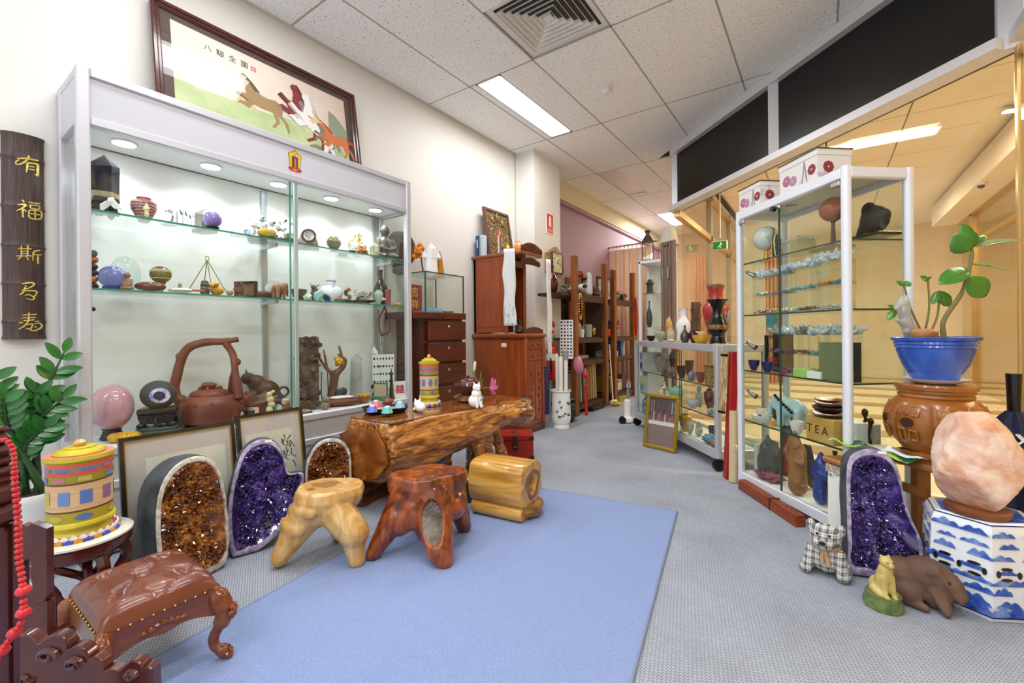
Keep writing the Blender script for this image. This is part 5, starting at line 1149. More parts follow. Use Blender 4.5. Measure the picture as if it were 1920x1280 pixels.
# ================================================================ leather footstool
ft=thing('footstool','brown tufted leather footstool with carved cabriole legs and brass nails','footstool',(-1.532,.41,.008))
M_lea=mat('brown_leather','#6b3524',.28,c2='#7f432e',ns=5,coat=.35,bump=.05,bs=120)
M_fst=mat('footstool_wood','#6d3416',.22,c2='#8f4c20',ns=4,stretch=(1,1,6),coat=.5)
LX,LY=.145,.125
def cushion(x,y):
    u,v=x/LX,y/LY;e=(1-abs(u) **5) *(1-abs(v) **5);z=.055*max(0,e) **.45
    for bx in (-.5,0,.5):
        for by in ((-.45,.45) if bx else (0,)):
            d=math.hypot((u-bx) *LX,(v-by) *LY);z -= .022*math.exp(-(d/.022) **2) *(1 if e>.2 else e)
    for a in range(4):
        s=abs(((u*LX+v*LY*(1 if a%2 else -1)) +.001) %.145-.0725);z -= .004*math.exp(-((.0725-s) /.006) **2) *max(0,e)
    return z
n=48;v=[];f=[]
for i in range(n+1):
    for j in range(n+1):
        x,y=LX*(2*i/n-1),LY*(2*j/n-1);v.append((x,y,.198+cushion(x,y)))
for i in range(n):
    for j in range(n):f.append((i*(n+1) +j,(i+1) *(n+1) +j,(i+1) *(n+1) +j+1,i*(n+1) +j+1))
MB().add(v,f).box((0,0,.192),(2*LX,2*LY,.012)).out('cushion',M_lea,ft,angle=80)
m=MB()
for bx in (-.5,0,.5):
    for by in ((-.45,.45) if bx else (0,)):m.sph((bx*LX,by*LY,.198+cushion(bx*LX,by*LY) +.001),(.007,.007,.004),10,6)
m.out('buttons',M_lea,ft,kind='stuff')
def apron(w):
    p=[(-w,.19),(w,.19),(w,.12)];
    for k in range(1,14):t=k/14;x=w-2*w*t;p.append((x,.112+.034*math.sin(PI*t) **.6-.012*math.exp(-((t-.5) /.12) **2)))
    return p+[(-w,.12)]
for sy,rz_ in ((-1,0),(1,0)):MB().prism(apron(LX-.01),-.008,.008,Matrix.Translation((0,sy*(LY-.006),0)) @ frame((0,0,0),(1,0,0),(0,0,1))).out('apron',M_fst,ft,False)
for sx in (-1,1):MB().prism(apron(LY-.01),-.008,.008,Matrix.Translation((sx*(LX-.006),0,0)) @ frame((0,0,0),(0,1,0),(0,0,1))).out('apron',M_fst,ft,False)
for sx in (-1,1):
    for sy in (-1,1):
        m=MB();c=V((sx*LX,sy*LY,0));d=V((sx,sy,0)).normalized()
        pts=[c-d*.02+V((0,0,.19)),c+d*.006+V((0,0,.15)),c+d*.012+V((0,0,.11)),c-d*.012+V((0,0,.06)),c-d*.01+V((0,0,.03)),c+d*.02+V((0,0,.012)),c+d*.03+V((0,0,.02))]
        m.tube(smoothpath(pts,6),[.02,.026,.022,.014,.013,.017,.008],12);m.sph(c+d*.012+V((0,0,.012)),(.018,.018,.012),12,8)
        lg=m.out('leg',M_fst,ft)
        m=MB();q=c+d*.036+V((0,0,.125));m.sph(q,.011,10,7)
        for k in range(6):a=PI*k/3;m.ico(q+V((-d.y*math.cos(a) *.015,d.x*math.cos(a) *.015,math.sin(a) *.015)),(.008,.008,.008),1)
        m.out('carved_rose',M_fst,lg)
for sx in (-1,1):
    m=MB()
    for k in range(-3,4):m.ico((sx*(LX+.003),k*.014,.165-.003*abs(k)),(.006,.01,.007),1,.3,3,k)
    m.out('carved_spray',M_fst,ft)
m=MB()
for k in range(13):
    for s in (-1,1):m.sph((LX*(2*(k+.5) /13-1),s*(LY+.002),.194),.0036,8,5)
for k in range(11):
    for s in (-1,1):m.sph((s*(LX+.002),LY*(2*(k+.5) /11-1),.194),.0036,8,5)
m.out('brass_nails',M_brass,ft,kind='stuff')
# ================================================================ carved chair at the left edge
M_chair=mat('carved_chair_wood','#431814',.22,c2='#5e261e',ns=4,stretch=(3,3,1),coat=.45)
c0=PD(-12,1000,.62);ch=thing('carved_chair','dark carved hardwood chair at the left edge, hung with red beads','chair',(c0.x,c0.y,.009))
zt=PD(5,830,.62).z;zm=PD(5,1010,.62).z
def sq(mb,w,z0,z1):
    w *= .62;return mb.box((0,0,(z0+z1) /2),(w,w,z1-z0),.6,ch=.008)
m=MB();k=0;zz_=zm
for hh,w in ((.028,.086),(.03,.078),(.012,.07),(.012,.076),(.016,.068),(.014,.074),(.018,.062),(.008,.05)):sq(m,w*.82,zz_,zz_+hh);zz_+=hh
m.out('post_head',M_chair,ch,False)
m=MB();sq(m,.056,0,zm);m.out('post',M_chair,ch,False)
for k in (-1,1):MB().box((.018*math.cos(.6) -k*.009*math.sin(.6),.018*math.sin(.6) +k*.009*math.cos(.6),zm/2),(.006,.008,zm),.6).out('flute',M_chair,ch,False)
a=PD(40,1280,.74) -ch.location;b=PD(292,1280,.74) -ch.location;Lc=(b-a).length;kx=Lc/252
def px2(pts):return [((x-40) *kx,(1280-y) *kx) for x,y in pts]
FM=frame(a,b-a,(0,0,1))
prof=[(40,1300),(40,1203),(52,1196),(64,1197),(76,1205),(83,1212),(95,1203),(112,1196),(128,1200),(136,1213),(138,1222),(150,1217),(164,1220),(174,1232),(177,1240),(186,1236),(198,1242),(203,1254),(202,1262),(214,1260),(230,1262),(240,1255),(254,1244),(268,1246),(275,1256),(276,1262),(284,1254),(292,1258),(293,1300)]
sp_=[(p.x,p.y) for p in smoothpath([V((x,y,0)) for x,y in px2(prof)[1:-1]],5)]
fret('scroll_panel',[[px2(prof)[0]] +sp_+[px2(prof)[-1]]],.016,M_chair,ch,FM,.002,False)
for cx_,cy_,q,s in ((101,1232,17,1),(150,1247,14,1),(256,1268,10,1),(60,1275,12,-1)):
    m=MB();P_=[]
    for i in range(26):
        th_=i/25*4.4*PI/2*s;rr=q*(1-.75*i/25);P_.append(V(((cx_-40+rr*math.cos(th_) *1.1) *kx,(1280-cy_+rr*math.sin(th_) *.8) *kx,.011)))
    m.tube(P_,[.006,.004],8);q_=MB().add(m.v,m.f,FM);q_.out('carved_scroll',M_chair,ch)
MB().bar(a+V((0,0,-.12)),b+V((0,0,-.12)),.03,.05).out('seat_rail',M_chair,ch,False)
for p_ in (a,b):MB().bar(p_+V((0,0,-a.z)),p_+V((0,0,-.09)),.03,.03).out('leg',M_chair,ch,False)
a2=PD(38,1150,1.0) -ch.location;b2=PD(95,1150,1.0) -ch.location;k2=(b2-a2).length/57
q2=lambda pts:[((x-38) *k2,(1150-y) *k2) for x,y in pts]
fret('back_splat',[q2([(36,1140),(36,995),(48,988),(58,992),(66,986),(80,990),(94,996),(95,1120),(86,1140),(60,1150)]),[(p[0],p[1]) for p in q2([(48,1112),(48,1058),(58,1052),(66,1056),(68,1108),(60,1116)])],[(p[0],p[1]) for p in q2([(40,1030),(40,1010),(46,1008),(49,1020),(46,1030)])]],.016,M_chair,ch,frame(a2,b2-a2,(0,0,1)))
fret('apron_panel',[q2([(36,1185),(36,1160),(70,1140),(98,1128),(98,1200),(36,1230)])],.016,M_chair,ch,frame(a2,b2-a2,(0,0,1)),.003)
MB().bar(a2+V((0,0,-.06)),PD(118,1185,1.02) -ch.location,.02,.02).out('stretcher',M_chair,ch,False)
for x_ in (42,92):
    p_=PD(x_,1230,1.01) -ch.location;MB().bar((p_.x,p_.y,-ch.location.z),p_,.025,.025).out('leg',M_chair,ch,False)
bd=thing('bead_necklace','string of bright red coral beads draped over the carved chair post','necklace',c0-V((0,0,c0.z)) +V((0,0,zm)))
M_coral=mat('coral_beads','#c4202c',.3,c2='#d8323a',ns=30)
pts=[(-4,826),(14,826),(26,850),(28,900),(33,960),(35,1010),(36,1050),(41,1080),(44,1120),(42,1160),(28,1185),(10,1210),(-8,1240)]
P_=smoothpath([PD(x,y,.575) -bd.location for x,y in pts],8);L_=0;i=0;acc=0;m=None;k=0;rnd=random.Random(7)
big=lambda j:1.9 if 28<j and j%3==0 else 1
pos=[0]
for j in range(1,len(P_)):pos.append(pos[-1] +(P_[j] -P_[j-1]).length)
s=.003
while s<pos[-1]:
    j=max(i_ for i_ in range(len(pos)) if pos[i_] <=s);j=min(j,len(P_) -2);q=P_[j].lerp(P_[j+1],(s-pos[j]) /max(1e-6,pos[j+1] -pos[j]))
    r=.0042*big(k) *(1 if k>8 else .8);MB().ico(q,(r,r,r*.85),2,.25 if big(k) >1 else .05,2,k).out('bead',M_coral,bd);s+=r*1.75;k+=1
MB().tube(P_,.0008,5).out('thread',mat('red_thread','#8c1a20',.7),bd)
# ================================================================ log stools
def wood(name,a,b,c=None,**k):return mat(name,a,k.pop('rough',.25),c2=b,c3=c,coat=k.pop('coat',.45),**k)
M_pale=wood('pale_stool_wood','#c0904c','#e0bb7c','#d0a260',ns=3.5,stretch=(6,6,1.3),dist=1.2,detail=5,bump=.12,bs=8)
M_redw=wood('red_stool_wood','#4e1d0c','#a3531f','#80380f',ns=5,stretch=(2,2,1),dist=2.2,detail=5)
M_honey=wood('honey_stool_wood','#a9762a','#dfae5a','#cf973f',ns=4,stretch=(.8,6,6),dist=1,detail=5,bump=.08,bs=9)
M_hollow=mat('hollow_wood','#4a4238',.6,c2='#8d8273',ns=14,bump=.8)
def flat_(zt):
    def f(p,n):
        z=min(max(p.z,0),zt);return V((p.x,p.y,z))
    return f
t=thing('stump_stool','pale root stump stool with two splayed legs, left of the three','stool',(-1.665,1.03,.009))
pr=[((0,0,.245),(.125,.115,.085)),((.04,.04,.26),(.10,.10,.07)),((-.03,-.03,.19),(.1,.1,.07)),((-.02,-.05,.2),(-.08,-.145,.03),.075,.035),((.07,0,.2),(.15,.03,.12),.07,.06),((.14,.03,.12),(.165,.03,.02),.05,.034),((-.06,.07,.2),(-.09,.13,.02),.06,.04),((-.05,-.09,.15),(.055,.06,.05)),((.06,.07,.24),(.05,.06,.06))]
rnd=random.Random(3)
for k in range(16):a=-2.2+k*.09;pr.append(((-.05+.10*math.cos(a),-.02+.115*math.sin(a),.155-.02*rnd.random()),(.014,.014,.022)))
for k in range(10):a=-1.9+k*.1;pr.append(((.0+.115*math.cos(a),.0+.11*math.sin(a),.215),(.014,.014,.02)))
figure('stump',M_pale,t,pr,.006,2,post=flat_(.285))
MB().lathe([(.085,.2851),(.05,.2853),(.001,.2855)],30,Matrix.Translation((-.01,.0,0)),sx=1.05,sy=.8).out('heartwood',wood('heartwood','#9a6b34','#c89858',kind='rings',ns=9,dist=5),t)
t=thing('stump_stool','glossy red brown stump stool with a grey hollow in its front, middle of the three','stool',(-1.40,1.34,.009))
pr=[((0,0,.265),(.125,.145,.09)),((-.07,-.07,.27),(.06,.07,.08)),((.07,.07,.27),(.07,.09,.08)),((.0,-.03,.17),(.1,.12,.1)),((.07,-.05,.15),(.08,.07,.12)),((-.03,-.12,.14),(.06,.07,.07)),((-.03,-.08,.22),(-.085,-.215,.02),.075,.03),((.06,-.03,.22),(.165,-.09,.05),.085,.055),((.16,-.09,.06),(.185,-.09,.02),.05,.04),((.06,.1,.2),(.05,.18,.02),.06,.035),((-.08,.05,.2),(-.11,.08,.02),.05,.035),((.09,.05,.17),(.07,.08,.07))]
HC=V((.115,-.085,.155));HN=V((.75,-.62,.1)).normalized()
def dent(p,n):
    z=min(max(p.z,0),.305);p=V((p.x,p.y,z));d=p-HC;s=d-HN*d.dot(HN);e=(s.xy.length/.045) **2+(s.z/.085) **2
    return p-HN*.03*max(0,1-e) **.6 if e<1 and n.dot(HN) >.1 else p
o=figure('stump',M_redw,t,pr,.006,2,post=dent)
hol=MB()                              # the grey weathered lining of the hollow follows the dented surface
keep=[p for p in o.data.polygons if p.normal.dot(HN) >0 and all((lambda s:(s.xy.length/.04) **2+(s.z/.078) **2<1)((o.data.vertices[i].co-HC) -HN*(o.data.vertices[i].co-HC).dot(HN)) for i in p.vertices)]
for p in keep:hol.add([o.data.vertices[i].co+HN*.002+HN*.004*noise.noise(o.data.vertices[i].co*90) for i in p.vertices],[list(range(len(p.vertices)))])
if keep:hol.out('grey_hollow',M_hollow,t,kind='stuff')
t=thing('log_stool','honey coloured short log stool lying on its side, right of the three','stool',(-1.32,1.80,.009),.12)
def rr(w,h,r,z0,n=6):
    p=[]
    for cx_,cz_,a0 in ((w-r,h-r,0),(-w+r,h-r,PI/2),(-w+r,r,PI),(w-r,r,1.5*PI)):
        for k in range(n+1):a=a0+PI/2*k/n;p.append((cx_+r*math.cos(a),z0+cz_+r*math.sin(a)))
    return p
Lx=.15;EM_=frame((0,0,0),(0,1,0),(0,0,1))           # profile in y,z; length along x
up_=rr(.108,.187,.062,.063);
hole=[(.01+.05*math.cos(a) *(1+.2*math.sin(3*a)),.15+.052*math.sin(a)) for a in [2*PI*k/18 for k in range(18)]]
M_end=mat('log_end','#a87e48',.35,c2='#6b4638',ns=8,kind='rings',dist=4,coat=.3)
up_=[(y+.006*math.sin(7*z*10),z) for y,z in up_]
fret('upper_log',[up_,hole],2*Lx-.02,M_honey,t,EM_,.01,True)
fret('end_ring',[[(.01+(y-.01) *1.55,.15+(z-.15) *1.4) for y,z in hole],[(y*1.0,z) for y,z in hole]],.004,mat('purple_heartwood','#6f4a3c',.4,c2='#8d6650',ns=12),t,Matrix.Translation((Lx+.0,0,0)) @ EM_)
MB().prism(hole,-.006,.0,Matrix.Translation((Lx-.09,0,0)) @ EM_).out('dark_core',M_hollow,t,False)
lo_=rr(.1,.06,.026,.0);fret('lower_slab',[lo_],2*Lx-.03,M_honey,t,EM_,.006,True)
m=MB();m.tube([(Lx-.02,-.07,.04),(Lx+.012,0,.03),(Lx-.01,.09,.035)],[.03,.034,.03],8);m.out('rough_edge',mat('bark_edge','#6d4a22',.5,c2='#a87c3c',ns=20,bump=.6),t)
# ================================================================ log tea table
tb=thing('log_table','large log tea table with a burl edge and gnarled root legs','table',(-1.84,1.925,.009))
M_burl=mat('burl_wood','#4a2a10',.25,c2='#d69c4c',c3='#a5652a',ns=5,stretch=(6,.9,6),dist=1.6,detail=6,bump=.35,bs=10,coat=.4,lo=.3,hi=.7)
st=[(-.53,-.06,.14,.20),(-.515,-.06,.20,.15),(-.4,-.05,.225,.15),(-.25,-.03,.235,.17),(-.1,.0,.23,.215),(.05,.03,.23,.25),(.2,.06,.22,.29),(.33,.09,.22,.33),(.45,.10,.22,.30),(.52,.10,.19,.28),(.545,.10,.13,.33)]
v=[];f=[];n=22
for y,xc,hw,zb in st:
    for k in range(n):
        a=2*PI*k/n;c,s=math.cos(a),math.sin(a);e=.62 if s>0 else .85
        z=.46 if s>.55 else (zb+.46) /2+(.46-zb) /2*(math.copysign(abs(s) **e,s))
        v.append((xc+hw*math.copysign(abs(c) **e,c),y,min(z,.46)))
for i in range(len(st) -1):
    for k in range(n):f.append((i*n+k,i*n+(k+1) %n,(i+1) *n+(k+1) %n,(i+1) *n+k))
f+=[list(range(n))[::-1],[(len(st) -1) *n+k for k in range(n)]]
base=MB().add(v,f)
pr=[((.16,.12,.32),(.12,.2,.02),.085,.05),((.17,.1,.3),(.22,.22,.02),.05,.035),((.06,.2,.3),(-.05,.3,.02),.07,.05),((.2,.05,.3),(.25,.02,.02),.035,.02),((-.1,-.25,.2),(-.06,-.2,.02),.07,.055),((.05,-.1,.24),(.03,-.05,.02),.06,.05),((-.18,.1,.28),(-.2,.12,.02),.06,.05),((.1,.3,.3),(.2,.38,.02),.045,.03)]
def bark(p,nn):
    if nn.z>.8 and p.z>.43:return V((p.x,p.y,.46+.003*noise.noise(p*6)))
    q=noise.noise(V((p.x*18,p.y*4,p.z*18))) *.02+noise.noise(V((p.x*60,p.y*14,p.z*60))) *.006
    if p.y<-.505:q *= .1
    r_=p+nn*q;r_.z=max(0,r_.z);return r_
figure('log_top',M_burl,tb,pr,.011,2,base=base,post=bark)
MB().prism([(-.24,.38),(-.1,.43),(.06,.42),(.12,.36),(.14,.28),(.06,.2),(-.06,.165),(-.18,.2),(-.245,.28)],0,.006,Matrix.Translation((-.0,-.545,0)) @ frame((0,0,0),(1,0,0),(0,0,1))).out('sawn_end',wood('sawn_end','#74390f','#b06a2a','#8f4f1c',ns=4,dist=3),tb,False)
top=[(-.2,-.515),(.06,-.515),(.12,-.47),(.13,-.36),(.12,-.25),(.15,-.12),(.17,.0),(.15,.12),(.19,.25),(.17,.34),(.22,.43),(.2,.51),(.14,.53),(-.0,.53),(-.08,.4),(-.12,.2),(-.16,0),(-.22,-.25),(-.23,-.42)]
MB().prism([(p.x,p.y) for p in smoothpath([V((x,y,0)) for x,y in top+top[:1]],3)][:-1],.459,.4655).out('polished_top',wood('table_top','#6f3a16','#a7682f','#8c5022',ns=4,stretch=(4,1,1),dist=1.5,rough=.15,coat=.6),tb,False)
TZ=.4755
def on_table(px,py):return PZ(px,py,TZ)
# tray with cups
p=on_table(722,772);t=thing('serving_tray','black oval tray with a bamboo inside on the log table','tray',p,.55);t.scale=(1.12,1.3,1)
MB().lathe([(.09,0),(.1,.004),(.115,.028),(.117,.03),(.112,.03),(.1,.014),(.001,.014)],40,sy=.62).out('rim',mat('tray_black','#121214',.25),t)
MB().lathe([(.103,.016),(.001,.0165)],36,sy=.6).out('bamboo_inlay',mat('bamboo_inlay','#d0a468',.4,c2='#bd9056',ns=6,stretch=(1,12,1)),t)
for px,py,c,lb in ((698,772,'#5a6ed0','blue upturned teacup at the left end of the black tray'),(726,774,'#5cb8b8','turquoise upturned teacup at the front of the black tray'),(750,764,'#88b8dc','pale blue upturned teacup at the right end of the black tray'),(705,762,'#d8707c','pink upturned teacup at the back of the black tray')):
    q=PZ(px,py,TZ+.017);u=thing('teacup',lb,'teacup',q,0,'upturned teacups on the black tray')
    MB().lathe([(.030,0),(.031,.003),(.022,.022),(.016,.03),(.001,.031)],24).out('bowl',mat('cup_'+c.strip('#'),c,.2,c2=None,coat=.3),u)
    MB().lathe([(.014,.03),(.014,.036),(.011,.036),(.010,.031)],20).out('foot_ring',M_whi,u)
q=PZ(727,760,TZ+.017);u=thing('clay_teapot','small round red clay teapot among the upturned cups','teapot',q,.3)
MB().sph((0,0,.023),(.029,.029,.022),20,12).out('body',M_clay,u);MB().lathe([(.016,.043),(.012,.048),(.001,.049)],16).out('lid',M_clay,u);MB().sph((0,0,.052),.005,8,6).out('knob',M_clay,u)
MB().tube([(.022,0,.022),(.034,0,.03),(.042,0,.04)],[.008,.006,.004],8).out('spout',M_clay,u);MB().tube(smoothpath([(-.022,0,.034),(-.044,0,.034),(-.042,0,.014),(-.024,0,.012)],5),.0035,6).out('handle',M_clay,u)
p=on_table(805,760);wl2=thing('prayer_wheel','tall painted prayer wheel standing on the log table','prayer wheel',p,.7);wheel(wl2,.062,.30,7)
# porcelain cats
M_por=mat('porcelain','#f0f0ee',.15,coat=.4);M_pb=mat('painted_blue','#7fb6cf',.3);M_pg=mat('painted_green','#4a9a6a',.3)
p=on_table(893,764);u=thing('cat_figurine','upright white porcelain cat with blue flower decoration on the log table','figurine',p,1.2)
k=.15
figure('body',M_por,u,[((0,.01,.24*k),(.28*k,.3*k,.26*k)),((0,-.02*k,.5*k),(.2*k,.2*k,.22*k)),((0,-.05*k,.76*k),(.17*k,.16*k,.15*k)),((-.09*k,-.04*k,.84*k),(-.12*k,-.04*k,.99*k),.055*k,.015*k),((.09*k,-.04*k,.84*k),(.12*k,-.04*k,.99*k),.055*k,.015*k),((-.09*k,-.16*k,.35*k),(-.09*k,-.24*k,.04*k),.07*k,.055*k),((.09*k,-.16*k,.35*k),(.09*k,-.24*k,.04*k),.07*k,.055*k),((0,-.2*k,.72*k),(.06*k,.05*k,.05*k)),((.26*k,.1*k,.06*k),(.2*k,-.15*k,.05*k),.05*k,.04*k)],.003)
for s in (-1,1):MB().sph((s*.07*k,-.195*k,.79*k),.0028,8,6).out('eye',M_blk,u)
for a,z,mm in ((-1.5,.34,M_pb),(-1.9,.42,M_pb),(-1.2,.28,M_pg),(-2.2,.3,M_pg)):MB().sph((.285*k*math.cos(a+.9),.30*k*math.sin(a+.9) +.01,z*k),(.006,.006,.007),8,6).out('painted_flower',mm,u)
p=on_table(788,772);u=thing('cat_figurine','small crouching white porcelain cat at the table edge','figurine',p,-.5);k=.07
figure('body',M_por,u,[((0,0,.4*k),(.75*k,.42*k,.4*k)),((-.65*k,-.05*k,.55*k),(.34*k,.32*k,.32*k)),((-.7*k,.14*k,.8*k),(-.72*k,.18*k,1.02*k),.1*k,.03*k),((-.7*k,-.2*k,.8*k),(-.72*k,-.24*k,1.02*k),.1*k,.03*k),((-.5*k,-.3*k,.2*k),(-.8*k,-.35*k,.1*k),.14*k,.1*k)],.0025)
MB().sph((-.97*k,-.1*k,.58*k),.002,6,5).out('eye',M_blk,u)
# censer on a burl stand with a flower
p=on_table(878,752);u=thing('burl_stand','knobbly brown burl root stand under the dark lidded bowl','stand',p)
m=MB();rnd=random.Random(11);m.ico((0,0,.02),(.085,.07,.02),2,.3,3,1,flat=-.02)
for k in range(34):a=rnd.uniform(0,6.28);q=rnd.uniform(.3,1);m.ico((.1*q*math.cos(a),.08*q*math.sin(a),.012+.028*(1-q*.5)),(.02,.014,.012),1,.4,4,k)
m.out('burl',mat('burl_stand','#5a3820',.35,c2='#96683c',ns=25,bump=.5),u)
BZ=.048;u=thing('lidded_bowl','dark red lidded bowl on the burl stand','bowl',p+V((0,0,BZ)))
MB().lathe([(.036,0),(.04,.004),(.085,.035),(.095,.058),(.085,.076),(.06,.084),(.001,.083)],32).out('bowl',mat('oxblood','#3a1a16',.2,c2='#5a2a22',ns=5,coat=.4),u)
MB().lathe([(.064,.083),(.058,.092),(.035,.1),(.014,.103),(.001,.103)],28).out('lid',mat('oxblood','#3a1a16',.2),u);MB().sph((0,0,.110),.010,10,7).out('knob',mat('oxblood','#3a1a16',.2),u)
u=thing('lily_flower','pink lily bloom with a green bud behind the porcelain cat','flower',p+V((.03,.06,.0)),0)
M_gst=mat('lily_green','#5a8a3c',.4);pt=mat('lily_pink','#d25aa4',.4,c2='#e48cc0',ns=12)
b0=V((0,0,.0));tip=PX(918,730,p.x+.03) -u.location;bud=PX(890,690,p.x+.03) -u.location
MB().tube(smoothpath([b0,V((0,.02,.06)),tip],6),.004,7).out('stem',M_gst,u);MB().tube(smoothpath([b0,V((0,-.02,.08)),bud-V((0,0,.03))],6),.004,7).out('stem',M_gst,u)
MB().sph((0,0,0),(.010,.010,.036),12,8,Matrix.Translation(bud) @ Matrix.Rotation(-.2,4,'X')).out('bud',mat('bud','#b9c98a',.4,c2='#e0dcb0',ns=20),u)
for k in range(6):
    a=k*PI/3;d=V((.25*math.cos(a) +.2,.8+.35*math.cos(a),.8*math.sin(a)));m=MB();leaf_mb(m,tip,d,V((1,0,.1)),.085,.034,.35);m.out('petal',pt,u)
for a,L_ in ((-.9,.08),(-.35,.1),(.35,.09),(1.0,.07)):m=MB();leaf_mb(m,(0,0,.09),V((.2,math.sin(a),math.cos(a) *.7)),V((1,0,0)),L_,.014,.4);m.out('leaf',M_gst,u)
p=on_table(983,750);u=thing('abalone_shell','small iridescent abalone shell at the far end of the log table','shell',p,.4);MB().lathe([(.026,.012),(.022,.003),(.001,0),],18,sy=.6).out('shell',mat('abalone','#3c4c4a',.15,c2='#7fa79c',ns=25,coat=.4),u)
# ================================================================ under and beside the table
t=thing('red_chest','red lacquered chest with dark brass corners and latch behind the table','chest',(-1.86,2.66,0),.65)
M_rl=mat('red_lacquer_chest','#a3201c',.35);M_dbr=mat('dark_brass','#3f3a26',.4,.6)
MB().box((0,0,.07),(.26,.2,.14),ch=.004).out('body',M_rl,t,False);MB().box((0,0,.16),(.264,.204,.036),ch=.004).out('lid',M_rl,t,False)
for sx in (-1,1):
    for sy in (-1,1):
        for z in (.016,.155):MB().box((sx*.117,sy*.087,z),(.034,.034,.028),ch=.002).out('corner_plate',M_dbr,t,False)
lt=MB().box((0,-.104,.12),(.036,.005,.1),ch=.002).out('latch',M_dbr,t,False);MB().cyl((0,-.104,.1),(0,-.116,.1),.006).out('pin',M_brass,lt);MB().lathe([(.028,.178),(.024,.1805),(.001,.1805)],18).out('top_plate',M_dbr,t)
t=thing('open_crate','low wooden crate divided into square cells under the log table','crate',(-2.13,1.62,0),.2)
M_cr=mat('crate_wood','#7c4a26',.45,c2='#5e351a',ns=6,stretch=(1,8,1))
for x in (-.07,0,.07):MB().box((x,0,.006),(.068,.4,.012)).out('floor_board',M_cr,t,False)
for y in (-.2,-.1,0,.1,.2):MB().box((0,y,.075),(.21,.01,.15)).out('divider',M_cr,t,False)
for z in (.012,.075,.143):
    for x in (-.105,.105):MB().box((x,0,z),(.012,.41,.014)).out('slat',M_cr,t,False)
MB().box((-.10,0,.075),(.008,.4,.15)).out('back_board',M_cr,t,False)
for (px,py,lb,c) in ((610+118,893,'small purple glass bottle inside the open crate','#6a5a8a'),(712,905,'small dark bottle inside the open crate','#1d2a2a')):
    q=(-2.07,1.47 if c=='#6a5a8a' else 1.57,.013);u=thing('small_bottle',lb,'bottle',q)
    MB().lathe([(.014,0),(.015,.005),(.015,.06),(.006,.075),(.006,.09),(.001,.09)],14).out('body',mat('bot_'+c.strip('#'),c,.1,trans=.3),u);MB().lathe([(.0075,.09),(.0075,.1),(.001,.1)],12).out('cap',M_blk,u)
p=PZ(833,905,0);bt=thing('water_bottle','clear water bottle with a blue cap under the log table','bottle',(-1.74,1.78,0),.3)
MB().lathe([(.03,0),(.033,.006),(.033,.12),(.028,.15),(.014,.175),(.012,.185),(.001,.185)],20).out('body',mat('bottle_plastic','#cfe0e6',.05,trans=.85,ior=1.2),bt);MB().lathe([(.014,.185),(.014,.203),(.001,.204)],18).out('cap',mat('cap_blue','#2a8ad0',.4),bt);MB().lathe([(.0338,.05),(.0338,.11)],20).out('label_band',mat('label_blue','#3a5aa8',.5,c2='#dfe6ee',ns=14),bt)
t=thing('kettle_tray','dark appliance base with a pale edge under the log table near the honey log stool','tray',(-1.545,1.83,.009),.3);MB().box((0,0,.06),(.07,.11,.12),ch=.01).out('body',mat('appliance_dark','#23262e',.4),t,False);MB().box((.0,0,.125),(.076,.116,.012),ch=.004).out('pale_lid',M_aluw,t,False)
# ================================================================ back of the shop
def S(name,label,cat,p,rz=0,group=None):return thing(name,label,cat,p,rz,group)
def bx(t,part,c,d,m,ch=0,rz=0):return MB().box(c,d,rz,ch=ch).out(part,m,t,False)
M_mahd=mat('drawer_wood','#4a1a10',.3,c2='#5c2214',ns=3,stretch=(1,1,9),coat=.3)
t=S('drawer_cabinet','dark red brown chest of locked drawers right of the display cabinet','cabinet',(-2.595,2.555,0))
bx(t,'carcass',(-.02,0,.53),(.30,.44,1.06),M_mahd);bx(t,'top_board',(0,-.06,1.045),(.34,.58,.05),M_mahd,.004)
for k in range(6):
    z=.93-.17*k;d=bx(t,'drawer',(.150,.02,z),(.03,.42,.15),M_mahd,.004)
    MB().lathe([(.012,0),(.012,.006),(.008,.009),(.001,.009)],14,Matrix.Translation((.165,.02,z+.03)) @ Matrix.Rotation(PI/2,4,'Y')).out('lock',M_steel,d)
t=S('glass_case','small glass showcase standing on the drawer chest','showcase',(-2.585,2.54,1.071))
gz=.30
for nm,c,d in (('front_pane',(.155,0,gz/2),(.006,.42,gz)),('back_pane',(-.155,0,gz/2),(.006,.42,gz)),('side_pane',(0,.21,gz/2),(.31,.006,gz)),('side_pane',(0,-.21,gz/2),(.31,.006,gz)),('top_pane',(0,0,gz),(.32,.43,.008))):bx(t,nm,c,d,G)
M_ge=mat('dark_glass_edge','#234a40',.2)
for a,b in (((.157,-.213,0),(.157,-.213,gz)),((.157,.213,0),(.157,.213,gz)),((.16,-.215,gz),(.16,.215,gz)),((-.16,-.215,gz),(.16,-.215,gz)),((-.157,.213,0),(-.157,.213,gz))):MB().bar(a,b,.008,.008).out('pane_edge',M_ge,t,False)
u=S('red_card','red card with gold good luck characters inside the small glass showcase','card',(-2.70,2.47,1.073),.1);bx(u,'card',(0,0,.115),(.006,.17,.23),mat('card_red','#a32a2c',.5))
for k,c in enumerate('吉祥'):text('gold_character',c,.085,mat('gold_paint','#d8b948'),u,Matrix.Translation((.0045,.0,.165-.1*k)) @ frame((0,0,0),(0,1,0),(0,0,1)),.0005,.001)
u=S('blue_box','flat pale blue jewellery box in the small glass showcase','box',(-2.56,2.54,1.073),.2);bx(u,'tray',(0,0,.012),(.12,.16,.024),mat('pale_blue','#8fc0dc',.5),.003);bx(u,'cushion',(0,0,.03),(.1,.14,.012),mat('aqua_cushion','#6aa6c8',.6,c2='#a8d0e4',ns=40))
u=S('bead_bracelet','dark bead bracelet beside the pale blue jewellery box','bracelet',(-2.47,2.62,1.073));m=MB()
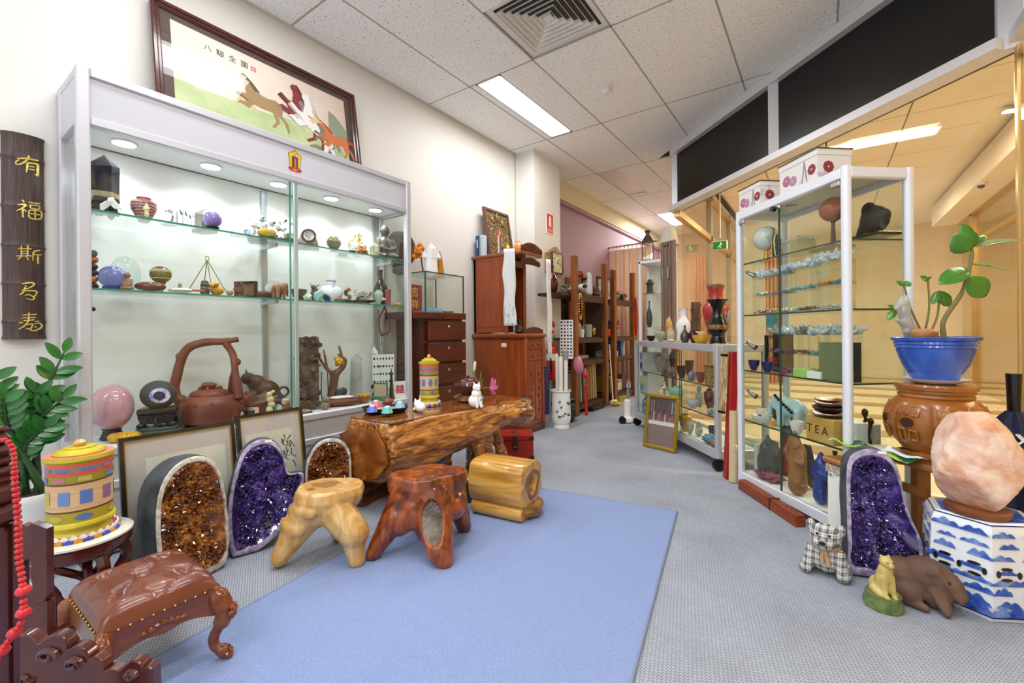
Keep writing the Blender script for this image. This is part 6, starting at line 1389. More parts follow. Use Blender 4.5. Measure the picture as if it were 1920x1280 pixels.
for k in range(16):m.sph((.035*math.cos(k*PI/8),.035*math.sin(k*PI/8),.006),.006,7,5)
m.out('beads',M_dkstone,u)
GT=1.376
u=S('buddha_statue','white porcelain standing buddha on top of the small glass showcase','statue',(-2.53,2.49,GT),FACE)
budd(M_por,u,.245,False,wide=1.55)
u=S('orange_branch','bunch of small oranges behind the white porcelain buddha','ornament',(-2.63,2.505,GT),0)
MB().tube(smoothpath([(0,0,0),(.0,-.02,.1),(.02,-.05,.19)],5),.006,6).out('branch',M_brown,u);m=MB();rnd=random.Random(9)
for k in range(17):m.sph((.02+rnd.uniform(-.035,.04),-.05+rnd.uniform(-.05,.05),.185+rnd.uniform(-.055,.05)),.02,10,7)
m.out('oranges',mat('orange_fruit','#e8871c',.35),u)
u=S('amber_flame','upright flame shaped amber stone slab behind the white buddha','stone',(-2.64,2.70,GT),.3);MB().prism([(-.05,0),(.055,0),(.05,.06),(.03,.11),(.015,.17),(-.02,.22),(-.04,.15)],-.014,.014,frame((0,0,0),(0,1,0),(0,0,1))).out('slab',mat('amber_slab','#b8741c',.2,c2='#e0a23a',ns=10,coat=.4),u,False)
u=S('round_gong','round dark brown wooden disc on a stand behind the buddha','disc',(-2.71,2.35,GT-.0),0)
MB().lathe([(.13,-.016),(.14,-.01),(.14,.01),(.13,.016),(.001,.016)],32,Matrix.Translation((0,0,.20)) @ Matrix.Rotation(PI/2,4,'Y')).out('disc',mat('gong_wood','#43322c',.35,c2='#5a443a',ns=6),u);bx(u,'stand',(0,0,.035),(.05,.16,.07),M_ebony,.01)
# ---- altar cabinet
M_alt=mat('altar_wood','#8a3d18',.28,c2='#a34e22',ns=4,stretch=(4,4,.7),coat=.4);M_altd=mat('altar_dark','#5a2410',.3,c2='#6d3016',ns=5,coat=.3)
t=S('altar_cabinet','carved reddish brown altar cabinet with an open hutch by the column','cabinet',(-2.75,3.275,0));WX,WY=.575,.32
bx(t,'lower_body',(WX/2,WY/2,.46),(WX,WY,.80),M_alt);bx(t,'plinth',(WX/2,WY/2,.035),(WX+.02,WY+.02,.07),M_altd,.006)
bx(t,'worktop',(WX/2,WY/2-.0,.88),(WX+.05,WY+.05,.035),M_alt,.01);bx(t,'moulding',(WX/2,WY/2,.855),(WX+.025,WY+.025,.02),M_altd,.006)
for nm,x0,x1,z0,z1 in (('side_panel',.04,WX-.05,.1,.83),):
    bx(t,nm,((x0+x1) /2,-.004,(z0+z1) /2),(x1-x0,.008,z1-z0),M_alt,.003)
for z,h_,nm in ((.79,.07,'drawer'),(.69,.08,'drawer')):
    d=bx(t,nm,(WX+.004,WY/2,z),(.016,WY-.09,h_),M_alt,.005);MB().sph((WX+.016,WY/2,z),.009,8,6).out('drawer_knob',M_brass,d)
    m=MB()
    for k in range(7):m.ico((WX+.012,WY*(.27+.077*k),z+.008*math.sin(k*1.6)),(.004,.014,.012),1,.3,3,k)
    m.out('carved_garland',M_altd,d)
for y in (.10,.22):
    d=bx(t,'door',(WX+.004,y,.36),(.016,.105,.5),M_alt,.005);m=MB()
    for k in range(6):m.ico((WX+.012,y+.012*math.sin(k*2),.2+.065*k),(.004,.022,.022),1,.4,3,k)
    m.out('carved_flowers',M_altd,d)
def post(x,y,z0,z1,nm='turned_post'):
    m=MB();L_=z1-z0;pr_=[(.018,0)]
    for k in range(1,20):pr_.append((.016+.006*abs(math.sin(k*1.7)),L_*k/20))
    m.lathe(pr_+[(.018,L_)],10,Matrix.Translation((x,y,z0)));return m.out(nm,M_alt,t)
for y in (.012,WY-.012):post(WX+.004,y,.07,.86)
HX=.36
bx(t,'hutch_side',(HX/2,.012,1.27),(HX,.024,.72),M_alt);bx(t,'hutch_side_panel',(HX/2-.01,-.002,1.27),(HX-.08,.008,.62),M_alt,.003);bx(t,'hutch_side',(HX/2,WY-.012,1.27),(HX,.024,.72),M_alt);bx(t,'hutch_back',(.01,WY/2,1.27),(.02,WY,.72),M_altd)
for y in (.012,WY-.012):post(HX+.012,y,.90,1.60)
bx(t,'hutch_top',(.27,WY/2,1.625),(.60,WY+.03,.03),M_alt,.008)
def carved(par,nm,y0,y1,z0,hh,x,m_,n=9,seed=1,):
    m=MB();rnd_=random.Random(seed)
    for k in range(n*3):
        s=k/(n*3-1);top_=hh*(.45+.55*math.sin(PI*s));
        for q in (.25,.65,1):m.tube([V((x,y0+(y1-y0) *s+.016*math.cos(a),z0+top_*q*.85+.014*math.sin(a))) for a in [PI*i/4 for i in range(8)]],.0055,5,closed=True)
    return m.out(nm,m_,par)
carved(t,'carved_crest',.0,WY,1.64,.085,.56,M_altd,5);carved(t,'carved_apron',.02,WY-.02,1.535,.05,.55,M_altd,6)
carved(t,'carved_rail',.02,WY-.02,.9,.05,WX,M_altd,6);bx(t,'hutch_valance',(HX+.01,WY/2,1.56),(.015,WY-.05,.07),M_altd,.004);bx(t,'label',(WX*.62,-.010,.795),(.055,.003,.035),M_whi)
ax0,ay0=-2.75,3.275
def on_alt(px,x,z):r=ray(px,500);y=r.y*(x/r.x);return V((x,y,z))
AT=1.641
for px0,px1,yt,x,c,lb in ((889,897,433,-2.60,'#2f4f8c','tall dark blue book standing at the left end of the altar cabinet top'),(897,902,437,-2.60,'#b9c45a','thin yellow green book beside the dark blue book'),(902,909,434,-2.60,'#c3d2e2','pale blue and white book right of the yellow green book')):
    p,w,h=it(px0,px1,yt,474,x,AT);p.x=x;u=S('book',lb,'book',({889:-2.712,897:-2.689,902:-2.664}[px0],3.315,AT),-PI/2);bx(u,'cover',(0,0,h/2),(.06,w*1.2,h),mat('book_'+c.strip('#'),c,.5),.002);bx(u,'pages',(-.003,0,h/2+.001),(.057,w*.8,h-.004),mat('paper_white','#eef0f2'))
    if c=='#2f4f8c':MB().box((.031,0,h*.6),(.001,w*.4,h*.4)).out('spine_lettering',mat('spine_white','#c9d2e2',.6),u,False)
u=S('grey_book','book with a dark grey portrait cover leaning before the relief picture','book',V((-2.46,3.32,AT)),.55)
bx(u,'cover',(0,0,.085),(.012,.115,.17),mat('grey_cover','#4c4444',.5,c2='#6a6262',ns=6));bx(u,'pages',(-.014,0,.085),(.018,.11,.165),mat('page_cream','#d9cba6',.7));MB().sph((.006,.02,.1),(.002,.026,.04),14,8).out('portrait_oval',mat('portrait_grey','#b5aca8',.6),u);bx(u,'title_strip',(.0065,-.01,.025),(.001,.08,.016),M_whi)
u=S('relief_picture','brown framed gilded relief picture leaning on the wall above the altar cabinet','picture',(-2.628,3.57,AT),0)
RM=Matrix.Rotation(-.16,4,'Y') @ frame((0,0,0),(0,1,0),(0,0,1));rw,rh=.205,.50
ringframe(rw,rh,.024,-.012,.014,'frame_bar',mat('relief_frame','#6b4a42',.5),u,RM)
MB().box((0,rh/2,0),(2*rw-.04,rh-.04,.008),M=RM).out('gilt_ground',mat('gilt_relief','#7a5c2c',.4,.2,c2='#c9b074',ns=60,bump=1,c3='#3f3a2c'),u,False)
m=MB();m.lathe([(.08,.004),(.076,.010),(.001,.010)],24,RM @ Matrix.Translation((0,rh*.42,0)),sy=1.25);m.out('red_halo',mat('halo_red','#b03a30',.5,c2='#8c5a3c',ns=30),u)
figure('relief_figure',mat('relief_gold','#c4aa74',.4,.3,c2='#7d6438',ns=50),u,[((0,.14,.012),(.06,.03,.012)),((0,.19,.014),(.035,.05,.014)),((0,.25,.014),(.02,.024,.014)),((-.03,.2,.012),(-.06,.16,.012),.012,.01),((.03,.2,.012),(.06,.16,.012),.012,.01),((0,.285,.012),(.012,.02,.01))],.005,1,RM)
for k,(x,y) in enumerate(((-.08,.40),(0,.43),(.08,.39))):m=MB();m.sph((x,y,.01),(.022,.026,.01),10,6,RM);m.sph((x,y+.032,.01),(.01,.012,.009),8,6,RM);m.out('small_relief',mat('relief_gold','#c4aa74'),u);MB().box((x,y-.03,.008),(.05,.012,.01),M=RM).out('red_base',mat('halo_red','#b03a30'),u,False)
u=S('golden_stupa','small golden stupa on the altar cabinet top','ornament',on_alt(952,-2.40,AT));MB().lathe([(.038,0),(.038,.012),(.028,.018),(.024,.05),(.03,.055),(.018,.07),(.014,.09),(.006,.11),(.004,.16),(.001,.165)],18).out('stupa',mat('bright_gold','#d8b23a',.25,.6),u)
u=S('ceramic_buddha','glossy orange ceramic buddha head on the altar cabinet top','sculpture',on_alt(972,-2.42,AT),FACE)
figure('head',mat('orange_glaze','#e08a4c',.2,c2='#eba068',ns=30,coat=.4),u,[((0,0,.07),(.05,.056,.065)),((0,.005,.135),(.024,.024,.022)),((0,-.056,.065),(.009,.012,.014)),((-.05,0,.06),(.008,.012,.03)),((.05,0,.06),(.008,.012,.03)),((0,0,0.01),(.036,.036,.02)),((0,-.05,.04),(.016,.008,.006))],.004)
u=S('blue_ornament','small bright blue and yellow ornament behind the golden stupa','ornament',V((-2.50,3.43,AT)));MB().ico((0,0,.025),(.02,.03,.025),2,.2).out('body',mat('bright_blue','#3a9cd0',.3),u);MB().ico((0,-.0,.05),(.016,.022,.012),1).out('yellow_top',mat('bright_yellow','#e0c83a',.3),u)
M_silk=mat('white_silk','#e9eaee',.45,sheen=.3)
def scarf(label,x,y0,y1,zt,zb,seed):
    u=S('silk_scarf',label,'scarf',(x,(y0+y1) /2,zb));h=zt-zb;w=(y1-y0) /2;v=[];f=[];n,r_=7,22
    for i in range(r_+1):
        z=h*(1-i/r_);q=1-.1*math.sin(i*.5+seed)
        for j in range(n+1):s=2*j/n-1;v.append((.006*math.sin(j*1.9+i*.25+seed),w*q*s+.004*math.sin(i*.7),z))
    for i in range(r_):
        for j in range(n):a=i*(n+1) +j;f.append((a,a+1,a+n+2,a+n+1))
    m=MB().add(v,f);o=m.out('cloth',M_silk,u);sd=o.modifiers.new('s','SOLIDIFY');sd.thickness=.002
    m=MB();rnd_=random.Random(seed)
    for k in range(26):yy=rnd_.uniform(-w,w) *.95;z0=rnd_.uniform(.0,h*.25);m.bar((.008,yy,z0),(.008,yy+rnd_.uniform(-.004,.004),z0+rnd_.uniform(.01,.04)),.003,.001,(1,0,0))
    m.out('silver_weave',mat('silver_thread','#9aa0a8',.35,.5),u,False,kind='stuff');return u
q=on_alt(952,-2.16,0);scarf('long white silk scarf hanging at the left of the altar hutch opening',-2.30,3.175,3.285,1.66,.97,1).rotation_euler[2] =-1.2
scarf('long white silk scarf hanging at the right end of the altar cabinet',-2.13,3.60,3.68,1.60,.66,4)
for px,lb,c,hh in ((957,'small dark teapot shaped ornament on the altar ledge','#3a2018',.07),(972,'dark seated figurine inside the altar hutch','#2c1c1a',.13),(1003,'small black and white round pot on the altar ledge','#3a3c3a',.06)):
    q=on_alt(px,-2.29 if hh>.1 else -2.25,.898);u=S('altar_ornament',lb,'ornament',(q.x,min(max(q.y,3.31),3.55),.898),FACE)
    if hh>.1:budd(mat('fig_'+c.strip('#'),c,.3),u,hh);bx(u,'backing_card',(0,.05,.06),(.07,.004,.1),mat('paper_white','#eef0f2'))
    else:MB().lathe([(.02,0),(.034,.02),(.03,.042),(.012,.05),(.008,hh),(.001,hh)],16).out('pot',mat('fig_'+c.strip('#'),c,.25),u);MB().tube([(.03,0,.025),(.05,0,.04)],[.007,.004],7).out('spout',mat('fig_'+c.strip('#'),c),u)
# ---- things on the column
M_sred=mat('sign_red','#d8281f',.4);cxw=-2.53
u=S('fire_sign','red and white fire extinguisher sign on the column','sign',(cxw+.004,4.345,2.135));bx(u,'plate',(0,0,0),(.006,.14,.21),M_sred)
bx(u,'white_border',(-.001,0,-.002),(.006,.15,.225),M_whi);bx(u,'extinguisher_icon',(.0035,0,.02),(.002,.045,.105),M_whi,.001);bx(u,'icon_valve',(.0035,.0,.078),(.002,.02,.012),M_whi)
text('lettering','FIRE\nEXTINGUISHER',.02,M_whi,u,Matrix.Translation((.0036,0,-.072)) @ frame((0,0,0),(0,1,0),(0,0,1)),.0003)
u=S('round_sign','round red and white safety sign low on the column','sign',(cxw+.004,4.36,.965));MB().lathe([(.075,0),(.075,.005),(.001,.005)],28,Matrix.Rotation(PI/2,4,'Y')).out('red_disc',M_sred,u);bx(u,'white_band',(.006,0,-.02),(.002,.13,.04),M_whi)
u=S('wall_clock','carved brown wall clock with a cream square dial on the column','clock',(cxw,4.40,1.69))
CM=frame((.0,0,0),(0,1,0),(0,0,1));oc=[(-.17,-.11),(-.1,-.15),(0,-.19),(.1,-.15),(.17,-.11),(.17,.1),(.1,.125),(.0,.185),(-.1,.125),(-.17,.1)]
MB().prism(oc,.002,.06,CM).out('case',mat('clock_wood','#6b4a2a',.4,c2='#a8854c',ns=45,bump=.6),u,False);MB().box((0,0,.062),(.22,.22,.008),M=CM).out('dial',mat('dial_cream','#e6dfb4',.4),u,False)
ringframe(.115,.23,.01,.058,.072,'bezel',mat('clock_bezel','#4c331c',.4),u,CM @ Matrix.Translation((0,-.115,0)))
for k in range(12):
    a=PI/2-k*PI/6;text('numeral',str(k or 12),.034,M_blk,u,CM @ Matrix.Translation((.085*math.cos(a),.085*math.sin(a),.0665)),.0003)
MB().bar(CM @ V((0,0,.069)),CM @ V((.035,.05,.069)),.006,.002,(1,0,0)).out('hour_hand',M_blk,u,False);MB().bar(CM @ V((0,0,.071)),CM @ V((.075,-.01,.071)),.004,.002,(1,0,0)).out('minute_hand',M_blk,u,False)
u=S('fire_extinguisher','red fire extinguisher with a white band hung on the column','extinguisher',(cxw+.075,4.25,.38))
MB().lathe([(.06,0),(.064,.01),(.064,.32),(.05,.37),(.02,.39),(.018,.42),(.001,.42)],22).out('cylinder',mat('ext_red','#c41c1c',.25,coat=.4),u);MB().lathe([(.0648,.22),(.0648,.29)],22).out('white_band',M_whi,u)
m=MB();m.tube([(0,0,.42),(0,.02,.45),(0,.06,.49)],.008,6);m.tube([(0,0,.44),(0,.06,.45)],.007,6);m.out('valve_handle',M_steel,u);MB().tube(smoothpath([(0,-.02,.42),(.02,-.08,.38),(.03,-.075,.1)],6),.009,7).out('hose',M_blk,u);bx(u,'bracket',(-.07,0,.3),(.02,.04,.06),M_steel);text('lettering','ESCO',.045,M_whi,u,Matrix.Translation((.0655,.0,.16)) @ frame((0,0,0),(0,1,0),(0,0,1)),.0003)
# ---- umbrella vase with rolled scrolls, blue cloth, elephant stool
u=S('scroll_vase','tall white porcelain vase painted with a landscape holding rolled scrolls','vase',(-2.05,3.71,0))
MB().lathe([(.075,0),(.078,.02),(.07,.035),(.085,.06),(.092,.1),(.088,.25),(.085,.34),(.1,.35),(.1,.36),(.088,.355),(.08,.3),(.074,.06),(.001,.05)],28).out('vase',M_por,u);m=MB();rnd=random.Random(4)
for k in range(12):a=rnd.uniform(-1.6,.2);m.ico((.089*math.cos(a),.089*math.sin(a),rnd.uniform(.1,.27)),(.012,.022,.012),1,.5,4,k)
m.out('painted_trees',mat('paint_green','#6a8478',.5,c2='#3c4a44',ns=40),u)
for k,(x,y,hh,r,c) in enumerate(((.02,-.04,.62,.022,'#ece9e2'),(.045,0,.58,.02,'#e4e0d6'),(.0,.03,.60,.022,'#efece6'),(-.03,-.01,.64,.02,'#dedad0'),(.022,.036,.68,.03,'#8a8f90'))):
    w_=S('rolled_scroll',['white rolled scroll at the left in the porcelain vase','front white rolled scroll in the porcelain vase','white rolled scroll in the middle of the porcelain vase','tallest white rolled scroll at the back of the porcelain vase','thick grey tube at the right in the porcelain vase'][k],'scroll',(-2.05+x,3.71+y,.052),0);MB().tube([(0,0,0),(x*.2,y*.2,hh)],r*.9,12).out('roll',mat('roll_'+c.strip('#'),c,.6 if k<4 else .3),w_);MB().tube([(x*.2,y*.2,hh),(x*.2,y*.2,hh+.012)],r*.6,8).out('core',M_iv,w_)
u=S('blue_cloth','navy blue cloth strip hanging beside the altar cabinet','cloth',(-2.15,3.615,.13));bx(u,'cloth',(0,0,.2),(.012,.075,.46),mat('navy_cloth','#1f2f63',.8),.004);m=MB();bead_loop(m,[(.01,-.01,.42),(.012,-.02,.3),(.01,.0,.22)],.007,8);m.out('beads',M_brass,u)
u=S('elephant_stool','dark carved elephant stool on the carpet beside the porcelain vase','stool',(-2.13,4.02,0),-1.2);eleph(mat('black_ceramic','#24221f',.4,c2='#3c3832',ns=20),u,.26);bx(u,'seat',(0,0,.215),(.17,.12,.03),M_ebony,.008)
u=S('red_tassel','bright red knotted tassels hanging beside the elephant stool','tassel',(-2.0,4.12,.05));m=MB();m.tube(smoothpath([(0,0,.45),(.01,.01,.38),(0,.02,.30)],4),.008,6);m.tube([(0,.02,.3),(0,.03,.0)],[.012,.016],8);m.sph((0,.01,.42),.03,8,6);m.sph((0,.02,.3),.022,8,6);m.out('tassel',mat('tassel_red','#d8261c',.6),u)
u=S('calligraphy_poster','white poster of small black characters beyond the column','poster',(-2.275,4.25,.62),-1.45);bx(u,'sheet',(0,0,.2),(.006,.15,.42),mat('paper_white','#eef0f2'));m=MB();rnd=random.Random(2)
for r_ in range(11):
    for c_ in range(4):m.box((.004,-.055+.036*c_,.385-.036*r_),(.001,.022*rnd.uniform(.6,1),.02*rnd.uniform(.7,1)))
m.out('brush_marks',mat('ink','#26221f'),u,False,kind='stuff')
u=S('paper_roll','white paper roll jutting out past the column with a bead string','roll',(-2.12,4.30,1.362));MB().cyl((-.32,.25,0),(.03,.02,.0),.032,.032,16).out('roll',M_whi,u);MB().cyl((.03,.02,0),(.05,.005,0),.026,.02,12).out('dark_end',M_ebony,u)
u=S('bead_necklace','yellow and red bead necklace hanging from the white paper roll','necklace',(-2.12,4.28,1.03))
for k in range(30):a=-PI/2+(k+.5) /30*2*PI;zz_=.15+.14*math.sin(a);MB().sph((.0,.035*math.cos(a) *(1 if zz_>.05 else .7),zz_),.0085,8,6).out('bead',mat('bead_y','#d8b02c',.35) if k%5 else M_coral,u)
# ---- wooden shelf unit
M_pine=mat('stained_pine','#6a3814',.4,c2='#94561f',ns=4,stretch=(5,5,.6));M_pined=mat('dark_pine','#3a2112',.5,c2='#4e2e18',ns=5)
t=S('wooden_shelf','rustic brown wooden shelf unit with tall posts against the mauve wall','shelf',(-2.2,4.3,0))
for y,zt,x in ((0,1.73,0),(.80,1.74,0),(1.08,1.70,0),(1.78,1.73,0),(0.1,1.62,-.45),(.7,1.6,-.45),(1.1,1.62,-.45),(1.82,1.65,-.45)):bx(t,'post',(x,y,zt/2),(.06,.07,zt),M_pine,.004)
for z,nm in ((1.31,'top_board'),(.83,'shelf_board'),(.58,'shelf_board'),(.10,'bottom_board')):
    bx(t,nm,(-.22,.42,z),(.42,.76,.03),M_pined);bx(t,nm,(-.22,1.43,z if z != .58 else .53),(.42,.64,.03),M_pined)
    bx(t,'front_rail',(.0,.42,z-.02),(.03,.74,.05 if z != 1.31 else .08),M_pined);bx(t,'front_rail',(.0,1.43,z-.02),(.03,.64,.05 if z != 1.31 else .08),M_pined)
bx(t,'top_board',(-.16,-.1,1.31),(.28,.34,.03),M_pined);bx(t,'back_board',(-.46,.9,.7),(.02,1.8,1.2),mat('dark_shelf_back','#2a1c14',.8))  # back board in one plain, very dark brown
def on_sh(y,z,x=-2.36):return V((x,4.3+y,z))
def block(lb,y,z,d,c,nm='box',cat='box',x=-2.36,rz=0,m=None,lid=None):
    u=S(nm,lb,cat,on_sh(y,z,x),rz);mm=m or mat('blk_'+c.strip('#'),c,.55);bx(u,'body',(0,0,d[2] /2),d,mm,.003)
    if lid:bx(u,'lid',(0,0,d[2] *.85),(d[0] +.006,d[1] +.006,d[2] *.22),mat('blk_'+lid.strip('#'),lid,.5),.002)
    return u
for k in range(9):
    c=['#8f8a80','#4a4c48','#bcae94','#5a5a52','#c9c2b2','#a07c4c','#b08d5c','#c49f6c','#caa878'][k]
    block(['grey','charcoal','pale linen','dark grey','white and brown striped','tan','light tan','pale wood','front pale wood'][k] +' edged board leaning on the bottom shelf, '+['first','second','third','fourth','fifth','sixth','seventh','eighth','ninth'][k] +' from the left',.10+.066*k,.116,(.32,.018,.33+.012*k),c,'leaning_board','board',-2.40,0).rotation_euler=(.06,0,0)
block('red folder standing upright on the middle shelf',.52,.846,(.01,.24,.32),'#c4221c','folder','folder',-2.50,.3);block('dark sleeve hanging in the upper left bay of the shelf',.3,.95,(.02,.3,.3),'#2c2626','sleeve','sleeve',-2.55)
pot=lambda nm,lb,cat,p,w,h,m,prof=JAR,part='body':vase(S(nm,lb,cat,p),prof,w,h,m,part)
pot('vase','white painted vase in front of the red folder','vase',on_sh(.36,.846),.13,.28,mat('white_painted','#e4e6e2',.2,c2='#4a5a48',ns=14,lo=.55,hi=.6),BOT)
u=S('pen_cup','white and blue cup full of pens on the wooden shelf','cup',on_sh(.28,.846,-2.26));MB().lathe([(.028,0),(.034,.09),(.03,.09),(.026,.01),(.001,.01)],16).out('cup',mat('cup_white','#dfe2ee',.3),u)
for k in range(5):MB().cyl((.01*math.cos(k),.01*math.sin(k),.02),(.03*math.cos(k*1.3),.03*math.sin(k*1.3),.15),.005,.004,6).out('pen',mat('pen_%d'%(k%3),['#e0c22a','#2c2c2e','#d8d86a'][k%3],.4),u)
u=S('green_cup','plain grey green cylinder cup beside the pen cup','cup',on_sh(.46,.846,-2.26));MB().lathe([(.042,0),(.044,.15),(.04,.15),(.038,.01),(.001,.01)],18).out('cup',mat('sage','#93a89c',.4),u)
pot('brass_pot','small brass pot at the right of the grey green cup','pot',on_sh(.62,.846,-2.27),.06,.12,M_brass)
pot('vase','dark red vase at the left end of the wooden shelf top','vase',on_sh(-.13,1.326,-2.40),.13,.30,mat('dark_red_vase','#4a1420',.15),BOT)
for k,(y,w,h,c,lb) in enumerate(((.14,.12,.22,'#8a7c6a','tall pale driftwood figure on the wooden shelf top'),(.30,.14,.16,'#a89880','knobbly driftwood lump on the wooden shelf top'),(.66,.13,.16,'#6a4a3c','brown coral like carving near the second shelf post'),(1.35,.12,.13,'#b8ac94','round pale shell cluster before the small framed print'),(1.55,.14,.12,'#6d6450','brown shell pile at the right of the wooden shelf top'),(-.06,.12,.09,'#8d8478','grey stones at the left end of the wooden shelf top'))):
    u=S('driftwood_carving',lb,'carving',on_sh(y,1.326,-2.27));m=MB();rnd=random.Random(k)
    for j in range(9):m.ico((rnd.uniform(-.3,.3) *w,rnd.uniform(-.4,.4) *w,h*rnd.uniform(.15,.85)),(w*.2,w*.22,h*rnd.uniform(.12,.25)),1,.6,3,j)
    m.ico((0,0,h*.3),(w*.35,w*.4,h*.3),2,.4,3,k);m.out('wood',mat('drift_%d'%k,c,.6,c2='#4c4034',ns=30,bump=.5),u)
u=S('fish_sculpture','white and blue porcelain figure beside the driftwood lump','figurine',on_sh(.47,1.326,-2.25));figure('body',mat('pale_porcelain','#c9d0d2',.25),u,[((0,0,0.02),(.01,.0,.2),.045,.03),((0,0,.23),(.028,.034,.03)),((0,.03,.16),(0,.06,.06),.025,.02)],.006)
u=S('wooden_pedestal','small dark pedestal with a round red wooden ball on top','pedestal',on_sh(.58,1.326,-2.42));MB().lathe([(.05,0),(.03,.03),(.025,.2),(.1,.22),(.1,.235),(.001,.235)],18).out('pedestal',M_rosew,u);ball(u,.045,.28,mat('red_ball','#8c3418',.2))
u=S('framed_print','small brown framed print of trees on top of the wooden shelf','picture',on_sh(1.42,1.326,-2.48));ringframe(.24,.33,.02,0,.02,'frame_bar',M_rosew,u,frame((0,0,0),(0,1,0),(0,0,1)));bx(u,'print',(.004,0,.165),(.004,.45,.3),mat('tree_print','#c4c8d0',.6,c2='#6d747c',ns=14,lo=.5,hi=.6))
for y,z,d,c,lb,l2 in ((1.22,.116,(.2,.2,.2),'#8a7a2c','olive yellow box on the bottom shelf of the right bay',None),(1.45,.116,(.2,.14,.14),'#c9c2b6','small white carton on the bottom shelf','#8a8378'),(1.62,.116,(.2,.16,.2),'#5a4438','brown bag shaped box at the right of the bottom shelf',None),(1.25,.55,(.25,.16,.1),'#d9d9d4','white box pile on the shelf of the right bay','#a8a49c'),(1.5,.55,(.22,.05,.26),'#3e5c9c','blue folder standing in the right bay',None),(1.60,.55,(.22,.02,.24),'#e4e6e8','white papers standing in the right bay',None),(1.22,.846,(.1,.1,.1),'#b9281e','red box on the shelf of the right bay',None),(1.40,.846,(.1,.1,.16),'#26221f','black canister in the right bay','#4a4640'),(1.55,.846,(.1,.1,.13),'#8d8a84','grey tin in the right bay','#c4221c'),(1.45,1.0,(.12,.2,.06),'#3a3c36','dark stacked box in the right bay',None),(.15,.6,(.2,.2,.06),'#4c2f5c','purple cloth roll on the lower shelf',None),(.3,.6,(.25,.26,.04),'#8d7c84','mauve folded cushion on the lower shelf',None)):block(lb,y,z,d,c,lid=l2,x=-2.37)
u=S('pink_bag','pink plastic bag hanging by the first shelf post','bag',(-2.14,4.262,.45));MB().ico((0,0,.09),(.05,.06,.1),2,.3).out('bag',mat('pink_plastic','#c47a94',.3),u)
u=S('yellow_duster','yellow cloth on the carpet under the wooden shelf','cloth',(-2.10,5.2,0));MB().ico((0,0,.02),(.05,.09,.03),2,.4,flat=-.02).out('cloth',mat('yellow_cloth','#c99a2c',.8),u)
block('yellow green box on the carpet under the right shelf bay',1.25,.0,(.1,.22,.07),'#9a9a2c',x=-2.2);block('flat dark case on the carpet under the left shelf bay',.5,0,(.2,.3,.05),'#1f1f20',x=-2.25)
u=S('white_broom','white long handled brush standing between the shelf bays','brush',(-2.16,5.24,.0),0);MB().cyl((0,0,.05),(-.05,.02,.75),.008,.008,8).out('handle',M_whi,u);bx(u,'head',(0,.02,.03),(.06,.12,.05),M_whi,.01)
u=S('red_rosary','dark red bead string hanging on the right end of the wooden shelf','rosary',(-2.158,6.085,.85));m=MB();bead_loop(m,[(0,0,.5),(.01,.03,.3),(0,.03,0),(0,0,.1),(0,-.01,.48)],.014,40);m.out('beads',M_red,u)
# ---- curtain
def cloth_light(*a,**k):
    m=mat(*a,**k);nt=m.node_tree;b=nt.nodes['Principled BSDF'];o=nt.nodes['Material Output'];tr=nt.nodes.new('ShaderNodeBsdfTranslucent');mx=nt.nodes.new('ShaderNodeMixShader');mx.inputs[0].default_value=.55
    nt.links.new(b.inputs['Base Color'].links[0].from_socket,tr.inputs[0]);nt.links.new(b.outputs[0],mx.inputs[1]);nt.links.new(tr.outputs[0],mx.inputs[2]);nt.links.new(mx.outputs[0],o.inputs[0]);return m
t=S('curtain','striped peach and grey curtain hanging from a rod at the back','curtain',(-2.9,6.7,0));v=[];f=[];n=96
for i in range(n+1):
    x=.78*i/n;y=.035*math.sin(i*.72) +.012*math.sin(i*1.9)
    for z in (.12,1.2,2.2):v.append((x,y*(1 if z<2 else .6),z))
for i in range(n):
    for j in range(2):a=3*i+j;f.append((a,a+3,a+4,a+1))
o=MB().add(v,f).out('cloth',cloth_light('curtain_cloth','#f0d3b6',.8,c2='#d8d0d0',kind='wave',ns=7,dist=.4,c3='#f4e2cc'),t);o.modifiers.new('s','SOLIDIFY').thickness=.004
MB().cyl((-.06,0,2.245),(.86,0,2.265),.012,.012,10).out('rod',M_steel,t)
for k in range(12):MB().tube([(.03+.064*k,.022*math.cos(a),2.235+.026*math.sin(a)) for a in [2*PI*i/10 for i in range(10)]],.004,5,closed=True).out('ring',M_brass,t)
MB().box((.0,0,2.42),(.008,.008,.36)).out('hanger',M_whi,t,False)
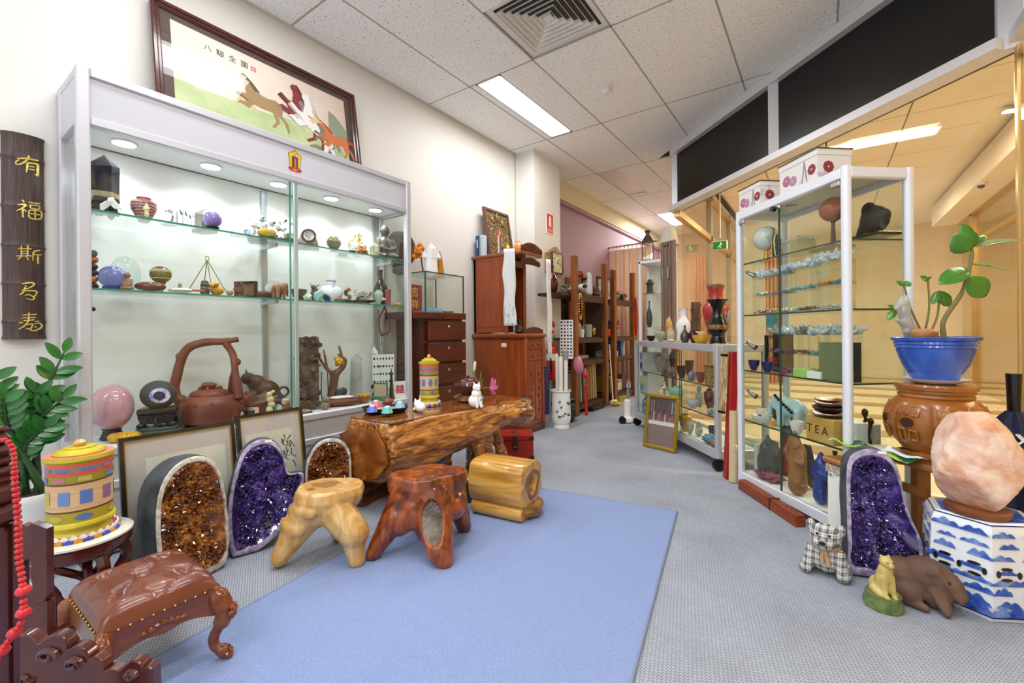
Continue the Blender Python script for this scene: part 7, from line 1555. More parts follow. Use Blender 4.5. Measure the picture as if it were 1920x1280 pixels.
# ================================================================ low glass cabinet
M_alw=mat('silver_frame','#c3c7cc',.3,.4);M_wfr=mat('white_frame','#e3e6ee',.3,.1);G2=glass('showcase_glass','#f8fbf9',.5)
class Case:
    def __init__(s,A,B,dep):s.A=V(A);s.B=V(B);d=(s.B-s.A).normalized();s.d=d;s.n=V((-d.y,d.x,0));s.rz=math.atan2(d.y,d.x);s.L=(s.B-s.A).length;s.dep=dep
    def at(s,px,off,z):p=PN(px,620,s.A+s.n*off,s.n);return V((p.x,p.y,z))
    def it(s,x0,x1,yt,yb,off,z):c=(x0+x1) /2;p=s.at(c,off,z);D=depth(p);return p,(x1-x0) *D/FPX*cosa(c),(yb-yt) *D/FPX
    def T(s,name,label,cat,x0,x1,yt,yb,off,z,rz=0,group=None):p,w,h=s.it(x0,x1,yt,yb,off,z);t=thing(name,label,cat,p,s.rz+rz,group);FIT.append((t,s,z));return t,w,h
    def pot(s,name,label,cat,x0,x1,yt,yb,off,z,m,prof=JAR,part='body',rz=0):t,w,h=s.T(name,label,cat,x0,x1,yt,yb,off,z,rz);vase(t,prof,w,h,m,part);return t,w,h
    def lump(s,name,label,cat,x0,x1,yt,yb,off,z,m,seed=1,amp=.35,part='body',rz=0):
        t,w,h=s.T(name,label,cat,x0,x1,yt,yb,off,z,rz);MB().ico((0,0,h*.5),(w*.5,w*.36,h*.52),3,amp,2.5,seed,flat=-h*.5).out(part,m,t);return t,w,h
    def block(s,name,label,cat,x0,x1,yt,yb,off,z,m,dy=.1,part='body',rz=0):t,w,h=s.T(name,label,cat,x0,x1,yt,yb,off,z,rz);bx(t,part,(0,0,h/2),(w,dy,h),m,.003);return t,w,h
LO=Case((-1.506,4.185,0),(-.567,3.08,0),.36)
t=thing('low_cabinet','low silver framed glass cabinet on castors before the tinted glass','cabinet',LO.A,LO.rz);L_,D_=LO.L,LO.dep
for x in (.018,L_-.018):
    for y in (.018,D_-.018):bx(t,'post',(x,y,.45),(.036,.036,.74),M_alw,.006);MB().cyl((x-.01,y,.04),(x+.014,y,.04),.038,.038,14).out('castor',M_blk,t)
for z,nm,hh in ((.795,'top_rail',.05),(.105,'bottom_rail',.06)):
    for y in (.018,D_-.018):bx(t,nm,(L_/2,y,z),(L_-.07,.036,hh),M_alw,.004)
    for x in (.018,L_-.018):bx(t,nm,(x,D_/2,z),(.036,D_-.07,hh),M_alw,.004)
bx(t,'top_board',(L_/2,D_/2,.812),(L_-.06,D_-.06,.008),mat('cabinet_top','#9a9c9c',.4));bx(t,'bottom_board',(L_/2,D_/2,.115),(L_-.07,D_-.07,.012),M_white)
for z in (.53,.325):s_=bx(t,'glass_shelf',(L_/2,D_/2+.01,z),(L_-.08,D_-.08,.007),G2);bx(s_,'shelf_edge',(L_/2,.05,z),(L_-.08,.003,.0075),mat('dark_glass_edge','#234a40',.2))
for x0,x1,y in ((.04,.95,.014),(.9,L_-.04,.024)):d=bx(t,'sliding_door',((x0+x1) /2,y,.45),(x1-x0,.005,.63),G2);bx(d,'door_edge',(x1 if x0<.1 else x0,y-.003,.45),(.006,.004,.63),mat('dark_glass_edge','#234a40',.2))
for x in (.036,L_-.036):bx(t,'end_glass',(x,D_/2,.45),(.004,D_-.08,.63),G2)
LZ=.8175;M_flame=mat('amber_slab','#b8741c')
LO.pot('dish','small black dish at the left end of the low cabinet top','dish',1212,1229,632,642,.1,LZ,M_blk,BOWL);LO.pot('pot','grey green lidded pot beside the small black dish','pot',1228,1248,622,642,.1,LZ,mat('celadon_pot','#7d8a78',.3,c2='#a9b09a',ns=40))
t,w,h=LO.T('monkey_figurine','pale green and cream small animal figures on a brown leaf','figurine',1245,1271,622,645,.08,LZ);figure('body',mat('pale_soapstone','#a9a890',.35,c2='#d2ccb4',ns=30),t,[((-w*.2,0,h*.4),(w*.25,w*.2,h*.4)),((w*.22,0,h*.5),(w*.2,w*.2,h*.5)),((-w*.2,-w*.1,h*.8),(w*.14,w*.14,h*.18)),((w*.25,-w*.05,h*.95),(w*.13,w*.13,h*.15)),((0,0,h*.1),(w*.55,w*.25,h*.12))],.005)
t,w,h=LO.T('amber_stone','upright orange agate stone on the low cabinet top','stone',1244,1264,583,628,.2,LZ);MB().ico((0,0,h*.48),(w*.52,w*.3,h*.52),3,.2,2,4,flat=-h*.48).out('stone',mat('orange_agate','#b8803c',.2,c2='#dcb074',ns=12),t)
LO.pot('vase','white porcelain vase with small painted birds on the low cabinet','vase',1267,1297,583,646,.16,LZ,mat('painted_white','#eeeeec',.15,c2='#3f68a8',ns=24,lo=.66,hi=.68,coat=.3),[(.5,0),(.55,.03),(.8,.2),(1,.5),(.95,.6),(.5,.72),(.42,.8),(.5,.97),(.62,1),(.5,.98),(.4,.85),(.001,.8)])
LO.pot('vase','small dark pewter vase in front of the white porcelain vase','vase',1275,1293,617,650,.05,LZ,mat('pewter','#5e5a54',.35,.6),BOT)
t,w,h=LO.T('carved_column','dark brown carved wooden column with a dragon relief','carving',1295,1315,568,640,.24,LZ);m=MB();m.tube([(0,0,0),(0,0,h)],w*.45,14);rnd=random.Random(6)
for k in range(24):a=k*.9;m.ico((w*.42*math.cos(a),w*.42*math.sin(a),h*k/24),(w*.14,w*.14,h*.04),1,.4,3,k)
m.out('column',M_brown,t)
LO.pot('pot','small brown red lidded pot left of the yellow bowl','pot',1291,1309,624,648,.1,LZ,mat('oxblood','#3a1a16'));t,w,h=LO.pot('bowl','wide yellow bowl on the low cabinet top','bowl',1297,1334,636,652,.08,LZ,mat('yellow_glaze','#d3a430',.2,coat=.3),BOWL,'bowl');p=t.location+V((0,0,h*.55));u=S('cup','cream cup standing inside the wide yellow bowl','cup',p);vase(u,BOWL,w*.45,h*.9,mat('cream_cup','#dcc794',.3),'cup')
t,w,h=LO.pot('vase','tall red lacquer vase with a flared neck and painted flowers','vase',1316,1369,545,655,.22,LZ,mat('red_vase','#a8382c',.25,c2='#c9c0a0',ns=20,lo=.68,hi=.7,coat=.3),[(.4,0),(.45,.03),(.62,.18),(.92,.45),(1,.55),(.9,.64),(.6,.71),(.5,.78),(.52,.9),(.66,.97),(.62,1),(.5,.96),(.001,.9)])
MB().lathe([(w*.33,h*.965),(w*.335,h*.985),(w*.3,h*1.0)],28).out('green_rim',mat('rim_green','#5f7a5c',.4),t)
t,w,h=LO.T('vase','black glossy vase with a scalloped mouth in front of the red vase','vase',1323,1368,572,656,.07,LZ);MB().lathe([(w*.34,0),(w*.36,h*.03),(w*.24,h*.18),(w*.42,h*.32),(w*.48,h*.42),(w*.36,h*.54),(w*.2,h*.68),(w*.2,h*.78),(w*.32,h*.93),(w*.44,h),(w*.38,h*.98),(w*.16,h*.8),(.001,h*.75)],30,wob=lambda a,z:1+(.07*math.cos(10*a) if z>h*.9 else 0)).out('body',M_blk,t);MB().lathe([(w*.445,h*.335),(w*.485,h*.40),(w*.475,h*.435)],30).out('gold_band',mat('gold_speckle','#b08a4a',.4,.3,c2='#6a4a2c',ns=80),t);MB().lathe([(w*.362,h*.0),(w*.366,h*.03)],30).out('gold_foot',M_brass,t)
t,w,h=LO.T('wire_basket','openwork silver wire bowl beside the black vase','bowl',1340,1372,588,650,.17,LZ);m=MB()
for k in range(14):a=PI*2*k/14;m.tube([V((w*.1*math.cos(a),w*.1*math.sin(a),0)),V((w*.12*math.cos(a),w*.12*math.sin(a),h*.55)),V((w*.5*math.cos(a+.5),w*.5*math.sin(a+.5),h)),],.003,5)
for z in (.6,.75,.9):m.tube([(w*(.12+.9*(z-.55)) *math.cos(a),w*(.12+.9*(z-.55)) *math.sin(a),h*z) for a in [2*PI*i/16 for i in range(16)]],.003,5,closed=True)
m.out('wire_bowl',M_steel,t)
M_plas=mat('clear_plastic','#d4d9e0',.15,c2='#e6e9ee',ns=9,trans=.4)
for x0,x1,y0,y1,z,c,lb in ((1197,1222,664,681,.624,'#6a5ad0','clear plastic drawer box with a purple label, upper shelf of the low cabinet'),(1197,1222,681,699,.534,'#1c1c20','clear plastic drawer box with a black label, under the purple label box'),(1196,1234,703,718,.412,'#e0cc20','clear plastic drawer box with a yellow label, middle shelf'),(1196,1234,718,735,.33,'#1fa08a','clear plastic drawer box with a green label, under the yellow label box')):t,w,h=LO.block('plastic_box',lb,'box',x0,x1,y0,y1,.12,z,M_plas,.16);bx(t,'colour_label',(-w*.2,-.0815,h*.55),(w*.3,.003,h*.6),mat('label_'+c.strip('#'),c,.5))
Zs={1:.534,2:.329,3:.122}
rnd=random.Random(44)
for x0,x1,yt,yb,off,zk,kind,c,lb in (
    (1226,1246,668,702,.15,1,'j','#8a8f94','grey ribbed jar on the upper shelf of the low cabinet'),(1248,1268,690,708,.08,1,'l','#8f9294','grey carved stone piece on the upper shelf'),(1268,1287,688,711,.1,1,'b','#4a342c','dark brown clay cup on the upper shelf'),(1254,1266,660,700,.2,1,'j','#2a2c3a','dark blue bottle at the back of the upper shelf'),(1284,1301,680,711,.2,1,'b','#6b4438','brown bowl stack at the back of the upper shelf'),(1288,1306,697,716,.07,1,'l','#8d98a8','black and white speckled animal figure on the upper shelf'),(1304,1322,700,720,.08,1,'b','#8c4a40','reddish clay bowl on the upper shelf'),(1262,1272,648,700,.25,1,'j','#c08a20','amber glass bottle at the back of the upper shelf'),
    (1234,1256,715,745,.12,2,'g','#cfd6d4','clear glass decanter on the middle shelf'),(1253,1284,733,762,.1,2,'t','#9cc4ae','round celadon teapot on the middle shelf'),(1266,1280,722,745,.22,2,'j','#2e2a26','black jar behind the celadon teapot'),(1297,1322,725,768,.14,2,'s','#a3a6a8','silver grey statue of an embracing couple on the middle shelf'),(1287,1311,752,770,.08,2,'j','#b9bec2','round silver tin on the middle shelf'),(1318,1342,735,775,.16,2,'t','#6e1f24','dark red glazed teapot on the middle shelf'),(1322,1340,768,782,.06,2,'l','#a9b8bc','pale glass fish piece on the middle shelf'),(1343,1350,775,785,.06,2,'b','#c46a2c','small orange pot at the right of the middle shelf'),
    (1271,1296,773,806,.1,3,'j','#c98f1c','round amber yellow jar at the bottom of the low cabinet'),(1284,1300,800,826,.08,3,'j','#a9a690','silver footed cup at the bottom of the low cabinet'),(1300,1318,790,815,.12,3,'l','#d8d4c8','white porcelain figure piece at the bottom of the low cabinet'),(1312,1346,818,836,.08,3,'l','#5c9fc0','bright blue enamel piece at the bottom of the low cabinet'),(1322,1350,834,850,.05,3,'l','#b87434','orange brown carved piece at the bottom of the low cabinet'),(1326,1350,795,822,.16,3,'b','#4c3a34','dark bowl at the bottom right of the low cabinet'),(1198,1212,748,782,.1,3,'j','#3a94c8','bright blue bottle at the bottom left of the low cabinet'),(1200,1214,765,795,.05,3,'l','#7fb4dc','pale blue crumpled packet at the bottom left')):
    mm=mat('lo_'+c.strip('#'),c,.25,c2=None) if kind != 'l' else mat('lol_'+c.strip('#'),c,.4,c2='#5c564e',ns=24)
    nm={'j':'jar','b':'bowl','l':'carving','g':'decanter','t':'teapot','s':'statue'}[kind]
    if kind=='l':LO.lump(nm,lb,'carving',x0,x1,yt,yb,off,Zs[zk],mm,len(lb))
    elif kind=='s':t,w,h=LO.T(nm,lb,'statue',x0,x1,yt,yb,off,Zs[zk]);figure('body',mm,t,[((-w*.15,0,h*.3),(w*.3,w*.25,h*.3)),((w*.18,0,h*.35),(w*.25,w*.22,h*.35)),((-w*.1,0,h*.8),(w*.16,w*.16,h*.14)),((w*.15,0,h*.85),(w*.15,w*.15,h*.13)),((-w*.3,-w*.1,h*.55),(w*.25,-w*.2,h*.5),w*.09,w*.07)],.007)
    else:
        t,w,h=LO.pot(nm,lb,nm if kind != 'j' else 'jar',x0,x1,yt,yb,off,Zs[zk],M_clear if kind=='g' else mm,{'b':BOWL,'g':BOT}.get(kind,JAR))
        if kind=='t':MB().tube(smoothpath([(w*.4,0,h*.4),(w*.6,0,h*.6),(w*.66,0,h*.8)],4),[w*.1,w*.06],8).out('spout',mm,t);MB().sph((0,0,h*1.03),w*.08,8,6).out('knob',mm,t)
t,w,h=LO.T('carved_box','gilded carved wooden box, lower of the two stacked on the upper shelf','box',1326,1352,708,726,.1,.534);M_gcb=mat('carved_gilt','#6a4a24',.4,c2='#b8924c',ns=60,bump=1);bx(t,'body',(0,0,h/2),(w,.1,h),M_gcb,.003);u=S('carved_box','gilded carved wooden box, upper of the two stacked on the upper shelf','box',t.location+V((0,0,h+.001)),LO.rz);bx(u,'body',(0,0,h/2),(w,.1,h),M_gcb,.003);bx(u,'lid',(0,0,h*.95),(w+.006,.106,h*.14),M_brown,.002)
t,w,h=LO.T('paper_rolls','white paper roll lying behind the plastic drawer boxes','roll',1216,1252,660,670,.28,.64);MB().cyl((-w*.5,0,h*.5),(w*.5,0,h*.5),h*.5,h*.5,12).out('roll',M_whi,t);bx(t,'holder',(0,.0,-.045),(w*.6,.03,.09),M_plas)
# things standing in front of the low cabinet
a,b=PZ(1207,836,0),PZ(1268,850,0);q=(b-a);t=thing('gold_framed_print','gold framed print of people at a long white table leaning on the low cabinet','picture',a,math.atan2(q.y,q.x));wv=q.length;hv=.42
PMx=Matrix.Rotation(-.16,4,'X') @ frame((0,0,0),(1,0,0),(0,0,1))
ringframe(wv/2,hv,.026,-.004,.018,'frame_bar',mat('antique_gold','#b08c2e',.35,.5),t,PMx @ Matrix.Translation((wv/2,0,0)),.004)
def pr_(nm,x0,x1,z0,z1,c,k=0.003):MB().box((wv*(x0+x1) /2,hv*(z0+z1) /2,k),(wv*(x1-x0),hv*(z1-z0),.002),M=PMx).out(nm,mat('prn_'+c.strip('#'),c,.5),t,False)
pr_('print_ground',.06,.94,.06,.94,'#5c4a4a',.001);pr_('table_front',.06,.94,.06,.47,'#8c7a72',.002);pr_('table_cloth',.06,.94,.44,.53,'#dcdad8')
for k in range(5):pr_('wall_bay',.08+.07*k if k<3 else .5+.09*k,.10+.07*k if k<3 else .54+.09*k,.66,.88,'#a8a09a',.0025)
for k in range(12):pr_('diner',.08+.07*k,.14+.07*k,.51,.60+.04*((k*7) %3),['#b0614a','#4f6a9c','#c9906a','#8c4a50','#7d8a9a'][k%5],.004)
MB().box((wv/2,hv/2,.007),(wv*.9,hv*.9,.002),M=PMx).out('glazing',glass('picture_glass','#ffffff',1.0),t,False)
a=PZ(1357,896,0);t=S('leaning_board','long red brown wooden board leaning on the end of the low cabinet','board',a,LO.rz);BM=Matrix.Rotation(-.06,4,'X');MB().box((0,.02,.39),(.045,.03,.78),M=BM,ch=.004).out('board',mat('red_board','#8c2416',.35,c2='#a83a20',ns=5,stretch=(6,6,.6)),t,False);MB().box((.026,.02,.39),(.012,.05,.78),M=BM,ch=.003).out('dark_edge',M_red,t,False)
t=S('bamboo_scroll','cream carved panel with black ends tied to the red brown board','panel',a+V((0,0,.40)) -LO.n*.004,LO.rz);MB().box((-.004,-.004,.18),(.05,.012,.34),M=BM).out('panel',mat('cream_carved','#d8bd92',.5,c2='#8d6a48',ns=26,stretch=(3,3,.5),bump=.4),t,False);
for z in (.005,.355):MB().box((-.004,-.004,z),(.054,.016,.014),M=BM).out('end_bar',M_blk,t,False)
a=PZ(1374,905,0);t=S('canvas_roll','cream canvas roll standing between the low cabinet and tall showcase','roll',a);MB().tube([(0,0.01,0),(-.0,.05,.42)],[.024,.024],12).out('roll',mat('canvas','#cbb890',.8),t);MB().tube([(0.02,-.012,.2),(.026,-.016,.22),(.02,-.01,.23)],.004,6).out('tie',M_iv,t)
a=PZ(1182,795,0);a+=V((-.05,.055,0));t=S('carpet_sweeper','white and grey carpet sweeper with a black wheel left of the low cabinet','vacuum',a,.4);bx(t,'head',(0,0,.035),(.1,.14,.06),M_whi,.015);MB().cyl((-.05,-.075,.035),(-.05,-.04,.035),.036,.036,18).out('wheel',M_blk,t);bx(t,'body',(.0,.03,.14),(.06,.07,.18),M_whi,.015);MB().cyl((.0,.03,.22),(.02,.06,.42),.012,.012,8).out('handle',M_steel,t)
# ================================================================ behind the low cabinet
t=S('white_cabinet','narrow white framed glass cabinet at the back by the folding screen','cabinet',(-1.545,5.1,0));
for x in (-.16,.16):
    for y in (-.15,.15):bx(t,'post',(x,y,.85),(.03,.03,1.70),M_wfr,.004)
bx(t,'top_frame',(0,0,1.69),(.35,.33,.03),M_wfr);bx(t,'back_panel',(0,.155,.9),(.3,.01,1.55),M_white);bx(t,'front_glass',(0,-.155,.9),(.3,.005,1.55),G2);bx(t,'base',(0,0,.08),(.33,.31,.16),M_wfr)
for z in (1.33,.95,.55):bx(t,'glass_shelf',(0,0,z),(.31,.29,.008),G2)
u=S('lantern','grey metal lantern on the middle shelf of the narrow white cabinet','lantern',(-1.62,5.04,1.336));MB().lathe([(.05,0),(.05,.01),(.035,.02),(.035,.1),(.055,.11),(.02,.16),(.001,.17)],8).out('body',M_dkstone,u,False)
u=S('bottle','tall grey bottle on the lower shelf of the narrow white cabinet','bottle',(-1.63,5.04,.956));vase(u,BOT,.07,.3,mat('smoke_bottle','#4d4650',.15))
u=S('lantern','black framed glass lantern standing on the narrow white cabinet','lantern',(-1.645,5.05,1.706),.3)
for sx in (-1,1):
    for sy in (-1,1):bx(u,'corner_bar',(sx*.06,sy*.06,.11),(.01,.01,.22),M_dkstone)
bx(u,'base',(0,0,.008),(.14,.14,.016),M_dkstone);MB().lathe([(.09,.22),(.05,.28),(.03,.30),(.03,.33),(.045,.345),(.02,.36),(.001,.36)],4,Matrix.Rotation(PI/4,4,'Z')).out('roof',M_dkstone,u,False);MB().cyl((0,0,.016),(0,0,.1),.025,.025,12).out('candle',M_iv,u);bx(u,'glass_box',(0,0,.115),(.11,.11,.2),G2)
u=S('table_lamp','table lamp with a pale pleated shade above the folding screen','lamp',(-1.41,5.07,1.706));MB().lathe([(.06,0),(.06,.015),(.02,.03),(.03,.08),(.015,.13),(.012,.2),(.001,.2)],16).out('base',M_ebony,u);MB().lathe([(.115,.16),(.06,.36)] ,24,wob=lambda a,z:1+.03*math.cos(12*a)).out('shade',mat('lamp_shade','#d5cfc2',.8),u)
t=S('folding_screen','folded dark wooden screen with hinges standing before the tinted glass','screen',(-1.315,4.63,0),-.75)
M_scr=mat('screen_wood','#7d685c',.5,c2='#8f7a6d',ns=4,stretch=(8,8,.6))
for k in range(4):pn=MB().box((-.07+.048*k,.012*k,.915),(.04,.03,1.83),.03*(k-1.5),ch=.003).out('panel',M_scr,t,False)
for x,z in ((-.075,1.5),(.03,1.5),(-.075,.5),(.03,.5)):bx(t,'hinge',(x,-.012,z),(.03,.012,.11),M_steel,.002)
for k in range(3):bx(t,'bolt',(-.06+.05*k,-.01,1.78),(.008,.01,.02),M_blk)
# ================================================================ tall corner showcase
CS=Case((-.424,2.90,0),(.079,2.327,0),.323);L_,D_=CS.L,CS.dep
t=thing('tall_showcase','tall white framed glass showcase full of crystals and ornaments','showcase',CS.A,CS.rz)
for x in (.016,L_-.016):
    for y in (.016,D_-.016):MB().lathe([(.019,.0),(.019,1.6),(.001,1.6)],14,Matrix.Translation((x,y,0))).out('post',M_wfr,t)
for z,hh in ((1.575,.045),(.06,.05)):
    for y in (.016,D_-.016):bx(t,'rail',(L_/2,y,z),(L_-.06,.028,hh),M_wfr,.004)
    for x in (.016,L_-.016):bx(t,'rail',(x,D_/2,z),(.028,D_-.06,hh),M_wfr,.004)
bx(t,'top_board',(L_/2,D_/2,1.585),(L_-.05,D_-.05,.012),mat('case_top','#b5b6b8',.5));bx(t,'bottom_board',(L_/2,D_/2,.075),(L_-.05,D_-.05,.014),M_white)
CZ=[1.295,.995,.675,.385]
for z in CZ:s_=bx(t,'glass_shelf',(L_/2,D_/2,z),(L_-.05,D_-.06,.007),G2);bx(s_,'shelf_edge',(L_/2,.035,z),(L_-.05,.003,.0075),mat('dark_glass_edge','#234a40',.2));bx(s_,'side_edge',(L_-.026,D_/2,z),(.003,D_-.06,.0075),mat('dark_glass_edge','#234a40',.2))
dx=CS.at(1464,.01,0);dm=(dx-CS.A).dot(CS.d)
for x0,x1 in ((.035,dm-.002),(dm+.002,L_-.035)):d=bx(t,'glass_door',((x0+x1) /2,.008,.82),(x1-x0,.005,1.46),G2);xe=x1 if x0<.1 else x0;bx(d,'door_edge',(xe,.006,.82),(.004,.006,1.46),mat('dark_glass_edge','#234a40',.2));xh=x0+.02 if x0<.1 else x1-.02;bx(d,'door_hinge',(xh,.004,1.535),(.045,.012,.022),M_steel,.003)
lk=bx(t,'lock_bar',(dm,-.004,1.535),(.04,.012,.018),M_steel,.004);MB().lathe([(.014,0),(.014,.018),(.001,.018)],14,Matrix.Translation((dm-.012,-.008,1.53)) @ Matrix.Rotation(PI/2,4,'X')).out('lock_barrel',M_blk,lk)
bx(t,'end_glass',(L_-.016,D_/2,.82),(.004,D_-.06,1.46),G2);bx(t,'end_glass',(.016,D_/2,.82),(.004,D_-.06,1.46),G2);bx(t,'back_glass',(L_/2,D_-.012,.82),(L_-.06,.004,1.46),G2)
for x in (.25,.55):MB().lathe([(.028,1.578),(.024,1.572),(.001,1.572)],18,Matrix.Translation((x,D_/2,0))).out('downlight',mat('grey_lens','#8d8b86',.2,.4),t)
for z in (1.25,.84,.56):MB().tube([(.03,.05,z),(.06,.05,z-.015),(.09,.06,z-.03)],[.01,.01,.016],10).out('spot_lamp',M_steel,t)
M_flor=mat('floral_paper','#e4e0da',.6,c2='#c9a8c0',ns=9,lo=.6,hi=.66)
for x0,x1,yt,yb,lb in ((1404,1463,322,383,'smaller floral storage box on the tall showcase'),(1468,1588,287,358,'larger floral storage box on the tall showcase')):
    p,w,h=CS.it(x0,x1,yt,yb,.12,1.605);t=S('floral_box',lb,'box',p,CS.rz);w=w*1.2 if x0<1460 else w*.95;h=.145 if x0>1460 else .13;dd=.17
    bx(t,'body',(0,0,h*.4),(w,dd,h*.8),M_flor);ldx=bx(t,'lid',(0,0,h*.9),(w+.006,dd+.006,h*.2),M_flor);bx(ldx,'dark_edge',(0,0,h),(w+.012,dd+.012,.006),mat('box_edge','#4a4240',.5))
    for k,(xx,zz_,c,r) in enumerate(((-w*.3,h*.38,'#a86a9c',.026),(-w*.12,h*.3,'#b583ab',.024),(w*.36,h*.4,'#8c2f3a',.024))):
        for j in range(8):a=j*PI/4;MB().sph((xx+r*.6*math.cos(a),-dd/2-.001,zz_+r*.6*math.sin(a)),(r*.45,.002,r*.45),8,5).out('petal',mat('petal_'+c.strip('#'),c,.6),t)
        MB().sph((xx,-dd/2-.002,zz_),(r*.25,.002,r*.25),8,5).out('flower_eye',mat('eye_yellow','#d8b84a',.6),t)
    for j in range(8):
        for yy in (-.03,):a=j*PI/4;MB().sph((w/2+.001,yy+.016*math.cos(a),h*.42+.016*math.sin(a)),(.002,.012,.012),8,5).out('petal',mat('petal_8c2f3a','#8c2f3a',.6),t)
    m=MB();m.bar((w*.12,-dd/2-.001,.01),(w*.18,-dd/2-.001,h*.75),.006,.002,(0,1,0));m.bar((w*.24,-dd/2-.001,.01),(w*.18,-dd/2-.001,h*.75),.006,.002,(0,1,0));m.out('tower_print',mat('print_grey','#9a9298',.6),t,False)
Z_=[z+.0045 for z in CZ] +[.083]
def globe(lb,x0,x1,yt,yb,off,m,ms,z):
    t,w,h=CS.T('globe',lb,'globe',x0,x1,yt,yb,off,z);r=w*.5;zc=h-r;ball(t,r,zc,m,'sphere');MB().lathe([(r*.6,0),(r*.6,h*.03),(r*.2,h*.07),(r*.12,zc-r*.98),(r*.3,zc-r*.9)],20).out('base',ms,t);MB().tube([(r*1.06*math.cos(a),0,zc+r*1.06*math.sin(a)) for a in [-PI/2-.2+.17*k for k in range(16)]],.004,6).out('meridian_arm',ms,t)
globe('white globe on a brass base in the tall showcase',1397,1446,430,494,.12,mat('white_globe','#dfe2dc',.25,c2='#b9c2bc',ns=9,lo=.5,hi=.55,coat=.3),M_brass,Z_[0])
globe('orange brown globe on a dark wooden stand in the tall showcase',1536,1592,377,470,.14,mat('amber_globe','#a85c34',.2,c2='#6d4a38',ns=8,lo=.48,hi=.53,coat=.4),M_brown,Z_[0])
CS.lump('cloth_pouch','black pouch with yellow and white stripes beside the white globe','pouch',1444,1468,445,492,.08,Z_[0],mat('striped_cloth','#26222c',.7,c2='#d8c85c',kind='wave',ns=14,lo=.6,hi=.7),3,.15)
t,w,h=CS.T('glass_casket','clear glass casket box on the top shelf of the tall showcase','box',1472,1524,445,482,.14,Z_[0]);bx(t,'glass_body',(0,0,h*.35),(w,.1,h*.7),glass('casket_glass','#eaf2ee',2.5));bx(t,'lid',(0,0,h*.75),(w*.9,.09,.012),M_clearb);MB().sph((0,0,h*.9),w*.09,10,7).out('knob',M_clearb,t)
CS.block('tray_stack','dark flat tray under the orange globe','tray',1520,1600,468,474,.2,Z_[0],M_dkstone,.1)
t,w,h=CS.T('black_rock_frog','large black rock carved like a crouching frog in the tall showcase','sculpture',1610,1682,392,456,.25,Z_[0] +.02);figure('body',mat('black_rock','#1d1d1f',.45,c2='#34343a',ns=24,bump=.6),t,[((0,0,h*.42),(w*.5,w*.34,h*.42)),((-w*.2,0,h*.75),(w*.25,w*.22,h*.25)),((w*.36,0,h*.5),(w*.2,w*.18,h*.18)),((w*.3,-w*.1,h*.3),(w*.45,-w*.15,.01),w*.1,w*.06),((-w*.3,-w*.12,h*.3),(-w*.4,-w*.2,.01),w*.14,w*.1)],.008);bx(t,'slab',(0,0,-.008),(w*1.1,.12,.016),M_ebony,.004)
# acrylic stands with heaps of beads
M_acr=glass('acrylic','#f6faf9',2.2,.02,.03)
def riser(lb,x0,x1,off,z,hgt,cols,seed):
    p0=CS.at(x0,off,z);p1=CS.at(x1,off,z);w=(p1-p0).length;t=S('acrylic_stand',lb,'stand',(p0+p1) /2,CS.rz);FIT.append((t,CS,z));rnd_=random.Random(seed)
    for k in range(3):bx(t,'acrylic_shelf',(0,0,hgt*(k+.02) /2),(w,.07,.005),M_acr)
    for x in (-w/2+.004,w*.02,w/2-.004):bx(t,'acrylic_leg',(x,0,hgt/2),(.005,.065,hgt),M_acr)
    for k,c in enumerate(cols):
        m=MB();zz_=hgt*(k // 2+.02) /2+.003;sx=-w/4 if k%2==0 else w/4;top=k>=4
        for j in range(64 if top else 44):
            q=V((sx+rnd_.uniform(-.23,.23) *w,rnd_.uniform(-.028,.028),zz_+rnd_.uniform(.004,.022 if top else .018)))
            if top:crystal_mb(m,q,rnd_.uniform(.006,.012),rnd_.uniform(.024,.042),.4,6,(rnd_.uniform(-1.4,1.4),rnd_.uniform(-1.4,1.4)))
            else:m.ico(q,.006,1)
        m.out('crystal_heap' if top else 'bead_heap',mat('heap_'+c.strip('#'),c,.15,spec=.9,coat=.3),t,False,kind='stuff')
W8='#d4dadd'
riser('clear acrylic stand with crystal chips and red beads, left of the second shelf',1406,1464,.1,Z_[1],.20,('#a8443c','#c9a05c','#7fa8a8','#b9828a',W8,'#b4c4cc'),1)
riser('clear acrylic stand with crystal chips and turquoise beads, middle of the second shelf',1474,1532,.1,Z_[1],.21,('#cfd8cc','#6d6250','#8fb8bc','#5aa8b4',W8,W8),2)
riser('clear acrylic stand with amber beads and crystal points, right of the second shelf',1542,1594,.1,Z_[1],.22,('#c9b8a8','#d4cdc4','#cf8a24','#5f8fb4',W8,W8),3)
riser('clear acrylic stand with purple beads, left of the third shelf',1450,1496,.14,Z_[2],.20,('#5a4a78','#7a5a6c','#6d4a5c','#6a4858','#a9a4a8',W8),4)
riser('clear acrylic stand with dark red beads, middle of the third shelf',1505,1546,.14,Z_[2],.20,('#6a6c58','#7c4a48','#7d4440','#6fa8a0','#8a8688',W8),5)
riser('clear acrylic stand with crystal points behind the olive box',1556,1606,.2,Z_[2],.20,('#a08878','#8c7468','#b09080','#90a098',W8,W8),6)
t,w,h=CS.T('olive_box','large olive green book shaped box standing in the tall showcase','box',1556,1632,640,715,.07,Z_[2],.1);bx(t,'cover',(0,0,h/2),(w*1.15,.05,h),mat('olive_cover','#6d7452',.45,c2='#7c825e',ns=4),.003);bx(t,'dark_edge',(0,.006,h*.5),(w*1.16,.04,h*.985),mat('olive_dark','#2c2f20',.6))
t,w,h=CS.T('lacquer_frame','black lacquer double frame standing in the third shelf','frame',1396,1440,628,690,.16,Z_[2]);ringframe(w*.5,h,.018,-.008,.008,'frame_bar',M_ebony,t,frame((0,0,0),(1,0,0),(0,0,1)));bx(t,'red_pad',(0,0,h*.28),(w*.7,.01,h*.2),M_red,.003);bx(t,'screen',(w*.35,.012,h*.5),(w*.3,.01,h),M_ebony)
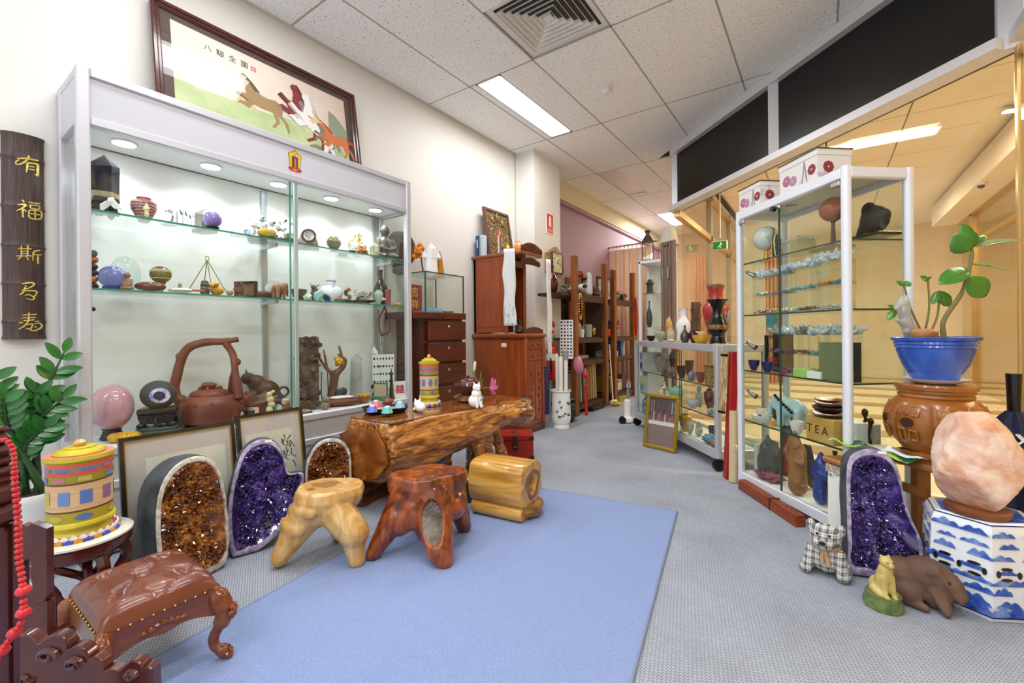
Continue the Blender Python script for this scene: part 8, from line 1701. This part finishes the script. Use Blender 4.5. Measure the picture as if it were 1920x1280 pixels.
CS.pot('trinket_jar','turquoise patterned cylinder jar on the third shelf','jar',1412,1434,597,630,.18,Z_[2] +.223,mat('turq_jar','#3f8f94',.4,c2='#7fc0bc',ns=60),[(1,0),(1,.45),(.96,.5),(1,.55),(1,.97),(.9,1),(.001,1)]);bx(bpy.data.objects['lacquer_frame'],'stand',(0,.06,.108),(.09,.06,.216),M_ebony)
for k,(x0,x1,lb) in enumerate(((1402,1424,'cobalt blue glass boat dish, left one'),(1426,1452,'cobalt blue glass boat dish, right one'))):CS.pot('boat_dish',lb+' on the third shelf','dish',x0,x1,678,697,.06,Z_[2],mat('cobalt_enamel','#1f2466',.15,coat=.4),BOWL,'dish')
CS.block('green_box','lime green flat box on the third shelf','box',1484,1520,696,712,.03,Z_[2],mat('lime','#a4cf62',.5),.07)
CS.block('white_tray','white tray of dark stones right of the lime green box','tray',1508,1550,704,718,.045,Z_[2],M_whi,.04);CS.lump('red_brooch','small red cloth brooch left of the lime green box','brooch',1460,1476,694,702,.07,Z_[2],M_red,5)
CS.lump('bracelet_heap','heap of grey and green bracelets on the third shelf','bracelets',1480,1550,686,702,.07,Z_[2],mat('bracelet_heap','#7a8aa0',.3,c2='#4c6a50',ns=40,c3='#a04a4c'),6,.5)
# fourth shelf and floor of the showcase
t,w,h=CS.T('elephant_figurine','pale blue porcelain elephant with a bead necklace','figurine',1442,1524,740,818,.12,Z_[3],.25);eleph(mat('pale_blue_porcelain','#b4d4d6',.2,coat=.3),t,w*1.0);m=MB()
bead_loop(m,[(-w*.30,-w*.24,h*.72),(-w*.12,-w*.29,h*.62),(w*.05,-w*.29,h*.5),(w*.2,-w*.27,h*.38)],w*.045,8);m.out('bead_collar',M_blk,t)
t,w,h=CS.pot('saucer','white saucer under the painted teacup','saucer',1406,1448,783,796,.08,Z_[3],M_por,PLATE,'saucer');u=S('teacup','white and gold teacup painted with flowers','teacup',t.location+V((0,0,h*.6)),CS.rz);vase(u,BOWL,w*.55,.05,mat('painted_cup','#e6e0d4',.2,c2='#8a7458',ns=26,lo=.56,hi=.6),'cup');MB().tube(smoothpath([(w*.26,0,.04),(w*.4,0,.03),(w*.22,0,.012)],4),.004,6).out('handle',M_por,u)
CS.pot('bowl','floral bowl with amber beads on a saucer before the elephant','bowl',1478,1506,790,815,.045,Z_[3],mat('painted_cup','#e6e0d4'),BOWL,'bowl')
CS.lump('clay_birds','two brown clay pots and birds at the back left of the fourth shelf','pottery',1384,1432,742,768,.2,Z_[3],M_brown,7,.5)
t,w,h=CS.T('tea_box','pale wooden box lettered TEA in the tall showcase','box',1504,1586,795,842,.06,Z_[3]);bx(t,'body',(0,.02,h/2),(w*.95,.1,h),mat('tea_pine','#c79a48',.45,c2='#d8b062',ns=5,stretch=(1,6,6)),.003);text('lettering','T E A',h*.46,M_dkstone,t,Matrix.Translation((-w*.06,-.0305,h*.48)) @ Matrix.Rotation(PI/2,4,'X'),.0004,.0004)
p=t.location+V((0,0,h+.001)) +CS.n*.02
for k,(c,r,z,nm,lb) in enumerate((('#2b2826',.075,0,'plate','dark plate on the tea box'),('#4a1a18',.066,.014,'bowl','dark red bowl on the dark plate'),('#8a8a86',.06,.05,'plate','grey rimmed plate above the dark red bowl'),('#a82a24',.058,.066,'plate','bright red plate at the top of the stack'))):u=S(nm,lb,nm,p+V((0,0,z)));vase(u,BOWL if nm=='bowl' else PLATE,r*2,.034 if nm=='bowl' else .016,mat('stk_'+c.strip('#'),c,.2,coat=.3),nm)
t,w,h=CS.T('couple_sculpture','dark bronze sculpture of two round headed figures','sculpture',1606,1642,722,785,.2,Z_[3]);figure('body',mat('dark_bronze','#3f2a1e',.35,.3),t,[((-w*.15,0,h*.9),(w*.22,w*.2,h*.14)),((w*.28,0,h*.68),(w*.2,w*.18,h*.12)),((-w*.1,0,h*.75),(-w*.3,0,h*.45),w*.1,w*.13),((-w*.3,0,h*.45),(w*.1,0,h*.2),w*.12,w*.1),((w*.25,0,h*.55),(w*.1,0,h*.25),w*.12,w*.1),((w*.1,0,h*.2),(w*.1,0,.01),w*.12,w*.25)],.006)
CS.block('tea_caddy','white tea caddy painted with bamboo at the showcase end','tin',1586,1624,792,842,.1,Z_[3],mat('bamboo_tin','#dfe4e0',.3,c2='#5c6a62',ns=12,lo=.6,hi=.64),.06);CS.block('marble_tin','grey marbled tin beside the white tea caddy','tin',1626,1644,800,838,.24,Z_[3],mat('marble_grey','#8f969a',.4,c2='#c2c8ca',ns=25),.05)
CS.lump('bird_stone','big smooth dark grey stone shaped like a bird','stone',1416,1466,830,905,.09,Z_[4],mat('bird_stone','#4b4a46',.35,c2='#5c5a54',ns=6),9,.4)
CS.pot('vase','large round orange red vase at the showcase bottom','vase',1440,1486,812,885,.25,Z_[4],mat('orange_red','#a53c1e',.2,coat=.4),BOT)
CS.block('book','pale grey book standing at the left of the showcase bottom','book',1390,1400,842,892,.14,Z_[4],mat('pale_book','#c9ccc2',.6),.12);CS.lump('shell_bowl','large brown shell behind the bird stone','shell',1388,1420,800,850,.26,Z_[4] +.12,mat('brown_shell','#5a4638',.3,c2='#8d7460',ns=10),2,.3);bx(bpy.data.objects['shell_bowl'],'stand',(0,0,-.055),(.04,.04,.12),M_ebony)
t,w,h=CS.T('cloth_piece','crumpled mauve cloth on the showcase bottom','cloth',1402,1470,885,915,.06,Z_[4]);MB().ico((0,0,h*.25),(w*.5,.05,h*.3),3,.6,4,3,flat=-h*.25).out('cloth',mat('mauve_cloth','#8a4a58',.8),t)
t,w,h=CS.T('fisherman_figure','carved tan wooden fisherman wearing a broad round hat','figurine',1468,1512,832,930,.05,Z_[4]);M_fis=mat('tan_carving','#a8743a',.45,c2='#8a5a28',ns=20,bump=.3);budd(M_fis,t,h*.95,False,wide=1.2);MB().lathe([(w*.42,0),(w*.3,.008),(w*.1,.02),(.001,.024)],20,Matrix.Translation((0,-w*.22,h*.88)) @ Matrix.Rotation(1.2,4,'X')).out('hat',M_fis,t);MB().ico((0,0,h*.06),(w*.5,w*.4,h*.07),2,.3,3,1,flat=-h*.06).out('rock_base',M_fis,t)
t,w,h=CS.T('blue_figure','cobalt blue glazed standing figure in the showcase','figurine',1522,1552,850,935,.08,Z_[4]);budd(mat('cobalt_glaze','#23358f',.15,coat=.4),t,h,False,wide=1.1)
CS.pot('tall_pot','black glossy tall pot with a bead chain at the front of the showcase','pot',1528,1572,908,962,.02,Z_[4],M_blk,[(.6,0),(.65,.02),(.85,.6),(1,.97),(.95,1),(.85,.9),(.001,.85)]);CS.pot('vase','black bottle vase behind the glossy tall pot','vase',1545,1582,850,950,.14,Z_[4],mat('black_vase','#1a1a20',.15),BOT)
CS.lump('dark_carving','dark rough carving behind the fisherman figure','carving',1498,1528,835,915,.18,Z_[4],M_dkstone,4,.5)
# ================================================================ right foreground
a,b=PZ(1410,915,0),PZ(1524,987,0);q=b-a
t=S('incense_box','long carved red brown wooden incense box on the carpet before the showcase','box',(a+b) /2-CS.n*.06,math.atan2(q.y,q.x));Lb=q.length;M_inc=mat('incense_wood','#7c3416',.4,c2='#93441f',ns=5,stretch=(1,8,8))
bx(t,'body',(0,0,.022),(Lb,.05,.044),M_inc,.004);bx(t,'lid',(0,0,.05),(Lb,.046,.012),M_inc,.004);m=MB()
for k in range(26):m.prism(loop(0,0,.004,n=4),0,.001,Matrix.Translation((-Lb*.46+Lb*.92*k/25,.008*(-1) **k,.0562)))
m.out('pierced_holes',M_ebony,t,False,kind='stuff');bx(t,'band',(Lb*.1,0,.03),(.012,.052,.058),mat('dark_band','#3a1c12',.5))
# plaid toy dog
M_pl=mat('plaid','#8d8d8f',.9)
def plaid(m):
    nt=m.node_tree;N=nt.nodes;L=nt.links;b_=N['Principled BSDF'];tc=N.new('ShaderNodeTexCoord');acc=None
    for rot,sc in (((0,0,0),14),((0,PI/2,0),14),((0,0,0),37),((0,PI/2,0),37)):
        mp=N.new('ShaderNodeMapping');mp.inputs['Rotation'].default_value=rot;w_=N.new('ShaderNodeTexWave');w_.inputs['Scale'].default_value=sc;w_.wave_profile='SIN';L.new(tc.outputs['Object'],mp.inputs[0]);L.new(mp.outputs[0],w_.inputs[0])
        r=N.new('ShaderNodeMath');r.operation='GREATER_THAN';r.inputs[1].default_value=.62 if sc<20 else .9;L.new(w_.outputs['Fac'],r.inputs[0])
        if acc is None:acc=r.outputs[0]
        else:
            s=N.new('ShaderNodeMath');s.operation='ADD';L.new(acc,s.inputs[0]);L.new(r.outputs[0],s.inputs[1]);acc=s.outputs[0]
    dv=N.new('ShaderNodeMath');dv.operation='DIVIDE';dv.inputs[1].default_value=3;L.new(acc,dv.inputs[0]);cr_=N.new('ShaderNodeValToRGB');e=cr_.color_ramp.elements;e[0].color=lin('#d9d7d6');e[1].color=lin('#2c2b2d');e[1].position=.9;L.new(dv.outputs[0],cr_.inputs[0]);L.new(cr_.outputs[0],b_.inputs['Base Color'])
plaid(M_pl)
t=S('toy_dog','grey plaid fabric toy dog sitting on the carpet by the showcase','toy',(.0,2.02,0),-.15);k=.21
figure('body',M_pl,t,[((0,.02*k,.3*k),(.26*k,.25*k,.3*k)),((0,-.06*k,.68*k),(.25*k,.22*k,.2*k)),((0,-.24*k,.6*k),(.17*k,.13*k,.11*k)),((-.2*k,-.06*k,.4*k),(-.26*k,-.2*k,.08*k),.1*k,.09*k),((.2*k,-.06*k,.4*k),(.26*k,-.2*k,.08*k),.1*k,.09*k),((-.24*k,.1*k,.1*k),(-.3*k,-.16*k,.08*k),.13*k,.09*k),((.24*k,.1*k,.1*k),(.3*k,-.16*k,.08*k),.13*k,.09*k)],.005)
for s in (-1,1):MB().sph((s*.22*k,-.02*k,.8*k),(.07*k,.03*k,.11*k),10,7).out('ear',M_pl,t);MB().sph((s*.09*k,-.26*k,.75*k),.022*k,8,6).out('eye',M_blk,t)
MB().sph((0,-.37*k,.64*k),(.05*k,.03*k,.035*k),10,7).out('nose',M_blk,t);m=MB();m.tube([(.2*k*math.cos(a_),-.03*k+.2*k*math.sin(a_),.5*k) for a_ in [2*PI*i/18 for i in range(18)]],.03*k,6,closed=True);m.bar((.02*k,-.235*k,.5*k),(.08*k,-.27*k,.22*k),.06*k,.008,(0,1,0));m.bar((-.02*k,-.235*k,.5*k),(-.02*k,-.27*k,.26*k),.05*k,.008,(0,1,0));m.out('ribbon',mat('tan_ribbon','#b3926a',.7),t)
# big amethyst
geode('big amethyst cathedral geode with a dark rind standing by the plaid toy dog',(.173,2.08,0),math.radians(17),-.10,[(-.10,.0),(.09,0),(.115,.06),(.118,.14),(.095,.21),(.075,.28),(.066,.36),(.045,.43),(-.01,.465),(-.07,.45),(-.10,.40),(-.108,.25),(-.11,.1)],.085,M_ame,M_rimp,2400,rim_w=.14,seed=9,cs=.0085,tag_=True)
# leopard, brown animal
t=S('leopard_figurine','yellow seated big cat figurine on a green leafy round base','figurine',(.152,1.885,0),.55);k=.175;M_leo=mat('leopard_yellow','#b8a052',.4,c2='#d2bf7a',ns=30);MB().lathe([(.052,0),(.054,.01),(.046,.04),(.048,.046),(.001,.048)],24,wob=lambda a,z:1+.03*math.cos(16*a)).out('leaf_base',mat('leaf_green','#4f6a3c',.4,c2='#7c8c50',ns=40,bump=.4),t)
figure('body',M_leo,t,[((0,.1*k,.36*k),(.15*k,.18*k,.16*k)),((0,.0,.4*k),(0,-.06*k,.72*k),.15*k,.12*k),((0,-.08*k,.88*k),(.105*k,.12*k,.1*k)),((0,-.19*k,.85*k),(.06*k,.06*k,.05*k)),((-.07*k,-.1*k,.6*k),(-.07*k,-.16*k,.28*k),.06*k,.045*k),((.07*k,-.1*k,.6*k),(.07*k,-.16*k,.28*k),.06*k,.045*k),((-.13*k,.05*k,.32*k),(-.14*k,-.12*k,.28*k),.08*k,.05*k),((.13*k,.05*k,.32*k),(.14*k,-.12*k,.28*k),.08*k,.05*k),((-.07*k,-.05*k,.97*k),(.03*k,.025*k,.035*k)),((.07*k,-.05*k,.97*k),(.03*k,.025*k,.035*k)),((-.07*k,-.2*k,.27*k),(.05*k,.06*k,.03*k)),((.07*k,-.2*k,.27*k),(.05*k,.06*k,.03*k))],.0038)
for s in (-1,1):MB().sph((s*.045*k,-.185*k,.9*k),.0022,7,5).out('eye',M_blk,t)
t=S('clay_animal','brown clay crouching animal with its head bowed beside the porcelain stool','sculpture',(.252,1.985,0),-.12);k=.155;M_cl=mat('brown_clay_matt','#5f4536',.6,c2='#6f5444',ns=10)
figure('body',M_cl,t,[((-.28*k,0,.42*k),(.42*k,.4*k,.42*k)),((.08*k,-.02*k,.58*k),(.42*k,.36*k,.40*k)),((.25*k,-.06*k,.66*k),(.48*k,-.14*k,.56*k),.3*k,.22*k),((.48*k,-.14*k,.56*k),(.6*k,-.2*k,.40*k),.2*k,.15*k),((.25*k,-.1*k,.3*k),(.28*k,.25*k,.3*k)),((-.2*k,-.3*k,.26*k),(.3*k,.2*k,.24*k)),((.25*k,-.2*k,.4*k),(.42*k,-.36*k,.08*k),.18*k,.10*k),((.3*k,.12*k,.4*k),(.45*k,.0*k,.08*k),.17*k,.10*k),((-.3*k,-.32*k,.1*k),(.1*k,-.42*k,.07*k),.1*k,.08*k),((.2*k,-.33*k,.78*k),(.1*k,.05*k,.08*k))],.005,post=lambda p,n:p+n*.0016*math.sin(260*(p.x*.8+p.z*.5)) *(1 if p.x>.03 else 0))
MB().sph((.46*k,-.335*k,.68*k),.004,8,6).out('eye',M_ebony,t)
# porcelain garden stool
t=S('porcelain_stool','six sided blue and white porcelain garden stool painted with landscapes','stool',(.42,2.115,0),0);R_=.148;HZ=.30
M_bws=mat('stool_porcelain','#eceff3',.14,coat=.4);M_cob=mat('cobalt_wash','#2a4fae',.25,c2='#7f9cd8',ns=26,detail=5,c3='#3f63bc')
hexp=lambda r:[(r*math.cos(-PI/2+k*PI/3),r*math.sin(-PI/2+k*PI/3)) for k in range(6)]
m=MB();rs=[(.94,0),(1.0,.05),(1.03,HZ*.5),(.99,HZ*.9),(.93,HZ*.98),(.86,HZ)];v=[(x,y,z) for r,z in rs for x,y in hexp(R_*r)];f=[list(range(6))[::-1],[30+k for k in range(6)]]
for i in range(5):
    for k in range(6):f.append((i*6+k,i*6+(k+1) %6,(i+1) *6+(k+1) %6,(i+1) *6+k))
m.add(v,f).out('body',M_bws,t,False)
for z,r in ((HZ*.985,.925),(.012,.97)):MB().tube([(x,y,z) for x,y in hexp(R_*r)],.0022,6,closed=True).out('blue_line',mat('cobalt','#24397c'),t)
MB().prism(hexp(R_*.78),HZ,HZ+.0012).out('top_wash',M_cob,t,False)
rnd=random.Random(17)
for fc in (5,0,4):
    a0=-PI/2+fc*PI/3;p0=V((R_*math.cos(a0),R_*math.sin(a0),0));p1=V((R_*math.cos(a0+PI/3),R_*math.sin(a0+PI/3),0));dx_=(p1-p0).normalized();nn=V((dx_.y,-dx_.x,0));
    for z,cnt in ((.262,2),(.228,2),(.192,2),(.150,2),(.115,3),(.085,2),(.045,2),(.018,3)):
        for j in range(cnt):
            x=(j+.5+rnd.uniform(-.15,.15)) /cnt*R_;wd=rnd.uniform(.024,.04);hd=rnd.uniform(.014,.026) *(1.7 if z<.1 else 1);kk=1+.03*(1-abs(z-.15) /.15);q0=p0*kk+dx_*x*1.0;pl_=[]
            nb=15
            for i in range(nb):s=i/(nb-1);pl_.append((wd*(2*s-1),hd*(math.sin(PI*s) **.6*(.55+.45*abs(math.sin(8*s+j+z*40))))))
            MB().prism(pl_ ,0,.0012,Matrix.Translation((0,0,z)) @ frame(q0+nn*.0006,dx_,(0,0,1))).out('painted_mountain',M_cob,t,False)
    for (x,z,rx,rz_) in ((.5,.15,.006,.011),(.26,.168,.016,.005),(.74,.168,.016,.005),(.26,.135,.016,.005),(.74,.135,.016,.005),(.1,.152,.006,.011),(.9,.152,.006,.011)):MB().prism(loop(0,0,rx,rz_,10),-.004,.0016,frame(p0*1.03+dx_*R_*x+nn*.0008+V((0,0,z)),dx_,(0,0,1))).out('pierced_opening',M_ebony,t,False)
# salt rock lamp
t=S('salt_lamp','large pale pink salt rock on a wooden base on the porcelain stool','salt rock',(.408,2.075,HZ+.0015));MB().lathe([(.075,0),(.08,.006),(.08,.02),(.07,.024),(.001,.024)],24).out('wood_base',mat('salt_base','#6a3a1e',.4,c2='#8a5230',ns=8),t)
m=MB();m.ico((0,0,0),1,5)
def saltf(p):
    d=p.normalized();r=1/(abs(d.x/.106) **3+abs(d.y/.105) **3+abs(d.z/.158) **3) **(1/3);q=d*r
    for nx,ny,nz,c in ((.75,-.3,.55,.105),(-.85,-.2,.35,.092),(.3,-.9,.1,.092),(-.5,-.6,-.55,.104),(.8,-.2,-.5,.112),(-.2,-.3,.95,.145),(-.6,-.75,.2,.088)):
        n_=V((nx,ny,nz)).normalized();e=q.dot(n_) -c
        if e>0:q=q-n_*e*.85
    return q*(1+.03*noise.noise(d*4) +.018*noise.noise(d*11) +.007*noise.noise(d*30))
m.v=[saltf(p) +V((0,0,.172)) for p in m.v]
m.out('salt_rock',mat('pink_salt','#dca282',.45,c2='#f6dccb',ns=9,detail=7,sss=.2,bump=.4,bs=40,lo=.38,hi=.62,dist=1),t,angle=60)
# small table with the carved drum stool, pot and plant
t=S('low_table','small brown wooden table behind the big amethyst, carrying the carved drum stool','table',(.30,2.335,0),CS.rz);M_tw=mat('table_wood','#8a5426',.4,c2='#a56a34',ns=4,stretch=(1,6,1));bx(t,'top',(0,0,.40),(.26,.20,.025),M_tw,.006)
for x in (-.08,.08):
    for y in (-.07,.08):bx(t,'leg',(x,y,.194),(.026,.026,.388),M_tw)
bx(t,'stretcher',(0,-.08,.3),(.2,.018,.03),M_tw)
t=S('drum_stool','carved honey coloured wooden drum stool under the blue plant pot','stool',(.348,2.335,.4135));t.scale=(.80,.80,1);M_dr=mat('drum_wood','#8a4f1a',.3,c2='#b8742e',ns=4,coat=.4);HD=.285
MB().lathe([(.12,0),(.13,.01),(.13,.02),(.12,.028),(.15,.06),(.185,.12),(.188,.15),(.175,.2),(.145,.228),(.135,.232),(.14,.238),(.135,.248),(.142,.254),(.142,.262),(.15,.266),(.152,HD-.006),(.148,HD),(.001,HD)],40).out('body',M_dr,t)
for k in range(8):
    a=2*PI*k/8+.1
    def SP(da,z):r=.187-.35*(z-.135) **2/.1*.9;r=.19-4.6*(z-.135) **2;return V((r*math.cos(a+da),r*math.sin(a+da),z))
    m=MB();m.tube([SP(-.32,z) for z in (.06,.1,.135,.17,.21)],.007,6);m.out('rib',M_dr,t)
    for pts in (((-.2,.17),(-.2,.2),(.0,.2),(.0,.175),(-.1,.175)),((.06,.2),(.22,.2),(.22,.17),(.1,.17)),((-.2,.08),(-.2,.12),(-.05,.12),(-.05,.09)),((.02,.08),(.05,.115),(.2,.115),(.2,.08),(.08,.08))):MB().tube([SP(d_,z_) for d_,z_ in pts],.0055,6).out('fretwork',M_dr,t)
    MB().prism(loop(0,0,.028,.018,10),0,.003,frame(SP(.0,.145) *1.0+V((math.cos(a),math.sin(a),0)) *.0005,V((-math.sin(a),math.cos(a),0)),(0,0,1))).out('pierced_opening',mat('drum_dark','#3a1e0a',.7),t,False)
PZ0=.4135+HD;t=S('plant_saucer','white saucer under the big blue plant pot','saucer',(.348,2.335,PZ0));vase(t,PLATE,.2,.02,M_por,'saucer')
t=S('potted_plant','large leaved green plant in a blue glazed pot on the drum stool','plant',(.348,2.335,PZ0+.0125));PS_=.78;M_bp=mat('blue_glaze','#2348a4',.2,c2='#3a66c4',ns=14,coat=.4);HP=.165
MB().lathe([(r_*PS_,z_) for r_,z_ in ((.085,0),(.09,.006),(.125,.06),(.145,.11),(.148,.125),(.155,.128),(.152,.136),(.158,.14),(.155,.15),(.165,.154),(.168,HP),(.155,HP+.003),(.145,HP-.02),(.001,HP-.022))],44).out('pot',M_bp,t);MB().lathe([(.116,HP-.012),(.001,HP-.006)],24).out('soil',mat('pebble_soil','#b08a7a',.8,c2='#5a4538',ns=60,bump=.6),t)
M_lf=mat('ficus_leaf','#3c7a22',.3,c2='#58963a',ns=3,coat=.3);M_ls=mat('ficus_stem','#8a6a48',.6,c2='#6a7a3c',ns=14);B0=t.location
def LP(px,py,dy=0):return PN(px,py,B0+V((0,dy,0)),V((FW.x,FW.y,0))) -B0
st=MB().tube(smoothpath([V((.03,.02,HP-.01)),LP(1770,600),LP(1805,545),LP(1822,480),LP(1818,455)],6),[.009,.008,.006,.004],8).out('stem',M_ls,t)
def bigleaf(base,tip,w,up=(-.3,-.9,.3),curl=.1,par=None):d=tip-base;m=MB();leaf_mb(m,base,d,V(up),d.length,w,curl);o=m.out('leaf',M_lf,par or t);o.modifiers.new('s','SOLIDIFY').thickness=.0012;MB().tube([base,base.lerp(tip,.5) -V((0,0,.0)),],[.003,.0015],5).out('midrib',M_ls,o)
for b_,e_,w_,up in (((1818,470),(1790,440),.10,(0,-1,.2)),((1818,462),(1806,420),.05,(.2,-1,.1)),((1826,462),(1916,444),.05,(0,-.5,.9)),((1818,505),(1762,530),.07,(0,-1,.5)),((1822,495),(1892,502),.045,(0,-.6,.9)),((1812,520),(1850,556),.085,(0,-1,.3)),((1822,460),(1850,440),.03,(0,-1,.5))):bigleaf(LP(*b_),LP(*e_),w_,up,.06,st)
for base,pts,lv in ((V((-.02,.0,HP-.01)),((1758,590),(1760,545)),((1772,578),(1748,565))),(V((-.03,.02,HP-.01)),((1742,580),(1740,525)),((1738,525),(1730,520))),(V((-.02,.03,HP-.01)),((1710,585),(1695,535)),((1690,535),(1708,526))),(V((-.03,.04,HP-.01)),((1700,590),(1680,580)),((1684,580),(1664,595)))):
    s2=MB().tube(smoothpath([base] +[LP(*q_,.05) for q_ in pts],5),[.004,.003],6).out('stem',M_ls,t)
    for j,q_ in enumerate(lv):bigleaf(LP(*pts[-1],.05),LP(*q_,.05) +V((.0,-.01,.008*(-1) **j)),.028,(0,-1,.4),.1,s2)
    bigleaf(LP(*pts[-1],.05),LP(pts[-1][0] +(24 if pts[-1][0] >1750 else -14),pts[-1][1] +(30 if pts[-1][0] >1750 else -8),.05),.04 if pts[-1][0] >1750 else .02,(0,-1,.4),.1,s2)
p=LP(1732,624) +B0;t=S('wooden_gourd','round pale wooden lidded box on the soil of the blue pot','box',(.31,2.268,PZ0+.012+HP-.005));MB().lathe([(.03,0),(.04,.012),(.04,.028),(.03,.038),(.001,.04)],22).out('body',mat('pale_turned','#c08a56',.35,c2='#a87444',ns=12),t)
t=S('glass_horse','frosted glass rearing horse head sculpture at the edge of the blue pot','sculpture',(.262,2.292,PZ0+.012+HP+.002),1.0);k=.15
figure('body',mat('frosted_glass','#d3d8d6',.3,trans=.55,ior=1.4),t,[((.2*k,0,.12*k),(.3*k,.14*k,.16*k)),((.1*k,0,.2*k),(-.1*k,0,.6*k),.15*k,.13*k),((-.1*k,0,.6*k),(-.12*k,0,.82*k),.14*k,.15*k),((-.14*k,0,.84*k),(-.42*k,0,.72*k),.15*k,.07*k),((-.08*k,-.05*k,.95*k),(-.06*k,-.06*k,1.08*k),.05*k,.02*k),((-.08*k,.05*k,.95*k),(-.06*k,.06*k,1.08*k),.05*k,.02*k),((-.15*k,0,.3*k),(-.38*k,0,.4*k),.08*k,.05*k)],.0045)
# bag, porcelain square pot, umbrella
t=S('plastic_bag','flat green and white plastic packet lying behind the big amethyst','bag',(.215,2.265,.4175),CS.rz);v=[];f=[];nx,ny=14,6
for i in range(nx+1):
    for j in range(ny+1):x=-.2+.31*i/nx;y=-.10+.13*j/ny;v.append((x,y,.012+.007*math.sin(i*1.1+j) +.005*math.sin(j*1.7+i*.5) -(.03*max(0,(x-.1) /.1))))
for i in range(nx):
    for j in range(ny):q_=i*(ny+1) +j;f.append((q_,q_+ny+1,q_+ny+2,q_+1))
for nm,pred,c in (('white_panel',lambda i,j:j>3 or (i+j) %9==0,'#e6ecea'),('green_panel',lambda i,j:j<=3 and j>1,'#1f5a3c'),('lime_panel',lambda i,j:j<=1,'#a6cf3c')):
    m=MB();ff=[f[i*ny+j] for i in range(nx) for j in range(ny) if (pred(i,j) if nm != 'green_panel' else pred(i,j) and (i+j) %9) and not (nm=='lime_panel' and (i+j) %9==0)];m.v=[V(p_) for p_ in v];m.f=ff;o=m.out(nm,mat('bag_'+c.strip('#'),c,.25),t);o.modifiers.new('s','SOLIDIFY').thickness=.002
m=MB()
for k in range(12):m.box((.02+.006*k,.012,.032),(.003 if k%3 else .0045,.028,.0008))
m.out('barcode',M_blk,t,False,kind='stuff')
t=S('porcelain_jar','square white porcelain jar with flower painting beside the big amethyst','jar',(.064,2.238,0),CS.rz);bx(t,'body',(0,0,.18),(.085,.085,.36),mat('flower_porcelain','#e8e8e0',.2,c2='#7a8a6c',ns=15,lo=.62,hi=.66),.006);bx(t,'rim_band',(0,0,.345),(.088,.088,.03),mat('rim_purple','#8a7a94',.4,c2='#d0c08c',ns=60));bx(t,'wood_lid',(0,0,.375),(.12,.10,.02),M_tw,.005)
t=S('navy_umbrella','folded navy umbrella with white letters standing at the right edge','umbrella',(.575,2.42,0),-.35);MB().cyl((0,0,.0),(0,0,.66),.006,.006,8).out('shaft',M_steel,t);M_nv=mat('navy_nylon','#14203f',.6)
MB().lathe([(.02,.06),(.05,.18),(.085,.36),(.09,.46),(.05,.56),(.02,.6),(.001,.6)],36,wob=lambda a,z:1+.14*math.cos(8*a+z*6)).out('canopy',M_nv,t);MB().tube(smoothpath([(0,0,.6),(0,0,.74)],4),[.018,.022],10).out('handle',M_blk,t)
text('lettering','O I X',.055,M_whi,t,Matrix.Translation((-.012,-.072,.505)) @ Matrix.Rotation(-.05,4,'Z') @ Matrix.Rotation(PI/2,4,'X'),.012,.001)
t=S('yellow_pot','small yellow pot on the carpet by the navy umbrella','pot',(.66,2.62,0));vase(t,BOWL,.16,.14,mat('yellow_pot','#a8802c',.4))
# ================================================================ keep the contents inside their cases, standing on their shelves
bpy.context.view_layer.update()
def verts(t,M):
    for o in [t] +list(t.children_recursive):
        if o.type=='MESH':
            Q=M @ o.matrix_world
            for v in o.data.vertices:yield Q @ v.co
def box_of(t,M):
    lo,hi=V((1e9,) *3),V((-1e9,) *3)
    for p in verts(t,M):
        for i in range(3):lo[i] =min(lo[i],p[i]);hi[i] =max(hi[i],p[i])
    return lo,hi
FB_={}
for t,c,z in FIT:
    if c is None:M=Matrix.Identity(4);L0,L1=(-2.727,.478),(-2.4525,2.155);free=False
    else:M=(Matrix.Translation(c.A) @ Matrix.Rotation(c.rz,4,'Z')).inverted();L0,L1=(.042 if c is LO else .036,.03 if c is LO else .015),(c.L-.042 if c is LO else c.L-.036,c.dep-.034 if c is LO else c.dep-.02);free=c is LO and z>.7
    lo,hi=box_of(t,M)
    if not free:
        s=min([1] +[(L1[i] -L0[i]) /max(1e-6,hi[i] -lo[i]) for i in (0,1)])
        if s<.999:
            t.scale=t.scale*s*.995;bpy.context.view_layer.update();lo,hi=box_of(t,M)
        d=V((0,0,0))
        for i in (0,1):d[i] =max(0,L0[i] -lo[i]) +min(0,L1[i] -hi[i])
        t.location+=M.to_3x3().inverted() @ d
    if lo.z<t.location.z and t.location.z-lo.z<.06:t.location.z+=t.location.z-lo.z+.0008
done={f[0].name for f in FIT}
for t in [o for o in bpy.data.objects if o.parent is None and 'category' in o and o.name not in done and o.name not in ('rug','bead_rosary','amber_cluster')]:
    z=t.location.z;lo=min((p.z for p in verts(t,Matrix.Identity(4))),default=z)
    if 0<z-lo<.05 or (z<.02 and 0<z-lo):t.location.z+=z-lo+.0005
bpy.context.view_layer.update()
